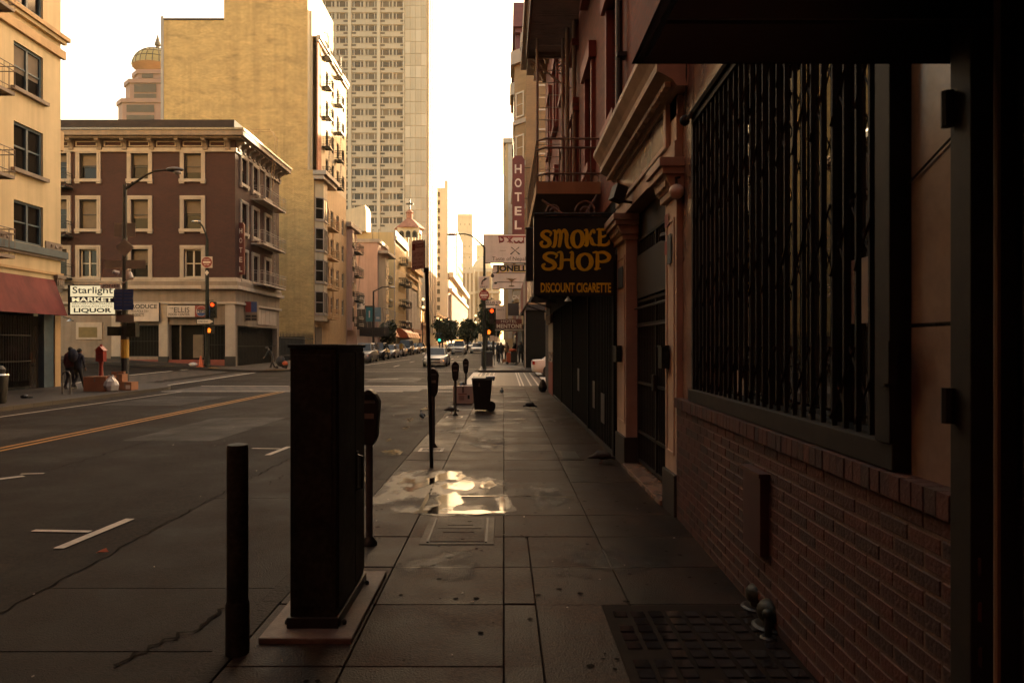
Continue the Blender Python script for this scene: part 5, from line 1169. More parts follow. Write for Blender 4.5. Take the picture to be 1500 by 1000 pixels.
# striped canopy over the shop front
t=thing('striped_shop_canopy','long canopy of red and cream boards above the dark shutters','canopy',(.65,20,2.8))
cy=13.6; k=0
while cy<28.3:
    m=MB(); y1=min(28.3,cy+[1.9,2.6,1.5,2.2,3.2][k%5]); m.box(.62,.68,cy,y1-.03,2.82+.01*(cy-13.6),3.75); m.build('fascia_board',[M['trim'],M['marble'],M['redtrim'],M['trim'],M['redtrim']][k%5],t); cy=y1; k+=1
m=MB(); m.box(.68,WX_,13.6,28.3,3.5,3.56); m.build('canopy_deck',M['roofd'],t)
m=MB()
for y in (13.7,16.5,19.3,22.1,25,28): m.bar((.7,y,3.45),(WX_,y,3.1),.03)
m.bar((.72,13.6,3.3),(.72,28.3,3.3),.03); m.build('canopy_frame',M['iron'],t)
t=thing('gooseneck_sign_lamp','small pale gooseneck lamp under the smoke shop sign','lamp',(.97,10.6,2.4))
m=MB(); m.lathe([(.015,.09),(.02,.05),(.06,0)],(PX(832,10.8),10.8,PZ(441,10.8)),10); m.build('lamp_shade',M['letter'],t); m=MB(); m.tube([(PX(832,10.8),10.8,PZ(441,10.8)+.08),(PX(832,10.8),10.8,PZ(433,10.8)),(PX(840,10.8),10.85,PZ(430,10.8)),(PX(842,10.8),10.85,PZ(436,10.8))],.012,5); m.build('bracket',M['ink'],t)
# ---- SMOKE SHOP sign, letters drawn stroke by stroke
yS=10.4; a,b,c,d=PX(783,yS),PX(902,yS),PZ(433,yS),PZ(317.5,yS)
t=thing('smoke_shop_sign','square black projecting sign with gold groovy smoke shop lettering','sign',(a,yS,c))
m=MB(); m.box(a,b,yS,yS+.16,c,d); m.build('sign_box',M['signblk'],t,bevel=.006)
m=MB(); m.box(a-.012,a-.001,yS-.01,yS+.17,c-.01,d+.01); m.box(a-.012,b,yS-.01,yS+.17,d+.001,d+.012); m.build('sign_frame',M['dsteel'],t)
fq=(Vector((0,yS,0)),Vector((1,0,0)),Vector((0,-1,0)))
def stroke_letter(mb,strokes,px0,px1,py0,py1,w0):
    for st in strokes:
        pts=[]; n=len(st)
        P=[(x,y,wd) for x,y,wd in st]
        for i in range(n-1):
            p0=P[max(i-1,0)];p1=P[i];p2=P[i+1];p3=P[min(i+2,n-1)]
            for q in range(6):
                tt=q/6; f=lambda k:.5*((2*p1[k])+(-p0[k]+p2[k])*tt+(2*p0[k]-5*p1[k]+4*p2[k]-p3[k])*tt*tt+(-p0[k]+3*p1[k]-3*p2[k]+p3[k])*tt**3)
                pts.append((f(0),f(1),f(2)))
        pts.append(P[-1])
        S=lambda x,y:(PX(px0+(px1-px0)*x,yS),PZ(py1+(py0-py1)*y,yS))
        sx=[S(x,y) for x,y,_ in pts]; ws=[w0*p[2] for p in pts]; vs=[]
        for i,(x,z) in enumerate(sx):
            x2,z2=sx[min(i+1,len(sx)-1)]; x1,z1=sx[max(i-1,0)]; dx,dz=x2-x1,z2-z1; l=math.hypot(dx,dz) or 1
            vs+=[(x-dz/l*ws[i],yS-.004-.0002*i,z+dx/l*ws[i]),(x+dz/l*ws[i],yS-.004-.0002*i,z-dx/l*ws[i])]
        mb.add(vs,[(2*i,2*i+1,2*i+3,2*i+2) for i in range(len(sx)-1)])
        for (x,z),wd in ((sx[0],ws[0]),(sx[-1],ws[-1])): mb.disc((x,yS-.004,z),wd,'y',.003,10)
GL={'S':[[(.88,.70,.5),(.95,.86,.75),(.7,.97,.8),(.38,.95,.9),(.18,.76,1.2),(.40,.58,1.35),(.72,.42,1.4),(.82,.2,1.25),(.55,.03,.95),(.22,.05,.9),(.08,.22,.95),(.2,.32,.7)]],
 'm':[[(.05,.92,.4),(.16,.9,.8),(.18,.5,1.1),(.1,.06,1.0),(-.02,.03,.4)],[(.2,.7,.6),(.36,.95,.9),(.46,.7,1.15),(.42,.3,1.1),(.38,.06,1.0)],[(.46,.68,.6),(.64,.96,.9),(.78,.72,1.2),(.76,.35,1.1),(.84,.02,1.0),(1.0,-.04,.5)]],
 'O':[[(.5,.97,.7),(.2,.82,1.2),(.08,.5,1.45),(.2,.16,1.2),(.5,.02,.75),(.8,.18,1.2),(.92,.5,1.45),(.8,.84,1.2),(.5,.97,.7)]],
 'K':[[(.02,.95,.5),(.2,.94,.8),(.22,.5,1.2),(.2,.06,1.1),(.02,.04,.5)],[(.84,.82,.9),(.8,.95,.7),(.62,.88,.7),(.46,.62,.8),(.3,.5,.8)],[(.38,.52,.8),(.56,.42,1.1),(.7,.14,1.15),(.96,.05,.6)]],
 'E':[[(.04,.95,.5),(.22,.92,.9),(.24,.5,1.2),(.22,.08,1.1),(.04,.04,.5)],[(.24,.93,.8),(.6,.95,.75),(.9,.9,.9),(.92,.74,.5)],[(.24,.52,.8),(.55,.54,.7),(.68,.6,.6)],[(.22,.07,.9),(.6,.03,.85),(.88,.12,1.0),(.96,.3,.5)]],
 'H':[[(.0,.96,.5),(.2,.95,.9),(.22,.5,1.2),(.18,.06,1.1),(0,.03,.5)],[(.7,.95,.5),(.82,.95,.9),(.8,.5,1.2),(.84,.06,1.1),(1.0,.03,.5)],[(.22,.5,.8),(.5,.54,.7),(.8,.52,.8)]],
 'P':[[(.0,.96,.5),(.22,.94,.9),(.24,.5,1.2),(.22,.04,1.1),(.08,.02,.6),(.4,.02,.5)],[(.24,.94,.7),(.62,.97,.95),(.92,.76,1.3),(.84,.52,1.1),(.5,.42,.8),(.28,.48,.6)]]}
for ch,x0,x1,y0,y1 in (('S',791,808,338,362),('m',809,836,336,362),('O',837,855,337,363),('K',856,873,336,360),('E',874,893,335,360),('S',793,817,370,395),('H',817,843,369,394),('O',845,868,371,396),('P',869,894,369,394)):
    m=MB(); stroke_letter(m,GL[ch],x0,x1,y0,y1,.0250); m.build('letter',M['signyel'],t)
m=MB(); text_on(m,'DISCOUNT CIGARETTE',fq,792,895,414,428.5,yS,.006); m.build('lettering',M['signyel'],t)
t=thing('second_black_sign','plain dark projecting sign box just behind the smoke shop sign','sign',(PX(770,12.4),12.4,3))
m=MB(); m.box(PX(770.5,12.4),PX(786,12.4)+.5,12.4,12.6,PZ(411,12.4),PZ(335,12.4)); m.build('sign_box',M['plastic'],t)
m=MB(); m.bar((PX(770,12.4),12.5,PZ(335,12.4)+.03),(WX_,12.5,PZ(335,12.4)+.03),.02); m.build('bracket',M['iron'],t)
m=MB(); m.tube([(PX(783,yS),yS+.08,d+.06),(WX_,yS+.08,d+.06)],.02,6); m.build('bracket',M['iron'],bpy.data.objects['smoke_shop_sign'])
# unseen plain blocks added behind the viewer, closing the canyon to shade the foreground
for nm,lb,x0,x1,y0,y1,z1,mt in (('brick_shade_block','unseen tall brick block added for shade behind the viewer on the right',1.9,16,-40,-2.6,34,'redb'),('left_shade_block','unseen tall brown block added for shade behind the viewer on the left',-34,LX,-40,11.9,36,'brown'),('end_shade_block','unseen wide dark brick block added for shade across the street behind the viewer',-40,30,-60,-14,42,'brown')):
    t=thing(nm,lb,'building',((x0+x1)/2,y0,0)); m=MB(); m.box(x0,x1,y0,y1,0,z1); m.build('wall',M[mt],t)
    if nm=='end_shade_block': continue
    fb_=SIDR(x0,y1) if x0>0 else SIDE(x1,y0); ln=y1-y0
    for v in (4.5,8,11.5,15,18.5):
        for k in range(int(ln/4)): put_window(kR,t,fb_,2+k*4.0,v,.05)
# ================================================================ right side beyond the cross street
RX=1.62
tb=brickmat('pale_tan_brick',(.36,.22,.10),(.29,.18,.08),(.30,.22,.14),.22,.08,.01,stain=.3)
t=thing('bay_window_hotel','tan brick bay windowed hotel across the side street','building',(RX,52,0))
m=MB(); m.box(RX,14,49.6,63,3.6,23.6); m.build('brick_wall',tb,t)
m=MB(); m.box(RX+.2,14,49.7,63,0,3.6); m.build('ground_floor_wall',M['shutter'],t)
kR1=window_kit(.9,1.9,.12,.1,None,'frame_w')
for y0 in (50.6,56.8):
    m=MB(); m.prism([(RX-.003,y0),(RX-.8,y0+.9),(RX-.8,y0+2.9),(RX-.003,y0+3.8)],'z',5.0,22.8); m.build('bay_window_wall',tb,t)
    m=MB(); m.prism([(RX-.003,y0-.3),(RX-1.1,y0+.7),(RX-1.1,y0+3.1),(RX-.003,y0+4.1)],'z',22.8,23.8); m.build('bay_cornice',M['trim'],t)
    fq2=(Vector((RX-.8,y0+.9,0)),Vector((.8,-.9,0)).normalized(),Vector((-.9,-.8,0)).normalized())
    for v in (6,9.2,12.4,15.6,18.8):
        put_window(kR1,t,fq2,.6,v,.03); m=MB(); m.box(RX-.86,RX-.803,y0+1.1,y0+2.7,v,v+1.9); m.build('bay_pane',M['glassd'],t)
        m=MB(); m.prism([(RX-.004,y0-.1),(RX-.9,y0+.8),(RX-.9,y0+3.0),(RX-.004,y0+3.9)],'z',v-.5,v-.15); m.build('bay_band',M['trim'],t)
fF=FRONT(RX,49.6)
for v in (6,9.2,12.4,15.6,18.8):
    for u in (1.2,3.2,5.4): put_window(kR1,t,fF,u,v,.02)
m=MB(); m.box(RX-.4,14,49.2,63,23.6,24.3); m.build('cornice',M['trim'],t)
t=thing('maroon_cornice_hotel','tall maroon brick hotel with a heavy dark cornice further along','building',(RX,70,0))
m=MB(); m.box(RX,14,63.2,86,3.6,31); m.build('brick_wall',M['redb'],t)
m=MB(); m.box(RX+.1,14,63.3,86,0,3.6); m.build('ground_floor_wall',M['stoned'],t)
m=MB(); m.box(RX-.55,14,62.9,86,30.6,31.0); m.box(RX-.75,14,62.6,86,31.0,33.2); m.build('cornice',M['hotelred'],t); m=MB(); m.box(RX-.2,14,63.0,86,26.5,27); m.build('band_course',M['hotelred'],t)
for k in range(7):
    m=MB(); m.prism([(RX,26.99),(RX-.35,28),(RX-.5,29.5),(RX-.55,30.59),(RX,30.59)],'y',63.4+k*3.2,64.0+k*3.2); m.build('cornice_bracket',M['hotelred'],t)
kR2=window_kit(1.1,1.9,.12,.1,.5,'frame_w'); fR2=SIDR(RX,86)
for v in (5,8.2,11.4,14.6,17.8,21,24):
    for u in range(8): put_window(kR2,t,fR2,1.5+u*2.8,v,.02)
fF=FRONT(RX,63.2)
for v in (25.2,28.2):
    for u in (1.2,3.2): put_window(kR2,t,fF,u,v,.02)
for nm,lb,x0,y0,y1,z,mt in (('plain_tan_tower','plain tan tower beyond the vertical hotel sign',PX(740,118),118,140,PZ(210,118),gridmat('tan_tower_windows',(.12,.10,.08),(.42,.29,.15),2.0,2.9,.85)),
   ('shade_raised_shop_row','row of dim shops beyond the maroon hotel, height added to cast shade',RX,88,117,26,'redb'),('far_right_block','distant right hand block closing the pavement',1.0,150,260,30,'pinkgran')):  # shop row made taller to cast shade on the hotel side opposite
    tt=block(nm,lb,x0,16,y0,y1,z,mt)
    m=MB(); m.box(x0-.4,16,y0-.4,y1,z,z+.8); m.build('cornice',M['trim'],tt)
    if 'row' in nm:
        for k in range(6): m=MB(); m.box(x0-.12,x0-.002,y0+.6+k*4.7,y0+4+k*4.7,.9,3.4); m.build('shop_window',M['glassd'],tt)
    else:
        n=6
        for k in range(n): m=MB(); m.box(x0-.3,x0-.002,y0+1+k*(y1-y0)/n,y0+2.2+k*(y1-y0)/n,3,z-.1); m.build('pier',M['trim'],tt)
        m=MB(); m.box(x0+.5,x0+1.2,y0-.15,y0-.002,3,z-.1); m.build('pier',M['trim'],tt)
# hanging signs there
yv=49.25; x0,x1=PX(750.5,yv),PX(768.5,yv)
t=thing('tall_hotel_sign','tall maroon vertical hotel sign with white letters over the right pavement','sign',(x0,yv,PZ(345,yv)))
m=MB(); m.prism([(x0,PZ(348,yv)),(x1,PZ(348,yv)),(x1,PZ(234,yv)),((x0+x1)/2+.25,PZ(228,yv)),((x0+x1)/2-.25,PZ(228,yv)),(x0,PZ(234,yv))],'y',yv,yv+.35); m.build('sign_box',M['hotelred'],t)
f=(Vector((x0,yv,0)),Vector((1,0,0)),Vector((0,-1,0)))
for k,cc in enumerate('HOTEL'):
    m=MB(); text_on(m,cc,f,754,764,241+k*20.5,254+k*20.5,yv); m.build('letter',M['letter'],t)
m=MB()
for zz in (PZ(245,yv),PZ(290,yv),PZ(335,yv)): m.bar((x1,yv+.15,zz),(RX+.3,yv+.15,zz),.04)
m.build('bracket',M['iron'],t)
yn=48.6
t,f=flat_sign('nepal_restaurant_sign','pinkish restaurant sign with crossed knives above the cocktail bar sign','sign',709,772,343,385,yn,'signw',.3)
m=MB(); text_on(m,'Taste of Nepal',f,721,770,376,383.5,yn); m.bar(tuple(f[0]+Vector((PX(732,yn)-f[0].x,-.01,PZ(367,yn)-f[0].z))),tuple(f[0]+Vector((PX(741,yn)-f[0].x,-.01,PZ(367,yn)-f[0].z))),.015)
for a,b,sg in ((747,761,1),(762,748,-1)):
    P=lambda x,y:(PX(x,yn),PZ(y,yn)); s_=[P(a,372),P(a+(b-a)*.5,367),P(b-(b-a)*.12,362),P(b,362.2),P(b-(b-a)*.4,366.5),P(a+(b-a)*.12,373)]
    m.prism(s_,'y',yn-.02-.004*sg,yn-.008)
m.build('lettering',M['ink'],t)
m=MB(); P=lambda x,y:(PX(x,yn),PZ(y,yn))
m.box(*[PX(730,yn),PX(770,yn)],yn-.02,yn-.004,PZ(347.5,yn),PZ(345.5,yn))
def arcs(mb,cx,cy,r,a0,a1,wd=.05,Y=None):
    Y=Y or yn; pts=[(PX(cx+r*math.cos(a),Y),Y-.015,PZ(cy-r*math.sin(a),Y)) for a in [a0+(a1-a0)*k/8 for k in range(9)]]; mb.tube(pts,wd,4)
arcs(m,734.5,351,3.2,math.pi*.55,-math.pi*.75,.055); m.bar((PX(731,yn),yn-.015,PZ(347,yn)),(PX(732,yn),yn-.015,PZ(356,yn)),.05)
m.bar((PX(742,yn),yn-.015,PZ(347,yn)),(PX(751,yn),yn-.015,PZ(356,yn)),.05); m.bar((PX(751,yn),yn-.015,PZ(347,yn)),(PX(743.5,yn),yn-.015,PZ(355,yn)),.05); m.bar((PX(747,yn),yn-.015,PZ(347,yn)),(PX(747,yn),yn-.015,PZ(356,yn)),.05)
arcs(m,756.5,352.5,3,math.pi*1.0,math.pi*2,.055); arcs(m,763,352.5,3,math.pi*1.0,math.pi*2,.055); m.bar((PX(767,yn),yn-.015,PZ(347,yn)),(PX(767,yn),yn-.015,PZ(356,yn)),.05)
m.build('ornate_lettering',M['signred'],t)
m=MB(); m.box(PX(708.2,yn),PX(709.2,yn),yn,yn+.2,PZ(388,yn),PZ(342,yn)); m.build('sign_frame',M['ink'],t)
ybar=48.9
t,f=flat_sign('cocktail_bar_sign','white bar sign with yellow edged letters and a cocktail glass','sign',721.5,772,387.5,423,ybar,'signw',.3)
sh=MB(); fs2=f; text_on(sh,'JONELL',f,727.0,772.6,389.3,401,ybar,.006); sh.build('letter_shadow',M['signyel'],t)
m=MB(); text_on(m,'JONELL',f,726.5,772.0,388.8,400.3,ybar,.03)
P3=lambda x,y:(PX(x,ybar),ybar-.012,PZ(y,ybar))
m.bar(P3(722,399.5),P3(770,400),.03); m.bar(P3(728,413),P3(770,413.5),.03); m.ell(P3(726,414.5),(.11,.01,.08)); m.ell(P3(721.5,404),(.12,.01,.14)); m.bar(P3(720.5,400),P3(721,403),.05); m.build('lettering',M['ink'],t)
m=MB(); m.prism([(PX(741,ybar),PZ(407.5,ybar)),(PX(745,ybar),PZ(409.5,ybar)),(PX(749,ybar),PZ(412.6,ybar)),(PX(750,ybar),PZ(412.6,ybar)),(PX(754,ybar),PZ(409.5,ybar)),(PX(758,ybar),PZ(407.2,ybar)),(PX(752,ybar),PZ(408.6,ybar)),(PX(746,ybar),PZ(407.8,ybar))],'y',ybar-.03,ybar-.01)
m.bar(P3(749.5,412),P3(749.5,418),.03); m.ell(P3(749.5,419),(.22,.01,.05)); m.build('cocktail_glass',mat('bronze_sign',(.11,.065,.02),.5),t)
t,f=flat_sign('small_dark_cinema_sign','dark sign with pale letters half hidden by the striped canopy','sign',744,772,444,462,49.1,'ink',.3)
m=MB(); text_on(m,'CINA',f,748,759,446,450.5,60); m.build('lettering',M['letter'],t)
t,f=flat_sign('pale_shop_sign','pale board on brackets left of the dark cinema sign','sign',726,741,447,468,50.2,'signw',.3)
m=MB(); text_on(m,'MARKET PL',f,728,739,452.5,455,50.2); m.build('lettering',M['ink'],t)
t,f=flat_sign('hotel_canopy_sign','dark red hotel canopy sign low over the far right pavement','sign',726,766,467,481.5,61.5,'hotelred',2.5)
m=MB(); text_on(m,'HOTEL',f,734,757,468.5,472.5,61.5); text_on(m,'MENTONE',f,727.5,765,474.5,480.5,61.5); m.build('lettering',M['letter'],t)
m=MB(); m.box(PX(725.5,61.5),PX(767,61.5),61.45,64,PZ(484,61.5),PZ(482,61.5)); m.build('canopy_edge',M['trim'],t)
for x in (727,765): m=MB(); m.bar((PX(x,61.6),61.8,.3),(PX(x,61.6),61.8,PZ(484,61.6)),.06); m.build('canopy_post',M['trim'],t)
# ================================================================ street furniture
def quadsign(par,fr,u0,u1,v0,v1,mt,name='sign_plate',th=.006):
    m=MB(); m.fbox(fr,u0,u1,v0,v1,0,th); return m.build(name,M[mt],par)
def signal_head(par,c,lit=0,yaw=0):
    m=MB(); x,y,z=c; m.cbox((x,y,z),(.34,.26,1.05),yaw)
    for k in range(3):
        zz=z+.34-.34*k
        for q in range(7):
            a=math.pi*q/6; m.cbox((x+.14*math.cos(a),y-.24,zz+.14*math.sin(a)),(.05,.24,.03))
    o=m.build('signal_head',M['blackp'],par)
    for k in range(3):
        l=MB(); l.disc((x,y-.15,z+.34-.34*k),.125,'y',.03,16); l.build('lens',M['lit_r'] if k==lit else M['ink'],o)
    return o
def ped_head(par,c):
    x,y,z=c; m=MB(); m.cbox(c,(.46,.3,.46)); m.box(x-.24,x+.24,y-.36,y-.15,z+.2,z+.23); m.box(x-.24,x-.21,y-.36,y-.15,z-.2,z+.2); m.box(x+.21,x+.24,y-.36,y-.15,z-.2,z+.2); o=m.build('pedestrian_signal',M['blackp'],par)
    h=MB(); h.box(x-.09,x+.07,y-.17,y-.151,z-.16,z+.02)
    for k in range(4): h.box(x-.09+.042*k,x-.056+.042*k,y-.17,y-.151,z+.022,z+.15-.03*abs(k-1.5))
    h.prism([(x+.07,z-.08),(x+.13,z+.02),(x+.11,z+.05),(x+.07,z+.0)],'y',y-.17,y-.151); h.build('hand_symbol',M['lit_h'],o)
def noentry(par,x,y,z,s,wh=True):
    f=(Vector((x,y,z)),Vector((1,0,0)),Vector((0,-1,0)))
    if wh: quadsign(par,f,-s*1.08,s*1.08,-s*1.08,s*1.08,'signw')
    m=MB(); m.disc((x,y-.012,z),s,'y',.008,24); m.build('red_disc',M['signred'],par)
    m=MB(); m.box(x-s*.72,x+s*.72,y-.022,y-.0165,z-s*.16,z+s*.16); word(m,'DO NOT',f,-s*.55,s*.55,s*.33,s*.58,.0225); word(m,'ENTER',f,-s*.5,s*.5,-s*.6,-s*.35,.0225); m.build('white_bar',M['letter'],par)
# lamp pole on the near left corner
yp=27.2; xp=PX(183,yp); zz=lambda py:PZ(py,yp); xx=lambda px:PX(px,yp)
t=thing('olive_lamp_pole','olive street lamp pole carrying blue and grey signs beside the market boxes','lamp post',(xp,yp,0))
m=MB(); m.tube([(xp,yp,0),(xp,yp,zz(420)),(xp,yp,zz(270))],[.13,.105,.07],10); m.build('pole',M['polegr'],t,smooth=50)
m=MB(); m.tube([(xp,yp,0),(xp,yp,zz(524))],[.15,.145],10); m.build('black_base_wrap',M['ink'],t); m=MB(); m.tube([(xp,yp,zz(524)),(xp,yp,zz(497))],[.147,.145],10); m.build('yellow_band',M['yband'],t); m=MB(); m.tube([(xp,yp,zz(497)),(xp,yp,zz(478))],[.146,.14],10); m.build('grey_band',M['dsteel'],t)
m=MB(); m.tube([(xp,yp,zz(278)),(xx(200),yp,zz(266)),(xx(215),yp,zz(256)),(xx(228),yp,zz(250.5)),(xx(244),yp,zz(249))],[.05,.045,.04,.035,.035],8); m.build('arm',M['polegr'],t,smooth=50)
m=MB(); m.ell((xx(256),yp,zz(248.6)),(.36,.16,.10),12,8); m.build('lamp_head',M['steel'],t,smooth=50); m=MB(); m.ell((xx(260),yp,zz(252.5)),(.16,.12,.09),12,8); m.build('lamp_bowl',M['lampw'],t,smooth=50)
f=(Vector((xp,yp-.13,0)),Vector((1,0,0)),Vector((0,-1,0)))
quadsign(t,f,xx(170)-xp,xx(182)-xp,zz(348),zz(327.5),'signback'); quadsign(t,f,xx(188)-xp,xx(201)-xp,zz(348),zz(327.5),'signback')
m=MB(); m.prism([(xx(172),zz(363)),(xx(185),zz(377)),(xx(199),zz(363)),(xx(185),zz(350))],'y',yp-.14,yp-.128); m.build('diamond_sign_back',M['signback'],t)
quadsign(t,f,xx(156)-xp,xx(182)-xp,zz(394),zz(381.5),'signback'); quadsign(t,f,xx(187)-xp,xx(216)-xp,zz(394),zz(381.5),'signback'); quadsign(t,f,xx(187)-xp,xx(194)-xp,zz(410),zz(396),'signw')
for dx_ in (-7,9):
    m=MB(); m.tube([(xp,yp-.1,zz(415)),(xx(185+dx_*1.0),yp-.2,zz(408))],.02,5); m.tube([(xx(185+dx_),yp-.2,zz(401)),(xx(185+dx_*1.7),yp-.35,zz(399) if dx_<0 else zz(409))],[.09,.07],8); m.build('camera',M['letter'],t)
quadsign(t,f,xx(150)-xp,xx(178.5)-xp,zz(423),zz(416),'letter','street_name_plate'); m=MB(); word(m,'JONES',f,xx(152.5)-xp,xx(177)-xp,zz(421.8),zz(417.2),.012); m.build('lettering',M['ink'],t)
for a,b in ((169.5,182.3),(183.3,198)):
    for c_,d_ in ((424.5,437),(437.8,454)):
        q=quadsign(t,f,xx(a)-xp,xx(b)-xp,zz(d_),zz(c_),'bluesign','blue_sign_panel')
m=MB()
for k in range(5): m.fbox(f,xx(171)-xp,xx(181)-xp,zz(428+k*4.9),zz(428+k*4.9)+.02,.0065,.008); m.fbox(f,xx(185)-xp,xx(196)-xp,zz(428+k*4.9),zz(428+k*4.9)+.02,.0065,.008)
m.build('sign_print',M['steel'],t)
quadsign(t,f,xx(172)-xp,xx(199)-xp,zz(472),zz(461),'signback'); m=MB(); m.cbox((xx(170),yp,zz(485)),(.5,.35,.36)); m.cbox((xx(195),yp,zz(483)),(.34,.3,.55)); m.build('signal_housing',M['blackp'],t)
m=MB(); m.cbox((xx(178),yp-.1,zz(458)),(.2,.2,.16)); m.build('junction_box',M['ink'],t)
# traffic pole on the hotel corner
yq=44.6; xq=PX(303.5,yq); zq=lambda py:PZ(py,yq); xk=lambda px:PX(px,yq); g0=G(xq,yq)
t=thing('hotel_corner_signal','dark signal pole with no entry sign and red light by the brown brick hotel','traffic light',(xq,yq,g0))
m=MB(); m.tube([(xq,yq,g0-.05),(xq,yq,zq(400)),(xq,yq,zq(350))],[.15,.11,.085],10); m.tube([(xq,yq,g0-.05),(xq,yq,g0+.7)],[.22,.17],10); m.build('pole',M['blackp'],t,smooth=50)
m=MB(); m.tube([(xq,yq,zq(352)),(xk(301),yq,zq(342)),(xk(297),yq,zq(332)),(xk(292),yq,zq(326))],.055,8); m.build('arm',M['blackp'],t)
m=MB(); m.ell((xk(287.5),yq,zq(324.6)),(.34,.15,.1)); m.build('lamp_head',M['chrome'],t,smooth=50)
noentry(t,xk(304.5),yq-.16,zq(384.5),.34)
m=MB(); m.prism([(xk(304.5),zq(396)),(xk(307.5),zq(399.5)),(xk(304.5),zq(404)),(xk(301.5),zq(399.5))],'y',yq-.16,yq-.15); m.build('diamond_marker',M['letter'],t)
signal_head(t,(xk(313.5),yq-.1,zq(454)),0); m=MB(); m.bar((xq,yq,zq(440)),(xk(313.5),yq-.1,zq(440)),.04); m.bar((xq,yq,zq(466)),(xk(313.5),yq-.1,zq(466)),.04); m.build('bracket',M['blackp'],t)
ped_head(t,(xk(309),yq-.1,zq(483.5)))
f=(Vector((xq,yq-.2,0)),Vector((1,0,0)),Vector((0,-1,0)))
quadsign(t,f,xk(290)-xq,xk(315.5)-xq,zq(475.5),zq(466.5),'ink','sign_back_plate')
m=MB(); u0,u1,v0,v1=xk(291)-xq,xk(314.5)-xq,zq(474.5),zq(467.5); vm=(v0+v1)/2; hh=(v1-v0)
m.prism([(xq+u0,v0+.02),(xq+u1-.28,v0+.02),(xq+u1-.28,v0-.0),(xq+u1,vm),(xq+u1-.28,v1),(xq+u1-.28,v1-.02),(xq+u0,v1-.02)],'y',yq-.215,yq-.207); m.build('white_arrow',M['letter'],t)
m=MB(); word(m,'ONE WAY',f,u0+.08,u1-.33,v0+.08,v1-.08,.017); m.build('lettering',M['ink'],t)
m=MB(); m.cbox((xk(299),yq,zq(421)),(.28,.25,.35)); m.build('control_box',M['signback'],t)
t=thing('traffic_cone','orange traffic cone beside the dark signal pole','cone',(xk(297),yq-.3,G(xk(297),yq)))
m=MB(); m.lathe([(.17,.03),(.15,.08),(.04,.72)],(xk(297),yq-.3,G(xk(297),yq)),12); m.cbox((xk(297),yq-.3,G(xk(297),yq)+.02),(.42,.42,.05)); m.build('cone_body',M['orange'],t,smooth=40)
t=thing('white_litter','crumpled white litter bag left of the traffic cone','bag',(xk(287),yq-.4,G(xk(287),yq))); m=MB(); m.ell((xk(287),yq-.4,G(xk(287),yq)+.13),(.3,.2,.14),9,6); m.ell((xk(289),yq-.5,G(xk(287),yq)+.1),(.16,.16,.1),8,5); m.build('bag_body',M['bag'],t)
# far right corner signal pole
yr=45.2; xr_=PX(709.5,yr); zr_=lambda py:PZ(py,yr); xz=lambda px:PX(px,yr); g0=G(xr_,yr)
t=thing('far_corner_signal','signal pole with right turn sign, red light and amber hand at the far right corner','traffic light',(xr_,yr,g0))
m=MB(); m.tube([(xr_,yr,g0-.05),(xr_,yr,zr_(430)),(xr_,yr,zr_(362))],[.13,.1,.07],10); m.build('pole',M['blackp'],t,smooth=50)
m=MB(); m.tube([(xr_,yr,zr_(362)),(xz(700),yr,zr_(353)),(xz(690),yr,zr_(345)),(xz(680),yr,zr_(342.5)),(xz(668),yr,zr_(343))],[.06,.05,.045,.04,.03],8); m.build('arm',M['blackp'],t); m=MB(); m.ell((xz(662),yr,zr_(343.5)),(.36,.15,.09)); m.build('lamp_head',M['chrome'],t)
f=(Vector((xr_,yr-.14,0)),Vector((1,0,0)),Vector((0,-1,0)))
quadsign(t,f,xz(701.5)-xr_,xz(717)-xr_,zr_(423),zr_(405),'signw')
m=MB(); pts=[(xz(706),yr-.155,zr_(417)),(xz(706.2),yr-.155,zr_(413.5)),(xz(707.5),yr-.155,zr_(411)),(xz(710),yr-.155,zr_(409.5))]; m.tube(pts,.042,4); m.prism([(xz(709),zr_(412)),(xz(709.5),zr_(407)),(xz(714),zr_(408))],'y',yr-.16,yr-.148); word(m,'ONLY',f,xz(703.5)-xr_,xz(714.5)-xr_,zr_(422),zr_(419),.012); m.build('right_arrow',M['ink'],t)
noentry(t,xz(709.3),yr-.16,zr_(432.5),.34,False)
signal_head(t,(xz(720.5),yr-.1,zr_(463)),0); m=MB(); m.bar((xr_,yr,zr_(452)),(xz(720),yr-.1,zr_(452)),.04); m.build('bracket',M['blackp'],t)
ped_head(t,(xz(716.5),yr-.1,zr_(486)))
t=thing('parking_notice_pole','thin pole with two small pale notices among the far pedestrians','sign',(PX(724,52),52,G(0,52)))
m=MB(); m.tube([(PX(724,52),52,G(0,52)),(PX(724,52),52,PZ(478,52))],.03,6); m.build('pole',M['dsteel'],t); f=(Vector((PX(724,52),51.95,0)),Vector((1,0,0)),Vector((0,-1,0))); quadsign(t,f,-.33,.0,PZ(499,52),PZ(491,52),'signw'); quadsign(t,f,.02,.24,PZ(499,52),PZ(492,52),'signw')
t=thing('far_street_name_post','street name blades on the far right corner pole arm','sign',(PX(712,48),48,2))
m=MB(); m.bar((PX(711,48),48,.2),(PX(711,48),48,PZ(436,48)),.04); m.build('pole',M['dsteel'],t); f=(Vector((PX(711,48),47.95,0)),Vector((1,0,0)),Vector((0,-1,0)))
quadsign(t,f,.0,PX(735,48)-PX(711,48),PZ(446,48),PZ(440,48),'signw'); quadsign(t,f,.02,PX(726,48)-PX(711,48),PZ(451,48),PZ(447,48),'letter'); m=MB(); word(m,'ELLIS ST',f,.08,1.05,PZ(445,48),PZ(441,48),.012); m.build('lettering',M['ink'],t)
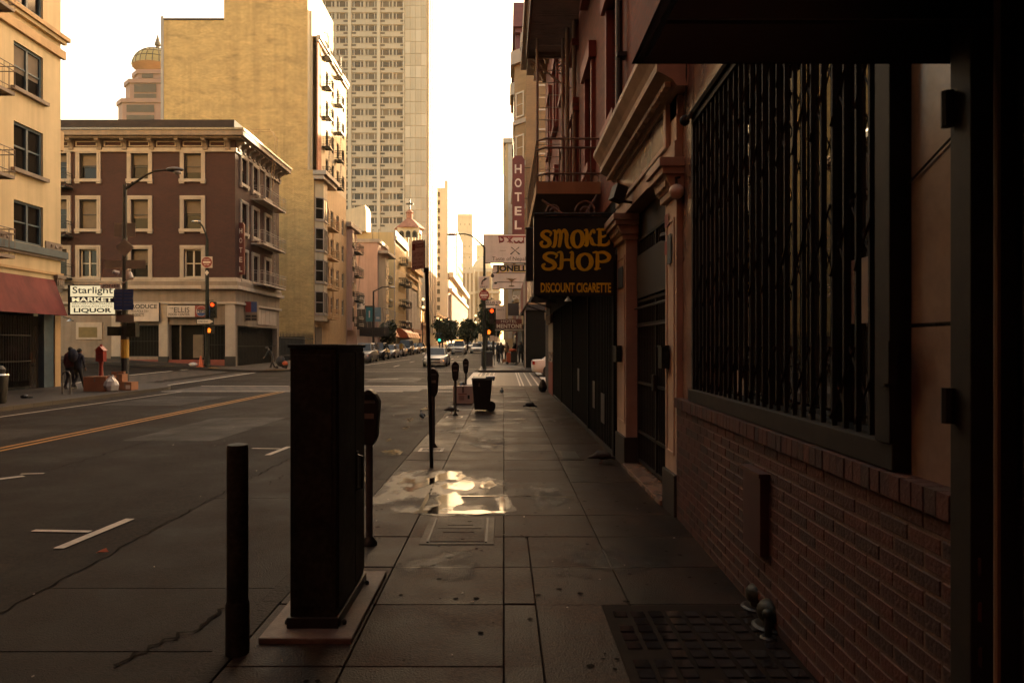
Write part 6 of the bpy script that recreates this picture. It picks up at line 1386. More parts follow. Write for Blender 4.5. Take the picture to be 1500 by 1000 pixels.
# lamp post with banners, left mid distance
yl=72; t=thing('banner_lamp_post','lamp post with teal and pale blue banners above parked cars','lamp post',(PX(547,yl),yl,.3)); xl_=lambda p:PX(p,yl); zl=lambda p:PZ(p,yl)
m=MB(); m.tube([(xl_(547),yl,.3),(xl_(547),yl,zl(426))],[.14,.08],8); m.tube([(xl_(547),yl,zl(427)),(xl_(553),yl,zl(424)),(xl_(560),yl,zl(420.5)),(xl_(571),yl,zl(420))],.06,6); m.build('pole',M['iron'],t); m=MB(); m.ell((xl_(574),yl,zl(420.6)),(.35,.16,.1)); m.build('lamp_head',M['chrome'],t)
m=MB(); m.box(xl_(536),xl_(546),yl-.02,yl,zl(471),zl(450)); m.build('teal_banner',mat('teal_banner',(.03,.17,.18),.7),t); m=MB(); m.box(xl_(549),xl_(558),yl-.02,yl,zl(471),zl(450)); m.build('pale_banner',mat('pale_blue_banner',(.16,.24,.26),.7),t)
m=MB(); m.box(xl_(540.3),xl_(542),yl-.03,yl-.021,zl(465),zl(455)); m.box(xl_(551),xl_(556),yl-.03,yl-.021,zl(467),zl(464)); m.build('banner_print',M['letter'],t)
# far lamp and signal posts
for px,y,h,lb,lit in ((619,105,8,'grey lamp post with lit lamp beside the orange awnings','lit_y'),(644,112,5.5,'distant signal post with a green light',None),(696,120,6,'distant post with two warm lights by the trees','lit_y')):
    t=thing('distant_post',lb,'lamp post',(PX(px,y),y,G(0,y))); m=MB(); m.tube([(PX(px,y),y,G(0,y)),(PX(px,y),y,G(0,y)+h)],.09,6); m.build('pole',M['dsteel'],t)
    if lit:
        for dz in (0,-1.2): m=MB(); m.ball((PX(px,y)+.1,y-.1,G(0,y)+h+dz),(.22,.22,.22),8,6); m.build('lamp_globe',M[lit],t)
    else: m=MB(); m.cbox((PX(px,y),y-.2,PZ(498,y)),(.4,.3,1.1)); m.build('signal_head',M['ink'],t); m=MB(); m.disc((PX(px,y),y-.37,PZ(498,y)),.24,'y',.03,12); m.build('lens',M['lit_g'],t); m=MB(); m.box(PX(px-6,y),PX(px+3,y),y-.05,y,PZ(489.5,y),PZ(487.5,y)); m.build('street_name_plate',M['teal'],t)
# orange awnings
for a,b,y,lb,mt,n in ((583,599,104,'orange cloth awning glowing in the sun over a shop door','orange',1),(598,617,118,'row of ribbed orange dome awnings along the hall','orange',5)):
    t=thing('orange_awning',lb,'awning',(LX,y,3)); x0,x1=LX,LX+2.2
    for k in range(n):
        m=MB(); y0=y+k*3.4; 
        prof=[(LX,4.6),(LX+.9,4.4),(LX+1.7,3.8),(LX+2.1,2.9)]
        m.add([(x,yy,z+.3) for yy in (y0,y0+3.1) for x,z in prof],[(i,i+1,5+i,4+i) for i in range(3)]); m.add([(x,y0,z+.3) for x,z in prof]+[(LX,y0,3.2)],[(0,1,2,3,4)]); m.build('canvas',M['orange'],t)
    m=MB(); m.bar((LX,y+.1,3.2),(LX+2.1,y+.1,3.2),.04); m.build('awning_frame',M['iron'],t)
# fire alarm post, boxes, bags, bike rack on the left corner
ya_=28.6; xa_=PX(148,ya_)
t=thing('fire_alarm_post','red fire alarm box on a post behind the cardboard boxes','alarm box',(xa_,ya_,0))
m=MB(); m.lathe([(.2,0),(.18,.12),(.1,.2),(.075,.9),(.1,1.05)],(xa_,ya_,0),10); m.build('post',M['red'],t,smooth=40); m=MB(); m.cbox((xa_,ya_,1.29),(.32,.24,.46)); m.prism([(xa_-.2,1.52),(xa_+.2,1.52),(xa_,1.72)],'y',ya_-.15,ya_+.15); m.cbox((xa_,ya_,1.74),(.07,.07,.1)); m.build('alarm_housing',M['red'],t); m=MB(); m.box(xa_-.1,xa_+.1,ya_-.126,ya_-.1205,1.18,1.4); m.build('alarm_door',M['signred'],t)
yr2=24.3; x0,x1=PX(91.5,yr2),PX(103,yr2)
t=thing('bike_rack','grey hoop bike rack left of the two walkers','bike rack',((x0+x1)/2,yr2,0)); m=MB(); pts=[(x0,yr2,0),(x0,yr2,.65)]+[((x0+x1)/2-(x1-x0)/2*math.cos(a),yr2,.65+.16*math.sin(a)) for a in [math.pi*k/8 for k in range(1,8)]]+[(x1,yr2,.65),(x1,yr2,0)]; m.tube(pts,.028,8); m.build('hoop',M['steel'],t,smooth=60)
m=MB(); 
for x in (x0,x1): m.lathe([(.08,0),(.08,.015)],(x,yr2,0),10)
m.build('base_plate',M['steel'],t)
def carton(name,label,x0,x1,y0,y1,z0,z1,mt,rz=0,flap=True,cat='box',label_mt=None):
    cx,cy=(x0+x1)/2,(y0+y1)/2; t=thing(name,label,cat,(cx,cy,z0)); m=MB(); a,b=(x1-x0)/2,(y1-y0)/2
    m.box(x0,x1,y0,y1,z0,z1-.012); m.build('carton',M[mt],t,bevel=.006)
    m=MB(); m.box(x0-.004,cx-.006,y0-.004,y1+.004,z1-.0115,z1); m.box(cx+.006,x1+.004,y0-.004,y1+.004,z1-.0115,z1+.004); m.build('flap',M[mt],t)
    m=MB(); m.box(cx-.03,cx+.03,y0-.006,y0-.0005,z1-.2,z1-.02); m.build('tape',M['trimd'],t)
    if label_mt: m=MB(); m.box(x1-(x1-x0)*.45,x1-.05,y0-.007,y0-.001,z0+.05,z0+.2); m.build('paper_label',M[label_mt],t)
    t.rotation_euler=(0,0,0); return t
carton('brown_carton','large brown carton standing by the bike rack',PX(122,25.6),PX(155,25.6),25.6,26.3,.005,.56,'card_b')
carton('stacked_carton','brown carton with a white paper label under the lamp pole',PX(174,26.3),PX(192.5,26.3),26.3,26.8,.005,.32,'card_b',label_mt='letter')
carton('upper_carton','open brown carton on top of the labelled carton',PX(173,26.6),PX(184,26.6),26.35,26.75,.332,.62,'card_b')
carton('leaning_carton','small flattened carton lying on the stacked cartons by the pole',PX(163,26.9),PX(181,26.9),26.9,27.05,.30,.70,'card_b')
def bagf(name,label,cx,cy,z,r,h,mt):
    t=thing(name,label,'bag',(cx,cy,z)); m=MB(); rr=random.Random(len(label)); n=12
    prof=[(.2,0),(.9,.08),(1.0,.35),(.82,.65),(.4,.86),(.16,.93),(.3,1.0)]
    k0=0; m.lathe([(r*a,h*b) for a,b in prof],(cx,cy,z),n)
    m.v=[(x+rr.uniform(-.14,.14)*r,y+rr.uniform(-.14,.14)*r,zz+(rr.uniform(-.04,.04)*h if zz>z+.02 else 0)) for x,y,zz in m.v]; m.build('bag_body',M[mt],t); return t
bagf('black_rubbish_bag','black rubbish bag squeezed beside the big brown carton',PX(157,26),26,.0,.22,.5,'bagk'); bagf('white_rubbish_bag','white plastic bag piled on top between the cartons',PX(165,25.9),25.8,.0,.26,.62,'bag')
# left edge bin
t=thing('litter_bin','black litter bin with a pale metal rim at the far left kerb','bin',(PX(1,20.3),20.3,0)); c_=(PX(-3,20.3),20.3,0)
m=MB(); m.lathe([(.19,0),(.22,.06),(.26,.75),(.26,.8)],c_,16); m.build('bin_body',M['blackm'],t,smooth=40); m=MB(); m.lathe([(.27,.80),(.29,.84),(.27,.88),(.2,.89)],c_,16); m.build('metal_rim',M['chrome'],t,smooth=40); m=MB(); m.lathe([(.18,.89),(.2,1.02),(.12,1.12),(.02,1.14)],c_,16); m.build('bin_hood',M['blackm'],t,smooth=40)
t=thing('kerb_pigeon_stone','dark lump of rubbish lying on the left pavement','rubbish',(PX(36,22),22,0)); m=MB(); m.ell((PX(36,22.3),22.3,.06),(.13,.1,.07)); m.ell((PX(40,22.3),22.4,.03),(.12,.06,.035)); m.build('lump',M['bagk'],t)
# utility cabinet, bollard
t=thing('utility_cabinet','tall black utility cabinet on a concrete pad at the kerb','cabinet',(-1.13,4.4,0))
m=MB(); m.box(-1.405,-.87,3.9,5.07,-.02,.035); m.build('concrete_pad',M['padc'],t,bevel=.008)
cx0,cx1,cy0,cy1=-1.272,-.988,4.04,4.84
m=MB(); m.box(cx0+.005,cx1-.005,cy0+.005,cy1-.005,.0355,1.69); m.build('body',M['blackp'],t,bevel=.006)
m=MB(); m.box(cx0-.012,cx1+.012,cy0-.012,cy1+.012,.0352,.10); m.build('base_skirt',M['dsteel'],t,bevel=.005)
m=MB(); m.box(cx0-.006,cx1+.008,cy0-.008,cy1+.008,1.691,1.712); m.build('top_cap',M['blackp'],t,bevel=.004)
m=MB(); m.box(cx1-.004,cx1+.006,cy0+.03,cy0+.47,.14,1.66); m.build('door',M['blackp'],t,bevel=.003); m=MB(); m.box(cx1-.004,cx1+.006,cy0+.485,cy1-.03,.14,1.66); m.build('door',M['blackp'],t,bevel=.003)
m=MB(); m.box(cx0+.03,cx1-.03,cy0-.004,cy0+.006,.16,1.65); m.build('front_panel',M['blackp'],t,bevel=.003)
m=MB(); m.tube([(cx1+.005,cy0+.50,.98),(cx1+.045,cy0+.50,.97),(cx1+.045,cy0+.50,.76),(cx1+.005,cy0+.50,.75)],.008,6); m.box(cx1+.005,cx1+.016,cy0+.495,cy0+.54,.74,1.0); m.build('handle',M['dsteel'],t)
m=MB()
for x in (cx0-.03,cx1+.03):
    for y in (cy0+.06,cy1-.06): m=MB(); m.lathe([(.014,0),(.014,.02),(.006,.03)],(x,y,.034),6); m.build('anchor_bolt',M['dsteel'],t)
t=thing('black_bollard','plain black steel bollard left of the utility cabinet','bollard',(-1.478,3.79,0)); c_=(-1.478,3.79,0)
m=MB(); m.lathe([(.0575,0),(.0575,1.14),(.054,1.155),(.02,1.162)],c_,24); m.build('post',M['blackp'],t,smooth=40); m=MB(); m.lathe([(.064,0),(.064,.27),(.058,.29)],c_,24); m.build('base_sleeve',M['blackp'],t,smooth=40)
# parking meters
def meter(label,x,y,base=True):
    t=thing('parking_meter',label,'parking meter',(x,y,0),rz=.0001,group='single post parking meters along the kerb')
    m=MB(); m.tube([(0,0,0),(0,0,.86)],.031,10); m.build('pole',M['steel'],t,smooth=50)
    m=MB(); m.lathe([(.068,0),(.068,.02),(.045,.05),(.036,.07)],(0,0,0),12); m.build('pole_foot',M['dsteel'],t,smooth=40)
    h=MB(); prof=[(-.045,.86),(.045,.86),(.075,.93),(.083,1.08),(.088,1.12),(.094,1.225),(.062,1.29),(.012,1.332),(-.012,1.332),(-.062,1.29),(-.094,1.225),(-.088,1.12),(-.083,1.08),(-.075,.93)]
    h.prism(prof,'y',-.062,.062); h.build('meter_head',M['dsteel'],t,bevel=.012)
    q=MB(); q.box(-.06,.06,-.066,-.0615,1.215,1.245); q.build('head_seam',M['steel'],t); q=MB(); q.box(-.05,.05,-.068,-.0615,1.085,1.13); q.build('number_plate',M['signback'],t); q=MB(); q.prism([(-.07,1.235),(.07,1.235),(.045,1.29),(-.045,1.29)],'y',-.066,-.0615); q.build('dial_window',M['glassd'],t); q=MB(); q.box(-.098,-.0895,-.03,.03,1.13,1.2); q.build('coin_slot',M['chrome'],t)
    return t
meter('parking meter immediately right of the utility cabinet',-1.155,5.86)
p_=[o for o in bpy.data.objects if o.name=='parking_meter'][0]
for x,y,lb in ((-1.19,11.5,'parking meter half hidden by the leaning sign pole'),(-1.185,16.7,'parking meter in front of the white carton'),(-1.18,21.2,'smallest parking meter behind the black bin')): dup(p_,(x,y,0),None,lb)
for i,(x,y) in enumerate(((-1.19,11.5),(-1.185,16.7))):
    m=MB(); a=.2; 
    for b in (a,): 
        for e in ((-b,-b,b,-b+.05),(-b,b-.05,b,b),(-b,-b+.05,-b+.05,b-.05),(b-.05,-b+.05,b,b-.05)): m.add([(x+e[0],y+e[1]-.3,.004),(x+e[2],y+e[1]-.3,.004),(x+e[2],y+e[3]-.3,.004),(x+e[0],y+e[3]-.3,.004)],[(0,1,2,3)])
    setp(m.build('paint_square',M['paint_w']),kind='structure')
# leaning sign pole
t=thing('leaning_sign_pole','thin leaning pole with a weathered no stopping sign','sign',(-1.015,9.6,0))
m=MB(); top=(PX(623.5,9.6)+.012,9.6,PZ(394,9.6)); m.tube([(-1.015,9.6,-.02),top],.027,8); m.build('pole',M['dsteel'],t,smooth=50)
rzS=rad(-38); ux_=Vector((math.cos(rzS),math.sin(rzS),0)); fS=(Vector((PX(613,9.6),9.58,0)),ux_,Vector((ux_.y,-ux_.x,0)))
zS=lambda py:PZ(py,9.6)
m=MB(); pl=[(-.125,zS(395.5)),(.115,zS(394)),(.115,zS(355)),(.095,zS(352)),(-.105,zS(352)),(-.125,zS(355))]
m.add([FP(fS,u,v,.0) for u,v in pl]+[FP(fS,u,v,.006) for u,v in pl],[tuple(range(6))[::-1],tuple(range(6,12))]+[(i,(i+1)%6,6+(i+1)%6,6+i) for i in range(6)]); m.build('sign_plate',mat('weathered_sign',(.55,.41,.37),.6,0,.22,6,streak=.3),t)
m=MB(); m.fbox(fS,.118,.13,zS(394),zS(353),-.004,.006); m.build('second_plate_edge',M['signred'],t)
m=MB(); m.fbox(fS,-.115,-.055,zS(366.5),zS(357),.0065,.008); m.fbox(fS,-.05,.105,zS(363.5),zS(357.5),.0065,.008); m.build('red_print',M['signred'],t)
m=MB(); word(m,'TOW-AWAY',fS,-.045,.1,zS(363),zS(358.5),.009); m.build('lettering',M['letter'],t)
m=MB(); word(m,'6 AM TO 8 AM',fS,-.1,.1,zS(376.5),zS(369.5),.0085); word(m,'TUE - FRI',fS,-.07,.06,zS(381.5),zS(379),.0085); word(m,'ANY TIME',fS,-.1,.1,zS(387),zS(384),.0085); word(m,'STOP',fS,-.1,.09,zS(392.5),zS(390),.0085); m.build('lettering',M['signred'],t)
m=MB(); m.cbox((top[0],9.59,top[2]-.02),(.07,.07,.07)); m.build('clamp',M['dsteel'],t)
# wheeled bin, carton
yt=17.7; x0,x1=PX(692,yt),PX(722,yt); cx_=(x0+x1)/2; wd=(x1-x0)
t=thing('wheeled_bin','black wheeled bin with a blue lid on the near pavement','bin',(cx_,yt,0))
zt_=PZ(556,yt); a=wd*.40; b=wd*.52
m=MB(); m.hexa([(cx_-a,yt,.05),(cx_+a*.82,yt,.05),(cx_+a*.82,yt+.5,.05),(cx_-a,yt+.5,.05),(cx_-b,yt-.08,zt_),(cx_+b*.9,yt-.08,zt_),(cx_+b*.9,yt+.6,zt_),(cx_-b,yt+.6,zt_)]); m.build('bin_body',M['plastic'],t,bevel=.02)
m=MB(); m.hexa([(cx_-b-.02,yt-.1,zt_+.001),(cx_+b*.92,yt-.1,zt_+.001),(cx_+b*.92,yt+.62,zt_+.001),(cx_-b-.02,yt+.62,zt_+.001),(cx_-b*.96,yt-.08,zt_+.05),(cx_+b*.9,yt-.08,zt_+.05),(cx_+b*.9,yt+.6,zt_+.07),(cx_-b*.96,yt+.6,zt_+.07)]); m.build('lid',M['plastic'],t,bevel=.008)
m=MB(); m.box(cx_+b*.3,cx_+b*1.15,yt-.05,yt+.55,zt_+.03,zt_+.085); m.build('blue_lid_flap',M['blue'],t,bevel=.01)
for y in (yt+.02,yt+.44): m=MB(); m.disc((cx_+a*.98,y,.125),.12,'y',.06,16); m.build('wheel',M['rubber'],t)
m=MB(); m.tube([(cx_+b*.92,yt+.05,zt_-.02),(cx_+b*1.06,yt+.05,zt_-.0),(cx_+b*1.06,yt+.5,zt_-.0),(cx_+b*.92,yt+.5,zt_-.02)],.018,6); m.build('handle',M['plastic'],t)
m=MB(); m.prism([(cx_-b*.42,zt_-.17),(cx_-b*.22,zt_-.17),(cx_-b*.32,zt_-.06)],'y',yt-.085,yt-.07); m.build('recycling_mark',M['signback'],t)
carton('printed_white_carton','white printed carton standing behind the black wheeled bin',PX(663.5,20.2),PX(693,20.2),20.2,20.6,.005,.52,'cartonw')
t=bpy.data.objects['printed_white_carton']; m=MB(); y_=20.192; zf=lambda p:PZ(p,20.2)
m.box(PX(671,20.2),PX(684,20.2),y_,y_+.004,zf(577.2),zf(576.4)); m.build('red_print',M['signred'],t); m=MB()
for k in range(4): m.box(PX(672,20.2),PX(680,20.2),y_,y_+.004,zf(580.5+k*1.6),zf(580+k*1.6))
m.box(PX(685,20.2),PX(688,20.2),y_,y_+.004,zf(584),zf(578.5)); m.build('black_print',M['ink'],t)
t=thing('dark_bag','small black bag slumped behind the white carton','bag',(PX(676,20.9),20.9,0)); m=MB(); m.ell((PX(676,20.8),20.9,.3),(.22,.2,.32)); m.build('bag_body',M['bagk'],t)
# pavement covers
t=thing('utility_vault_cover','rectangular concrete vault cover set in the pavement','cover',(-.4,6.35,0)); Yb,Yn=PZ(0,1)*0+1700/(757-507),1700/(798-507)
a,b=PX(613,Yn)+.02,PX(722,Yb)-.08
m=MB(); m.box(-.73,-.085,5.85,6.78,-.02,.006); m.build('outer_frame',M['slab2'],t,bevel=.004)
m=MB(); m.box(-.67,-.65,5.9,6.73,.0065,.014); m.box(-.165,-.145,5.9,6.73,.0065,.014); m.build('iron_edge',M['iron'],t); m=MB(); m.box(-.64,-.17,5.92,6.70,.0065,.011); m.build('lid',M['slab'],t,bevel=.003)
m=MB()
for y,l in ((6.45,.12),(6.33,.2),(6.2,.14)): m.box(-.41-l,-.41+l,y,y+.03,.0115,.014)
m.disc((-.33,6.6,.012),.02,'z',.004,10); m.disc((-.36,6.0,.012),.02,'z',.004,10); m.build('raised_mark',M['slab3'],t)
t=thing('small_valve_cover','small square valve cover near the portal step','cover',(1.05,10.6,0)); m=MB(); m.box(.85,1.2,10.2,11.1,-.01,.008); m.build('frame',M['slab2'],t); m=MB(); m.box(.9,1.15,10.3,11.0,.0085,.012); m.build('lid',M['dsteel'],t)
t=thing('glass_pavement_lights','square grid of dark glass lenses set in the pavement by the brick base','pavement light',(1.1,4.0,0))
gx0,gx1,gy0,gy1=.68,1.56,3.3,4.42
m=MB(); m.box(gx0-.04,gx1+.05,gy0-.3,gy1+.05,-.02,.007); m.build('cast_frame',M['grate'],t)
ln=MB(); ln.box(-.042,.042,-.042,.042,.0,.012); LN=ln.mesh('glass_lens',glass('lens_glass',(.015,.013,.014),.12)); rr=random.Random(5)
for i in range(8):
    for j in range(12):
        if rr.random()<.05: continue
        inst('glass_lens',LN,t,(gx0+.055+i*.112,gy0-.22+j*.112,.0025+rr.uniform(-.003,.001)),rr.uniform(-.04,.04))
def standpipe(lb,x,y,h,r):
    t=thing('standpipe_cap',lb,'standpipe',(x,y,0),group='standpipe inlets at the foot of the brick wall'); m=MB(); m.lathe([(r*1.35,0),(r*1.35,.012),(r*1.1,.02)],(x,y,.006),18); m.build('floor_ring',M['dsteel'],t); m=MB(); m.lathe([(r*.6,0),(r*.6,h-r)],(x,y,.02),14); m.build('pipe',M['blackm'],t)
    m=MB(); m.lathe([(r*.9,h-r*1.25),(r*1.0,h-r*1.0),(r*.98,h-r*.5),(r*.7,h-r*.12),(r*.25,h)],(x,y,.02),18); m.build('dome_cap',M['blackp'],t,smooth=50)
standpipe('nearer domed standpipe cap by the brick wall',PX(1128,4.15),4.12,.15,.088); standpipe('farther domed standpipe cap by the brick wall',PX(1108,4.45),4.42,.14,.08); standpipe('slim short standpipe right beside the domed caps',1.53,3.95,.16,.034)
# far bins and kiosks
yb_=49; t=thing('far_dark_bin','tall dark rubbish container at the far corner','bin',(PX(713.5,yb_),yb_,G(0,yb_))); g=G(0,yb_); m=MB(); m.cbox((PX(713.5,yb_),yb_+.4,g+.52),(PX(722,yb_)-PX(705.5,yb_),.8,1.0)); m.build('bin_body',M['plastic'],t,bevel=.03); m=MB(); m.cbox((PX(713.5,yb_),yb_+.4,g+1.07),(.86,.86,.08),taper=.9); m.build('lid',M['dsteel'],t); m=MB(); m.cbox((PX(713.5,yb_),yb_+.4,g+.015),(.9,.86,.03)); m.build('foot',M['signw'],t)
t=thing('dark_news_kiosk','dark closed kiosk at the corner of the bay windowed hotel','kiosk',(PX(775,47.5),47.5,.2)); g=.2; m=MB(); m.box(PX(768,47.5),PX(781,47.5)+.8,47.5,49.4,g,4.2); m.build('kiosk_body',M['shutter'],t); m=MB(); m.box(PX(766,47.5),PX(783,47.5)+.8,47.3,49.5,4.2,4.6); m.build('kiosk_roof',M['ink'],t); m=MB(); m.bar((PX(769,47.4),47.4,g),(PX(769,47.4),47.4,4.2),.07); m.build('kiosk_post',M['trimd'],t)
t=thing('corner_black_bag','black rubbish bag leaning against the oxide red corner pillar','bag',(PX(794,26),26,0)); m=MB(); m.lathe([(.08,0),(.15,.06),(.17,.18),(.11,.34),(.05,.46)],(PX(795,25.6),25.6,0),10); m.build('bag_body',M['bagk'],t)
# dry leaf in the road
t=thing('dry_leaf','curled orange leaf lying on the asphalt joint','leaf',(PX(151,6.05),6.05,RD+.01)); m=MB(); x_,y_=PX(151,6.02),6.02; m.add([(x_-.06,y_-.01,RD+.012),(x_-.02,y_-.03,RD+.03),(x_+.05,y_,RD+.02),(x_+.01,y_+.03,RD+.045),(x_-.03,y_+.02,RD+.03)],[(0,1,2),(0,2,3),(0,3,4)]); m.build('blade',M['orange'],t)
# ================================================================ vehicles
def car(label,cat,loc,rz,paint,kind='sedan',group=None,ind=False,name='parked_car'):
    t=thing(name,label,cat,loc,rz=rz or .0001,group=group)
    Wd=.9; Ht={'sedan':1.46,'suv':1.72,'van':1.95,'pickup':1.85}[kind]; up={'sedan':0,'suv':.14,'van':.2,'pickup':.2}[kind]
    st=[(-2.32,.30,.50,.66),(-2.26,.24,.62,.76),(-1.9,.20,.74,.86),(-1.45,.19,.82,.90),(-.95,.19,.90,.91),(0,.19,.93,.91),(1.1,.19,.95,.91),(1.8,.20,.97,.88),(2.25,.26,.94,.80),(2.32,.34,.80,.72)]
    m=MB(); vs=[]; 
    for y,zl,zt,hw in st:
        zt+=up; sec=[(hw*.90,zl),(hw,zl+.16),(hw*1.0,zl+(zt-zl)*.62),(hw*.94,zt-.05),(hw*.80,zt)]
        vs+=[(x,y,z) for x,z in sec]+[(-x,y,z) for x,z in sec[::-1]]
    n=10; fs=[(i*n+k,i*n+(k+1)%n,(i+1)*n+(k+1)%n,(i+1)*n+k) for i in range(len(st)-1) for k in range(n)]+[tuple(range(n))[::-1],tuple(range((len(st)-1)*n,len(st)*n))]
    m.add(vs,fs); m.build('body',paint,t,smooth=45)
    yb={'sedan':(-1.0,-.25,.95,1.75),'suv':(-1.0,-.35,1.7,2.15),'van':(-1.5,-.9,2.1,2.25),'pickup':(-.9,-.4,.55,.75)}[kind]; zb=.90+up
    lo=[(-.76,yb[0]),(.76,yb[0]),(.78,yb[3]),(-.78,yb[3])]; hi=[(-.57,yb[1]),(.57,yb[1]),(.58,yb[2]),(-.58,yb[2])]
    m=MB(); m.hexa([(x,y,zb-.02) for x,y in lo]+[(x,y,Ht-.05) for x,y in hi]); m.build('windows',M['carglass'],t)
    m=MB(); m.hexa([(x*1.03,y,Ht-.05) for x,y in hi]+[(x*.9,y*.92,Ht) for x,y in hi]); m.build('roof',paint,t,smooth=50)
    m=MB()
    for (x,y),(x2,y2) in zip(lo,hi): m.bar((x,y,zb-.02),(x2*1.01,y2,Ht-.04),.05)
    for sx in (-1,1): m.bar((sx*.79,(lo[0][1]+lo[2][1])/2+.1,zb),(sx*.60,(hi[0][1]+hi[2][1])/2+.1,Ht-.04),.05)
    m.build('pillar',paint,t)
    for sx in (-1,1):
        m=MB(); m.ell((sx*.64,-2.16,.62+up),(.20,.13,.085),10,6); m.build('headlight',M['lampw'],t,smooth=60)
        m=MB(); m.cbox((sx*.72,2.24,.78+up),(.24,.14,.18)); m.build('tail_light',M['lampr'],t)
        m=MB(); m.ell((sx*.98,-.78,.98+up),(.12,.08,.085),8,6); m.build('mirror',paint,t,smooth=60)
        for y in (-1.42,1.38):
            m=MB(); m.disc((sx*.83,y,.325),.325,'x',.21,20); w_=m.build('wheel',M['rubber'],t); m=MB(); m.disc((sx*.93,y,.325),.21,'x',.02,14); m.build('rim',M['chrome'],w_)
    m=MB(); m.prism([(-.42,.50+up),(.42,.50+up),(.5,.64+up),(-.5,.64+up)],'y',-2.34,-2.2); m.build('grille',M['ink'],t)
    m=MB(); m.prism([(-.5,.30),(.5,.30),(.42,.40),(-.42,.40)],'y',-2.325,-2.2); m.build('bumper_intake',M['ink'],t)
    m=MB(); m.box(-.16,.16,-2.35,-2.342,.42+up*.5,.50+up*.5); m.build('number_plate',M['letter'],t)
    if ind: m=MB(); m.ell((.66,-2.26,.45),(.09,.05,.05),8,5); m.build('indicator',M['lampo'],t)
    if kind=='pickup':
        m=MB(); m.box(-.5,.5,-.2,.0,Ht+.002,Ht+.08); m.build('roof_light',M['lampo'],t)
    return t
xw=PX(636,52); car('white saloon car with its amber indicator lit waiting at the crossing','car',(xw,54.3,G(xw,52)+RD),0,M['carw'],'sedan',ind=True,name='moving_car')
gp='cars parked along the left kerb'
sp=[(62.5,'cars','suv','silver off-roader parked nearest behind the utility cabinet'),(69,'card','suv','black off-roader parked second along the left kerb'),(75.5,'cars','sedan','grey saloon parked third behind the black off-roader'),(82,'carw','sedan','white saloon parked beside the yellow jacketed worker'),(88.5,'card','van','tall dark van parked before the orange awnings'),(95,'cars','sedan','small silver car parked past the dark van'),(102,'card','sedan','last dark car parked by the ribbed awnings')]
for y,mt,k,lb in sp: car(lb,'car',(-12.7,y,G(-12.7,y)+RD),0,M[mt],k,gp)
g2='traffic further down the street'
for px,y,mt,k,lb in ((673,92,'carw','pickup','white pickup with amber roof light far down the street'),(699,100,'carw','sedan','white taxi far down the street left of the dark bin'),(663,104,'card','sedan','dark car half behind the white pickup'),(686,135,'cars','sedan','grey car far away between the two white vehicles'),(704,150,'carw','sedan','tiny pale car above the far white taxi'),(712,118,'cars','suv','pale car near the far right pavement people'),(722,126,'carw','sedan','white car just above the far dark bin')):
    x=PX(px,y); car(lb,'car',(x,y,G(x,y)+RD),0,M[mt],k,g2,name='distant_car')
car('white car crossing on the side street with red tail lamp','car',(3.95,40,RD+.1),rad(90),M['carw'],'sedan',name='side_street_car')
0 and car('white van parked on the left side street behind the walkers','car',(-23.6,33.2,G(-23.6,33.2)+RD),rad(-90),M['carw'],'suv',name='side_street_van')
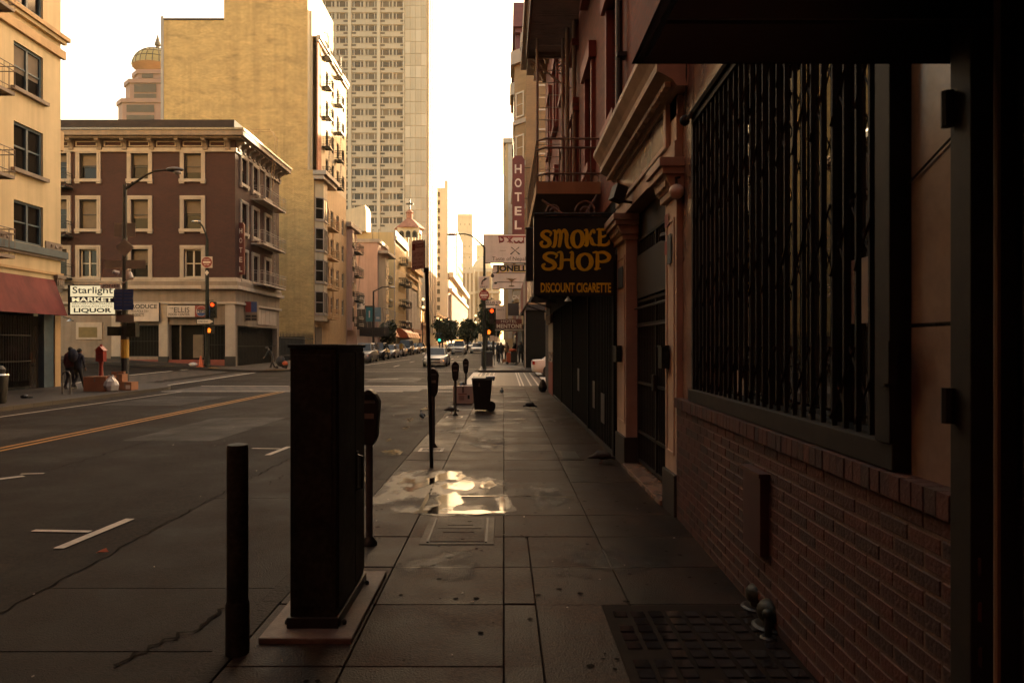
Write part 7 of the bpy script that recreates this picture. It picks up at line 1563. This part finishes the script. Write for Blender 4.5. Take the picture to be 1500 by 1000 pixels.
# ================================================================ people
PEOPLE=[]
def person(label,x,y,z,rz,mats,h=1.72,lean=0,stride=.2,arms=((.02,.08),(-.03,.05)),hunch=0,crouch=0,group=None,extra=None):
    s=h/1.72; V=[];E=[];Rr=[]
    def v(p,r): V.append(Vector(p)*s); Rr.append(r*s); return len(V)-1
    def e(a,b): E.append((a,b))
    hz=.95-crouch
    def up(px,py,pz):          # lean the trunk forward (-y)
        dz=pz-.95; a=lean+(hunch*max(0,dz-.35))
        return (px,py*math.cos(a)-dz*math.sin(a),hz+dz*math.cos(a)+py*math.sin(a)*-1)
    pel=v((0,0,hz),.135); sp=v(up(0,0,1.15),.135); ch=v(up(0,.0,1.36),.155); ne=v(up(0,-.01,1.50),.065); hb=v(up(0,-.025,1.575),.082); ht=v(up(0,-.02,1.66),.085); no=v(up(0,-.13,1.60),.014)
    for a,b in ((pel,sp),(sp,ch),(ch,ne),(ne,hb),(hb,ht),(hb,no)): e(a,b)
    for sx in (-1,1): ea=v(up(sx*.092,-.015,1.60),.018); e(hb,ea)
    for i,sx in enumerate((-1,1)):
        f=stride*(1 if i else -1)
        hp=v((sx*.1,0,hz-.06),.095); kn=v((sx*.11,-abs(f)*.35-crouch*.5,.50-crouch*.35),.066); an=v((sx*.11,f*.9,.09),.045); he=v((sx*.11,f*.9+.04,.05),.042); to=v((sx*.12,f*.9-.15,.035),.036)
        for a,b in ((pel,hp),(hp,kn),(kn,an),(an,he),(an,to)): e(a,b)
        fw,bd=arms[i]; S=up(sx*.19,0,1.40); sh=v(S,.066)
        L=(S[0]+sx*.05,S[1]-fw,S[2]-.27); el=v(L,.05); wq=(L[0]-sx*.02,L[1]-bd,L[2]-math.sqrt(max(.01,.25**2-bd**2))); wr=v(wq,.032)
        d=Vector(wq)-Vector(L); d.normalize(); pa=v(Vector(wq)+d*.07,.034)
        for a,b in ((ch,sh),(sh,el),(el,wr),(wr,pa)): e(a,b)
        for k in range(4):
            q=Vector(wq)+d*.075+Vector((0,-.03+.02*k,0)); f1=v(q+d*.035,.0095); f2=v(q+d*(.06+.008*(k in(1,2)))+Vector((-sx*.012,-.004,0)),.008); e(pa,f1); e(f1,f2)
        th=v(Vector(wq)+d*.06+Vector((-sx*.03,-.035,.0)),.011); e(pa,th)
    me=bpy.data.meshes.new('person_base'); me.from_pydata([tuple(p) for p in V],E,[]); o=bpy.data.objects.new('person_base',me); COL.objects.link(o)
    o.modifiers.new('skin','SKIN'); sd_=me.skin_vertices[0].data
    for k,r in enumerate(Rr): sd_[k].radius=(r,r*(.8 if k in (0,1,2) else 1)); sd_[k].use_root=(k==0)
    ss=o.modifiers.new('sub','SUBSURF'); ss.levels=1; ss.render_levels=1
    PEOPLE.append((o,dict(label=label,loc=(x,y,z),rz=rz,mats=mats,head=V[hb],top=V[ht],chest=V[ch],pel=V[pel],wr=[V[k] for k in range(len(V)) if abs(Rr[k]-.032*s)<1e-6],s=s,group=group,extra=extra)))
def finish_people():
    bpy.context.view_layer.update(); dg=bpy.context.evaluated_depsgraph_get(); meshes=[bpy.data.meshes.new_from_object(o.evaluated_get(dg)) for o,_ in PEOPLE]
    for (o,d),me in zip(PEOPLE,meshes):
        bpy.data.objects.remove(o); me.name='person'; me.materials.clear()
        for k in ('shoe',)+d['mats']: me.materials.append(M[k])          # shoe, trousers, jacket, skin
        s=d['s']; H0=d['head']; up_=(d['top']-d['head']).normalized()
        for p in me.polygons:
            c=p.center; p.use_smooth=True
            nearw=min(((c-w_).dot(w_-Vector((0,0,0))*0) if 0 else (c-w_).length) for w_ in d['wr'])
            if c.z<.085*s and abs(c.x)<.25: i=0
            elif (c-H0).dot(up_)>-.045*s and (c-H0).length<.22*s: i=3
            elif nearw<.17*s and min((c-w_).z for w_ in d['wr'])<.02*s and abs(c.x)>.17*s: i=3
            elif c.z<d['pel'].z-.02 and abs(c.x)<.19*s: i=1
            else: i=2
            p.material_index=i
        b=bpy.data.objects.new('person',me); COL.objects.link(b); b.location=d['loc']; b.rotation_euler=(0,0,d['rz']); ORG[b.name]=Vector((0,0,0)); setp(b,d['label'],'person',d['group'])
        m=MB(); c=d['head']+up_*.045*s+Vector((0,.022,0)); m.ell(tuple(c),(.094*s,.098*s,.10*s),12,8); m.build('hair',M['hair'],b,smooth=60)
        m=MB(); m.ell(tuple(d['head']+Vector((-.032,-.078,.02))*s),(.011*s,.008*s,.009*s),6,4); m.ell(tuple(d['head']+Vector((.032,-.078,.02))*s),(.011*s,.008*s,.009*s),6,4); m.build('eyes',M['ink'],b)
        if d['extra']=='hood':
            m=MB(); m.ell(tuple(c+Vector((0,.012,-.02))),(.125*s,.125*s,.135*s),12,8); m.build('hood',M[d['mats'][1]],b,smooth=60)
        if d['extra']=='pack':
            q=d['chest']; m=MB(); m.cbox((q.x,q.y+.2,q.z-.08),(.32,.2,.46)); m.build('backpack',M['cloth_k'],b,bevel=.05)
        if d['extra']=='load':
            q=d['chest']; m=MB(); m.ell((q.x+.05,q.y+.22,q.z+.06),(.2,.16,.27),12,8); m.build('shoulder_bag',M['cloth_b'],b,smooth=60)
person('person in a dark red top walking nearest the corner post',PX(102,27.0),27.0,0,rad(170),('cloth_k','cloth_r','skin'),1.68,.06,.14)
person('person in a navy coat carrying a big dark bundle',PX(114,27.0),27.0,0,rad(165),('cloth_k','cloth_b','skin'),1.62,.12,.24,extra='load')
gx=PX(399.5,46); person('stooped person in dark coat pushing a small cart past the hotel corner',gx,46,G(gx,46),rad(-70),('cloth_k','cloth_k','skin'),1.62,.55,.16,((.16,.14),(.16,.14)),hunch=.4,extra='hood')
g4='people gathered on the far right pavement'
for px,y,mt,lb,h,ex in ((734,55.5,('cloth_b','cloth_k','skin'),'person with a pale bag at the hip left of the group',1.72,'pack'),(742,57,('cloth_k','cloth_t','skin'),'person in tan jacket standing mid group',1.7,None),(751,55,('cloth_k','cloth_k','skin'),'stooping dark dressed person beside the orange trolley',1.68,'hood'),(763,54.5,('cloth_k','cloth_k','skin'),'person in black at the right of the group by the kiosk',1.78,None),(729,58,('cloth_k','cloth_b','skin'),'person in navy half behind the far dark bin',1.7,None)):
    x=PX(px,y); person(lb,x,y,G(x,y),rad(R.uniform(-60,60)),mt,h,.3 if ex=='hood' else .05,.12,group=g4,extra=ex)
yx=80; x=PX(588,yx); person('worker in a yellow jacket among the parked cars',x,yx,G(x,yx)+RD,0,('cloth_k','yband','skin'),1.75,.03,.1)
finish_people()
# small cart and trolley
cxg=PX(409,45.8); g=G(cxg,45.8)
t=thing('folding_cart','small loaded cart with dark bags and an orange bundle','cart',(cxg,45.8,g))
m=MB(); m.tube([(cxg-.55,45.8,g+.85),(cxg-.1,45.8,g+.25),(cxg+.5,45.8,g+.2)],.02,6); m.build('cart_frame',M['dsteel'],t); m=MB(); m.ell((cxg+.1,45.8,g+.5),(.33,.3,.36)); m.ell((cxg+.35,45.8,g+.28),(.25,.25,.24)); m.build('bags',M['cloth_k'],t); m=MB(); m.ell((cxg+.42,45.7,g+.36),(.2,.2,.16)); m.build('orange_bundle',M['cloth_o'],t)
for dx_ in (-.1,.5): m=MB(); m.disc((cxg+dx_,45.65,g+.1),.1,'y',.04,12); m.build('wheel',M['rubber'],t)
yk=54; x=PX(755,yk); g=G(x,yk)
t=thing('orange_trolley','trolley stacked with orange and grey bundles by the pedestrians','cart',(x,yk,g)); m=MB(); m.box(PX(742,yk),PX(748,yk),yk,yk+.5,g+.1,PZ(516,yk)); m.build('orange_bag',M['cloth_o'],t); m=MB(); m.box(PX(748.2,yk),PX(758,yk),yk+.02,yk+.5,g+.12,PZ(515,yk)); m.build('dark_crate',M['plastic'],t); m=MB(); m.ell((PX(751,yk),yk+.2,PZ(513,yk)),(.32,.3,.14)); m.build('orange_blanket',M['cloth_o'],t); m=MB(); m.box(PX(735.5,yk),PX(741,yk),yk+.1,yk+.4,g+.15,g+.4); m.build('tan_box',M['card_b'],t)
for p_ in (743,757): m=MB(); m.disc((PX(p_,yk),yk-.02,g+.1),.1,'y',.04,12); m.build('wheel',M['rubber'],t)
# ================================================================ pigeons
def pigeon(label,x,y,z,rz,peck=0):
    t=thing('pigeon',label,'pigeon',(x,y,z),rz=rz or .001,group='pigeons on the ground')
    m=MB(); ring=[(-.20,.075,.006,.03),(-.13,.085,.028,.018),(-.07,.10,.052,.045),(0,.112,.062,.062),(.06,.125,.055,.06),(.10,.15-peck*.07,.036,.042),(.125,.185-peck*.13,.025,.027),(.145,.21-peck*.18,.024,.026),(.17,.215-peck*.19,.014,.016),(.2,.207-peck*.19,.003,.004)]; n=10; vs=[];fs=[]
    for l,h,w_,hh in ring:
        for k in range(n): a=2*math.pi*k/n; vs.append((w_*math.cos(a),-l,h+hh*math.sin(a)))
    for i in range(len(ring)-1):
        for k in range(n): fs.append((i*n+k,i*n+(k+1)%n,(i+1)*n+(k+1)%n,(i+1)*n+k))
    fs+=[tuple(range(n)),tuple((len(ring)-1)*n+k for k in range(n))]; m.add(vs,fs); m.build('body',M['bird'],t,smooth=70)
    for sx in (-1,1):
        m=MB(); m.tube([(sx*.025,.0,.065),(sx*.025,.01,.03),(sx*.025,-.0,.006),(sx*.025,-.035,.004)],.005,5); m.build('leg',M['redtrim'],t)
        m=MB(); m.ell((sx*.05,.03,.115),(.016,.11,.045),8,6); m.build('wing',M['bird'],t,smooth=60)
    return t
pigeon('pigeon standing in the road left of the leaning sign pole',PX(619,17),16.9,RD+.012,rad(200)); pigeon('pigeon crouched beside the foot of the second meter pole',PX(661,17.2),17.2,.002,rad(-95),.6); pigeon('pigeon strutting on the pavement right of the wheeled bin',PX(735,24.2),24.2,.0,rad(180)); pigeon('pigeon pecking on the pavement toward the shutters',PX(777,18.6),18.6,.0,rad(90),.8); pigeon('nearest pigeon in shade by the portal step',PX(881,9.95),9.95,.0,rad(-95),.7); pigeon('far pigeon at the corner across the side street',PX(757,51),51,G(0,51),rad(80))
# ================================================================ street trees
def tree(label,x,y,h,r,seed):
    rr=random.Random(seed); z=G(x,y); t=thing('street_tree',label,'tree',(x,y,z)); m=MB(); m.tube([(x,y,z),(x+.05,y,z+h*.3),(x,y,z+h*.7)],[.16,.12,.05],7)
    for k in range(6): a=rr.uniform(0,6.3); m.tube([(x,y,z+h*(.3+.05*k)),(x+r*.6*math.cos(a),y+r*.6*math.sin(a),z+h*(.55+.06*k))],[.06,.02],5)
    m.build('trunk',M['bark'],t); m=MB()
    cl=[(rr.gauss(0,.42)*r,rr.gauss(0,.42)*r,rr.uniform(.38,.95)*h) for _ in range(34)]
    for cx,cy,cz in cl:
        for _ in range(60):
            p=Vector((x+cx+rr.gauss(0,.24)*r,y+cy+rr.gauss(0,.24)*r,z+cz+rr.gauss(0,.2)*r)); q=Vector((rr.uniform(-1,1),rr.uniform(-1,1),rr.uniform(-1,1))).normalized(); u=q.orthogonal().normalized()*rr.uniform(.16,.34); w_=q.cross(u)
            m.add([p-u,p-w_*.5,p+u,p+w_*.5],[(0,1,2,3)])
    m.build('crown',M['leaf'],t)
for px,y,h,r,lb in ((648,118,5.2,1.5,'dark street tree left of the green light'),(661,128,5.2,1.5,'dark street tree right of the green light'),(685,112,5.0,1.5,'rounded dark tree above the distant traffic'),(569,92,4.2,.9,'small tree between the dark canopy and parked cars'),(713,100,8,1.5,'tall dark tree behind the far right signal'),(722,84,6.5,1.3,'bushy dark tree left of the hotel canopy')):
    tree(lb,PX(px,y),y,h,r,int(px))
# ================================================================ haze
HAZE=bpy.data.materials.new('haze_air'); HAZE.use_nodes=True; nt=HAZE.node_tree; nt.nodes.clear(); vo=nt.nodes.new('ShaderNodeVolumePrincipled'); vo.inputs['Density'].default_value=.00022; vo.inputs['Color'].default_value=(1,.78,.46,1); vo.inputs['Anisotropy'].default_value=.3; oo=nt.nodes.new('ShaderNodeOutputMaterial'); nt.links.new(vo.outputs[0],oo.inputs['Volume'])
m=MB(); m.box(-1000,1000,-150,1600,-2.5,150); o=m.build('haze',HAZE); setp(o,kind='stuff')
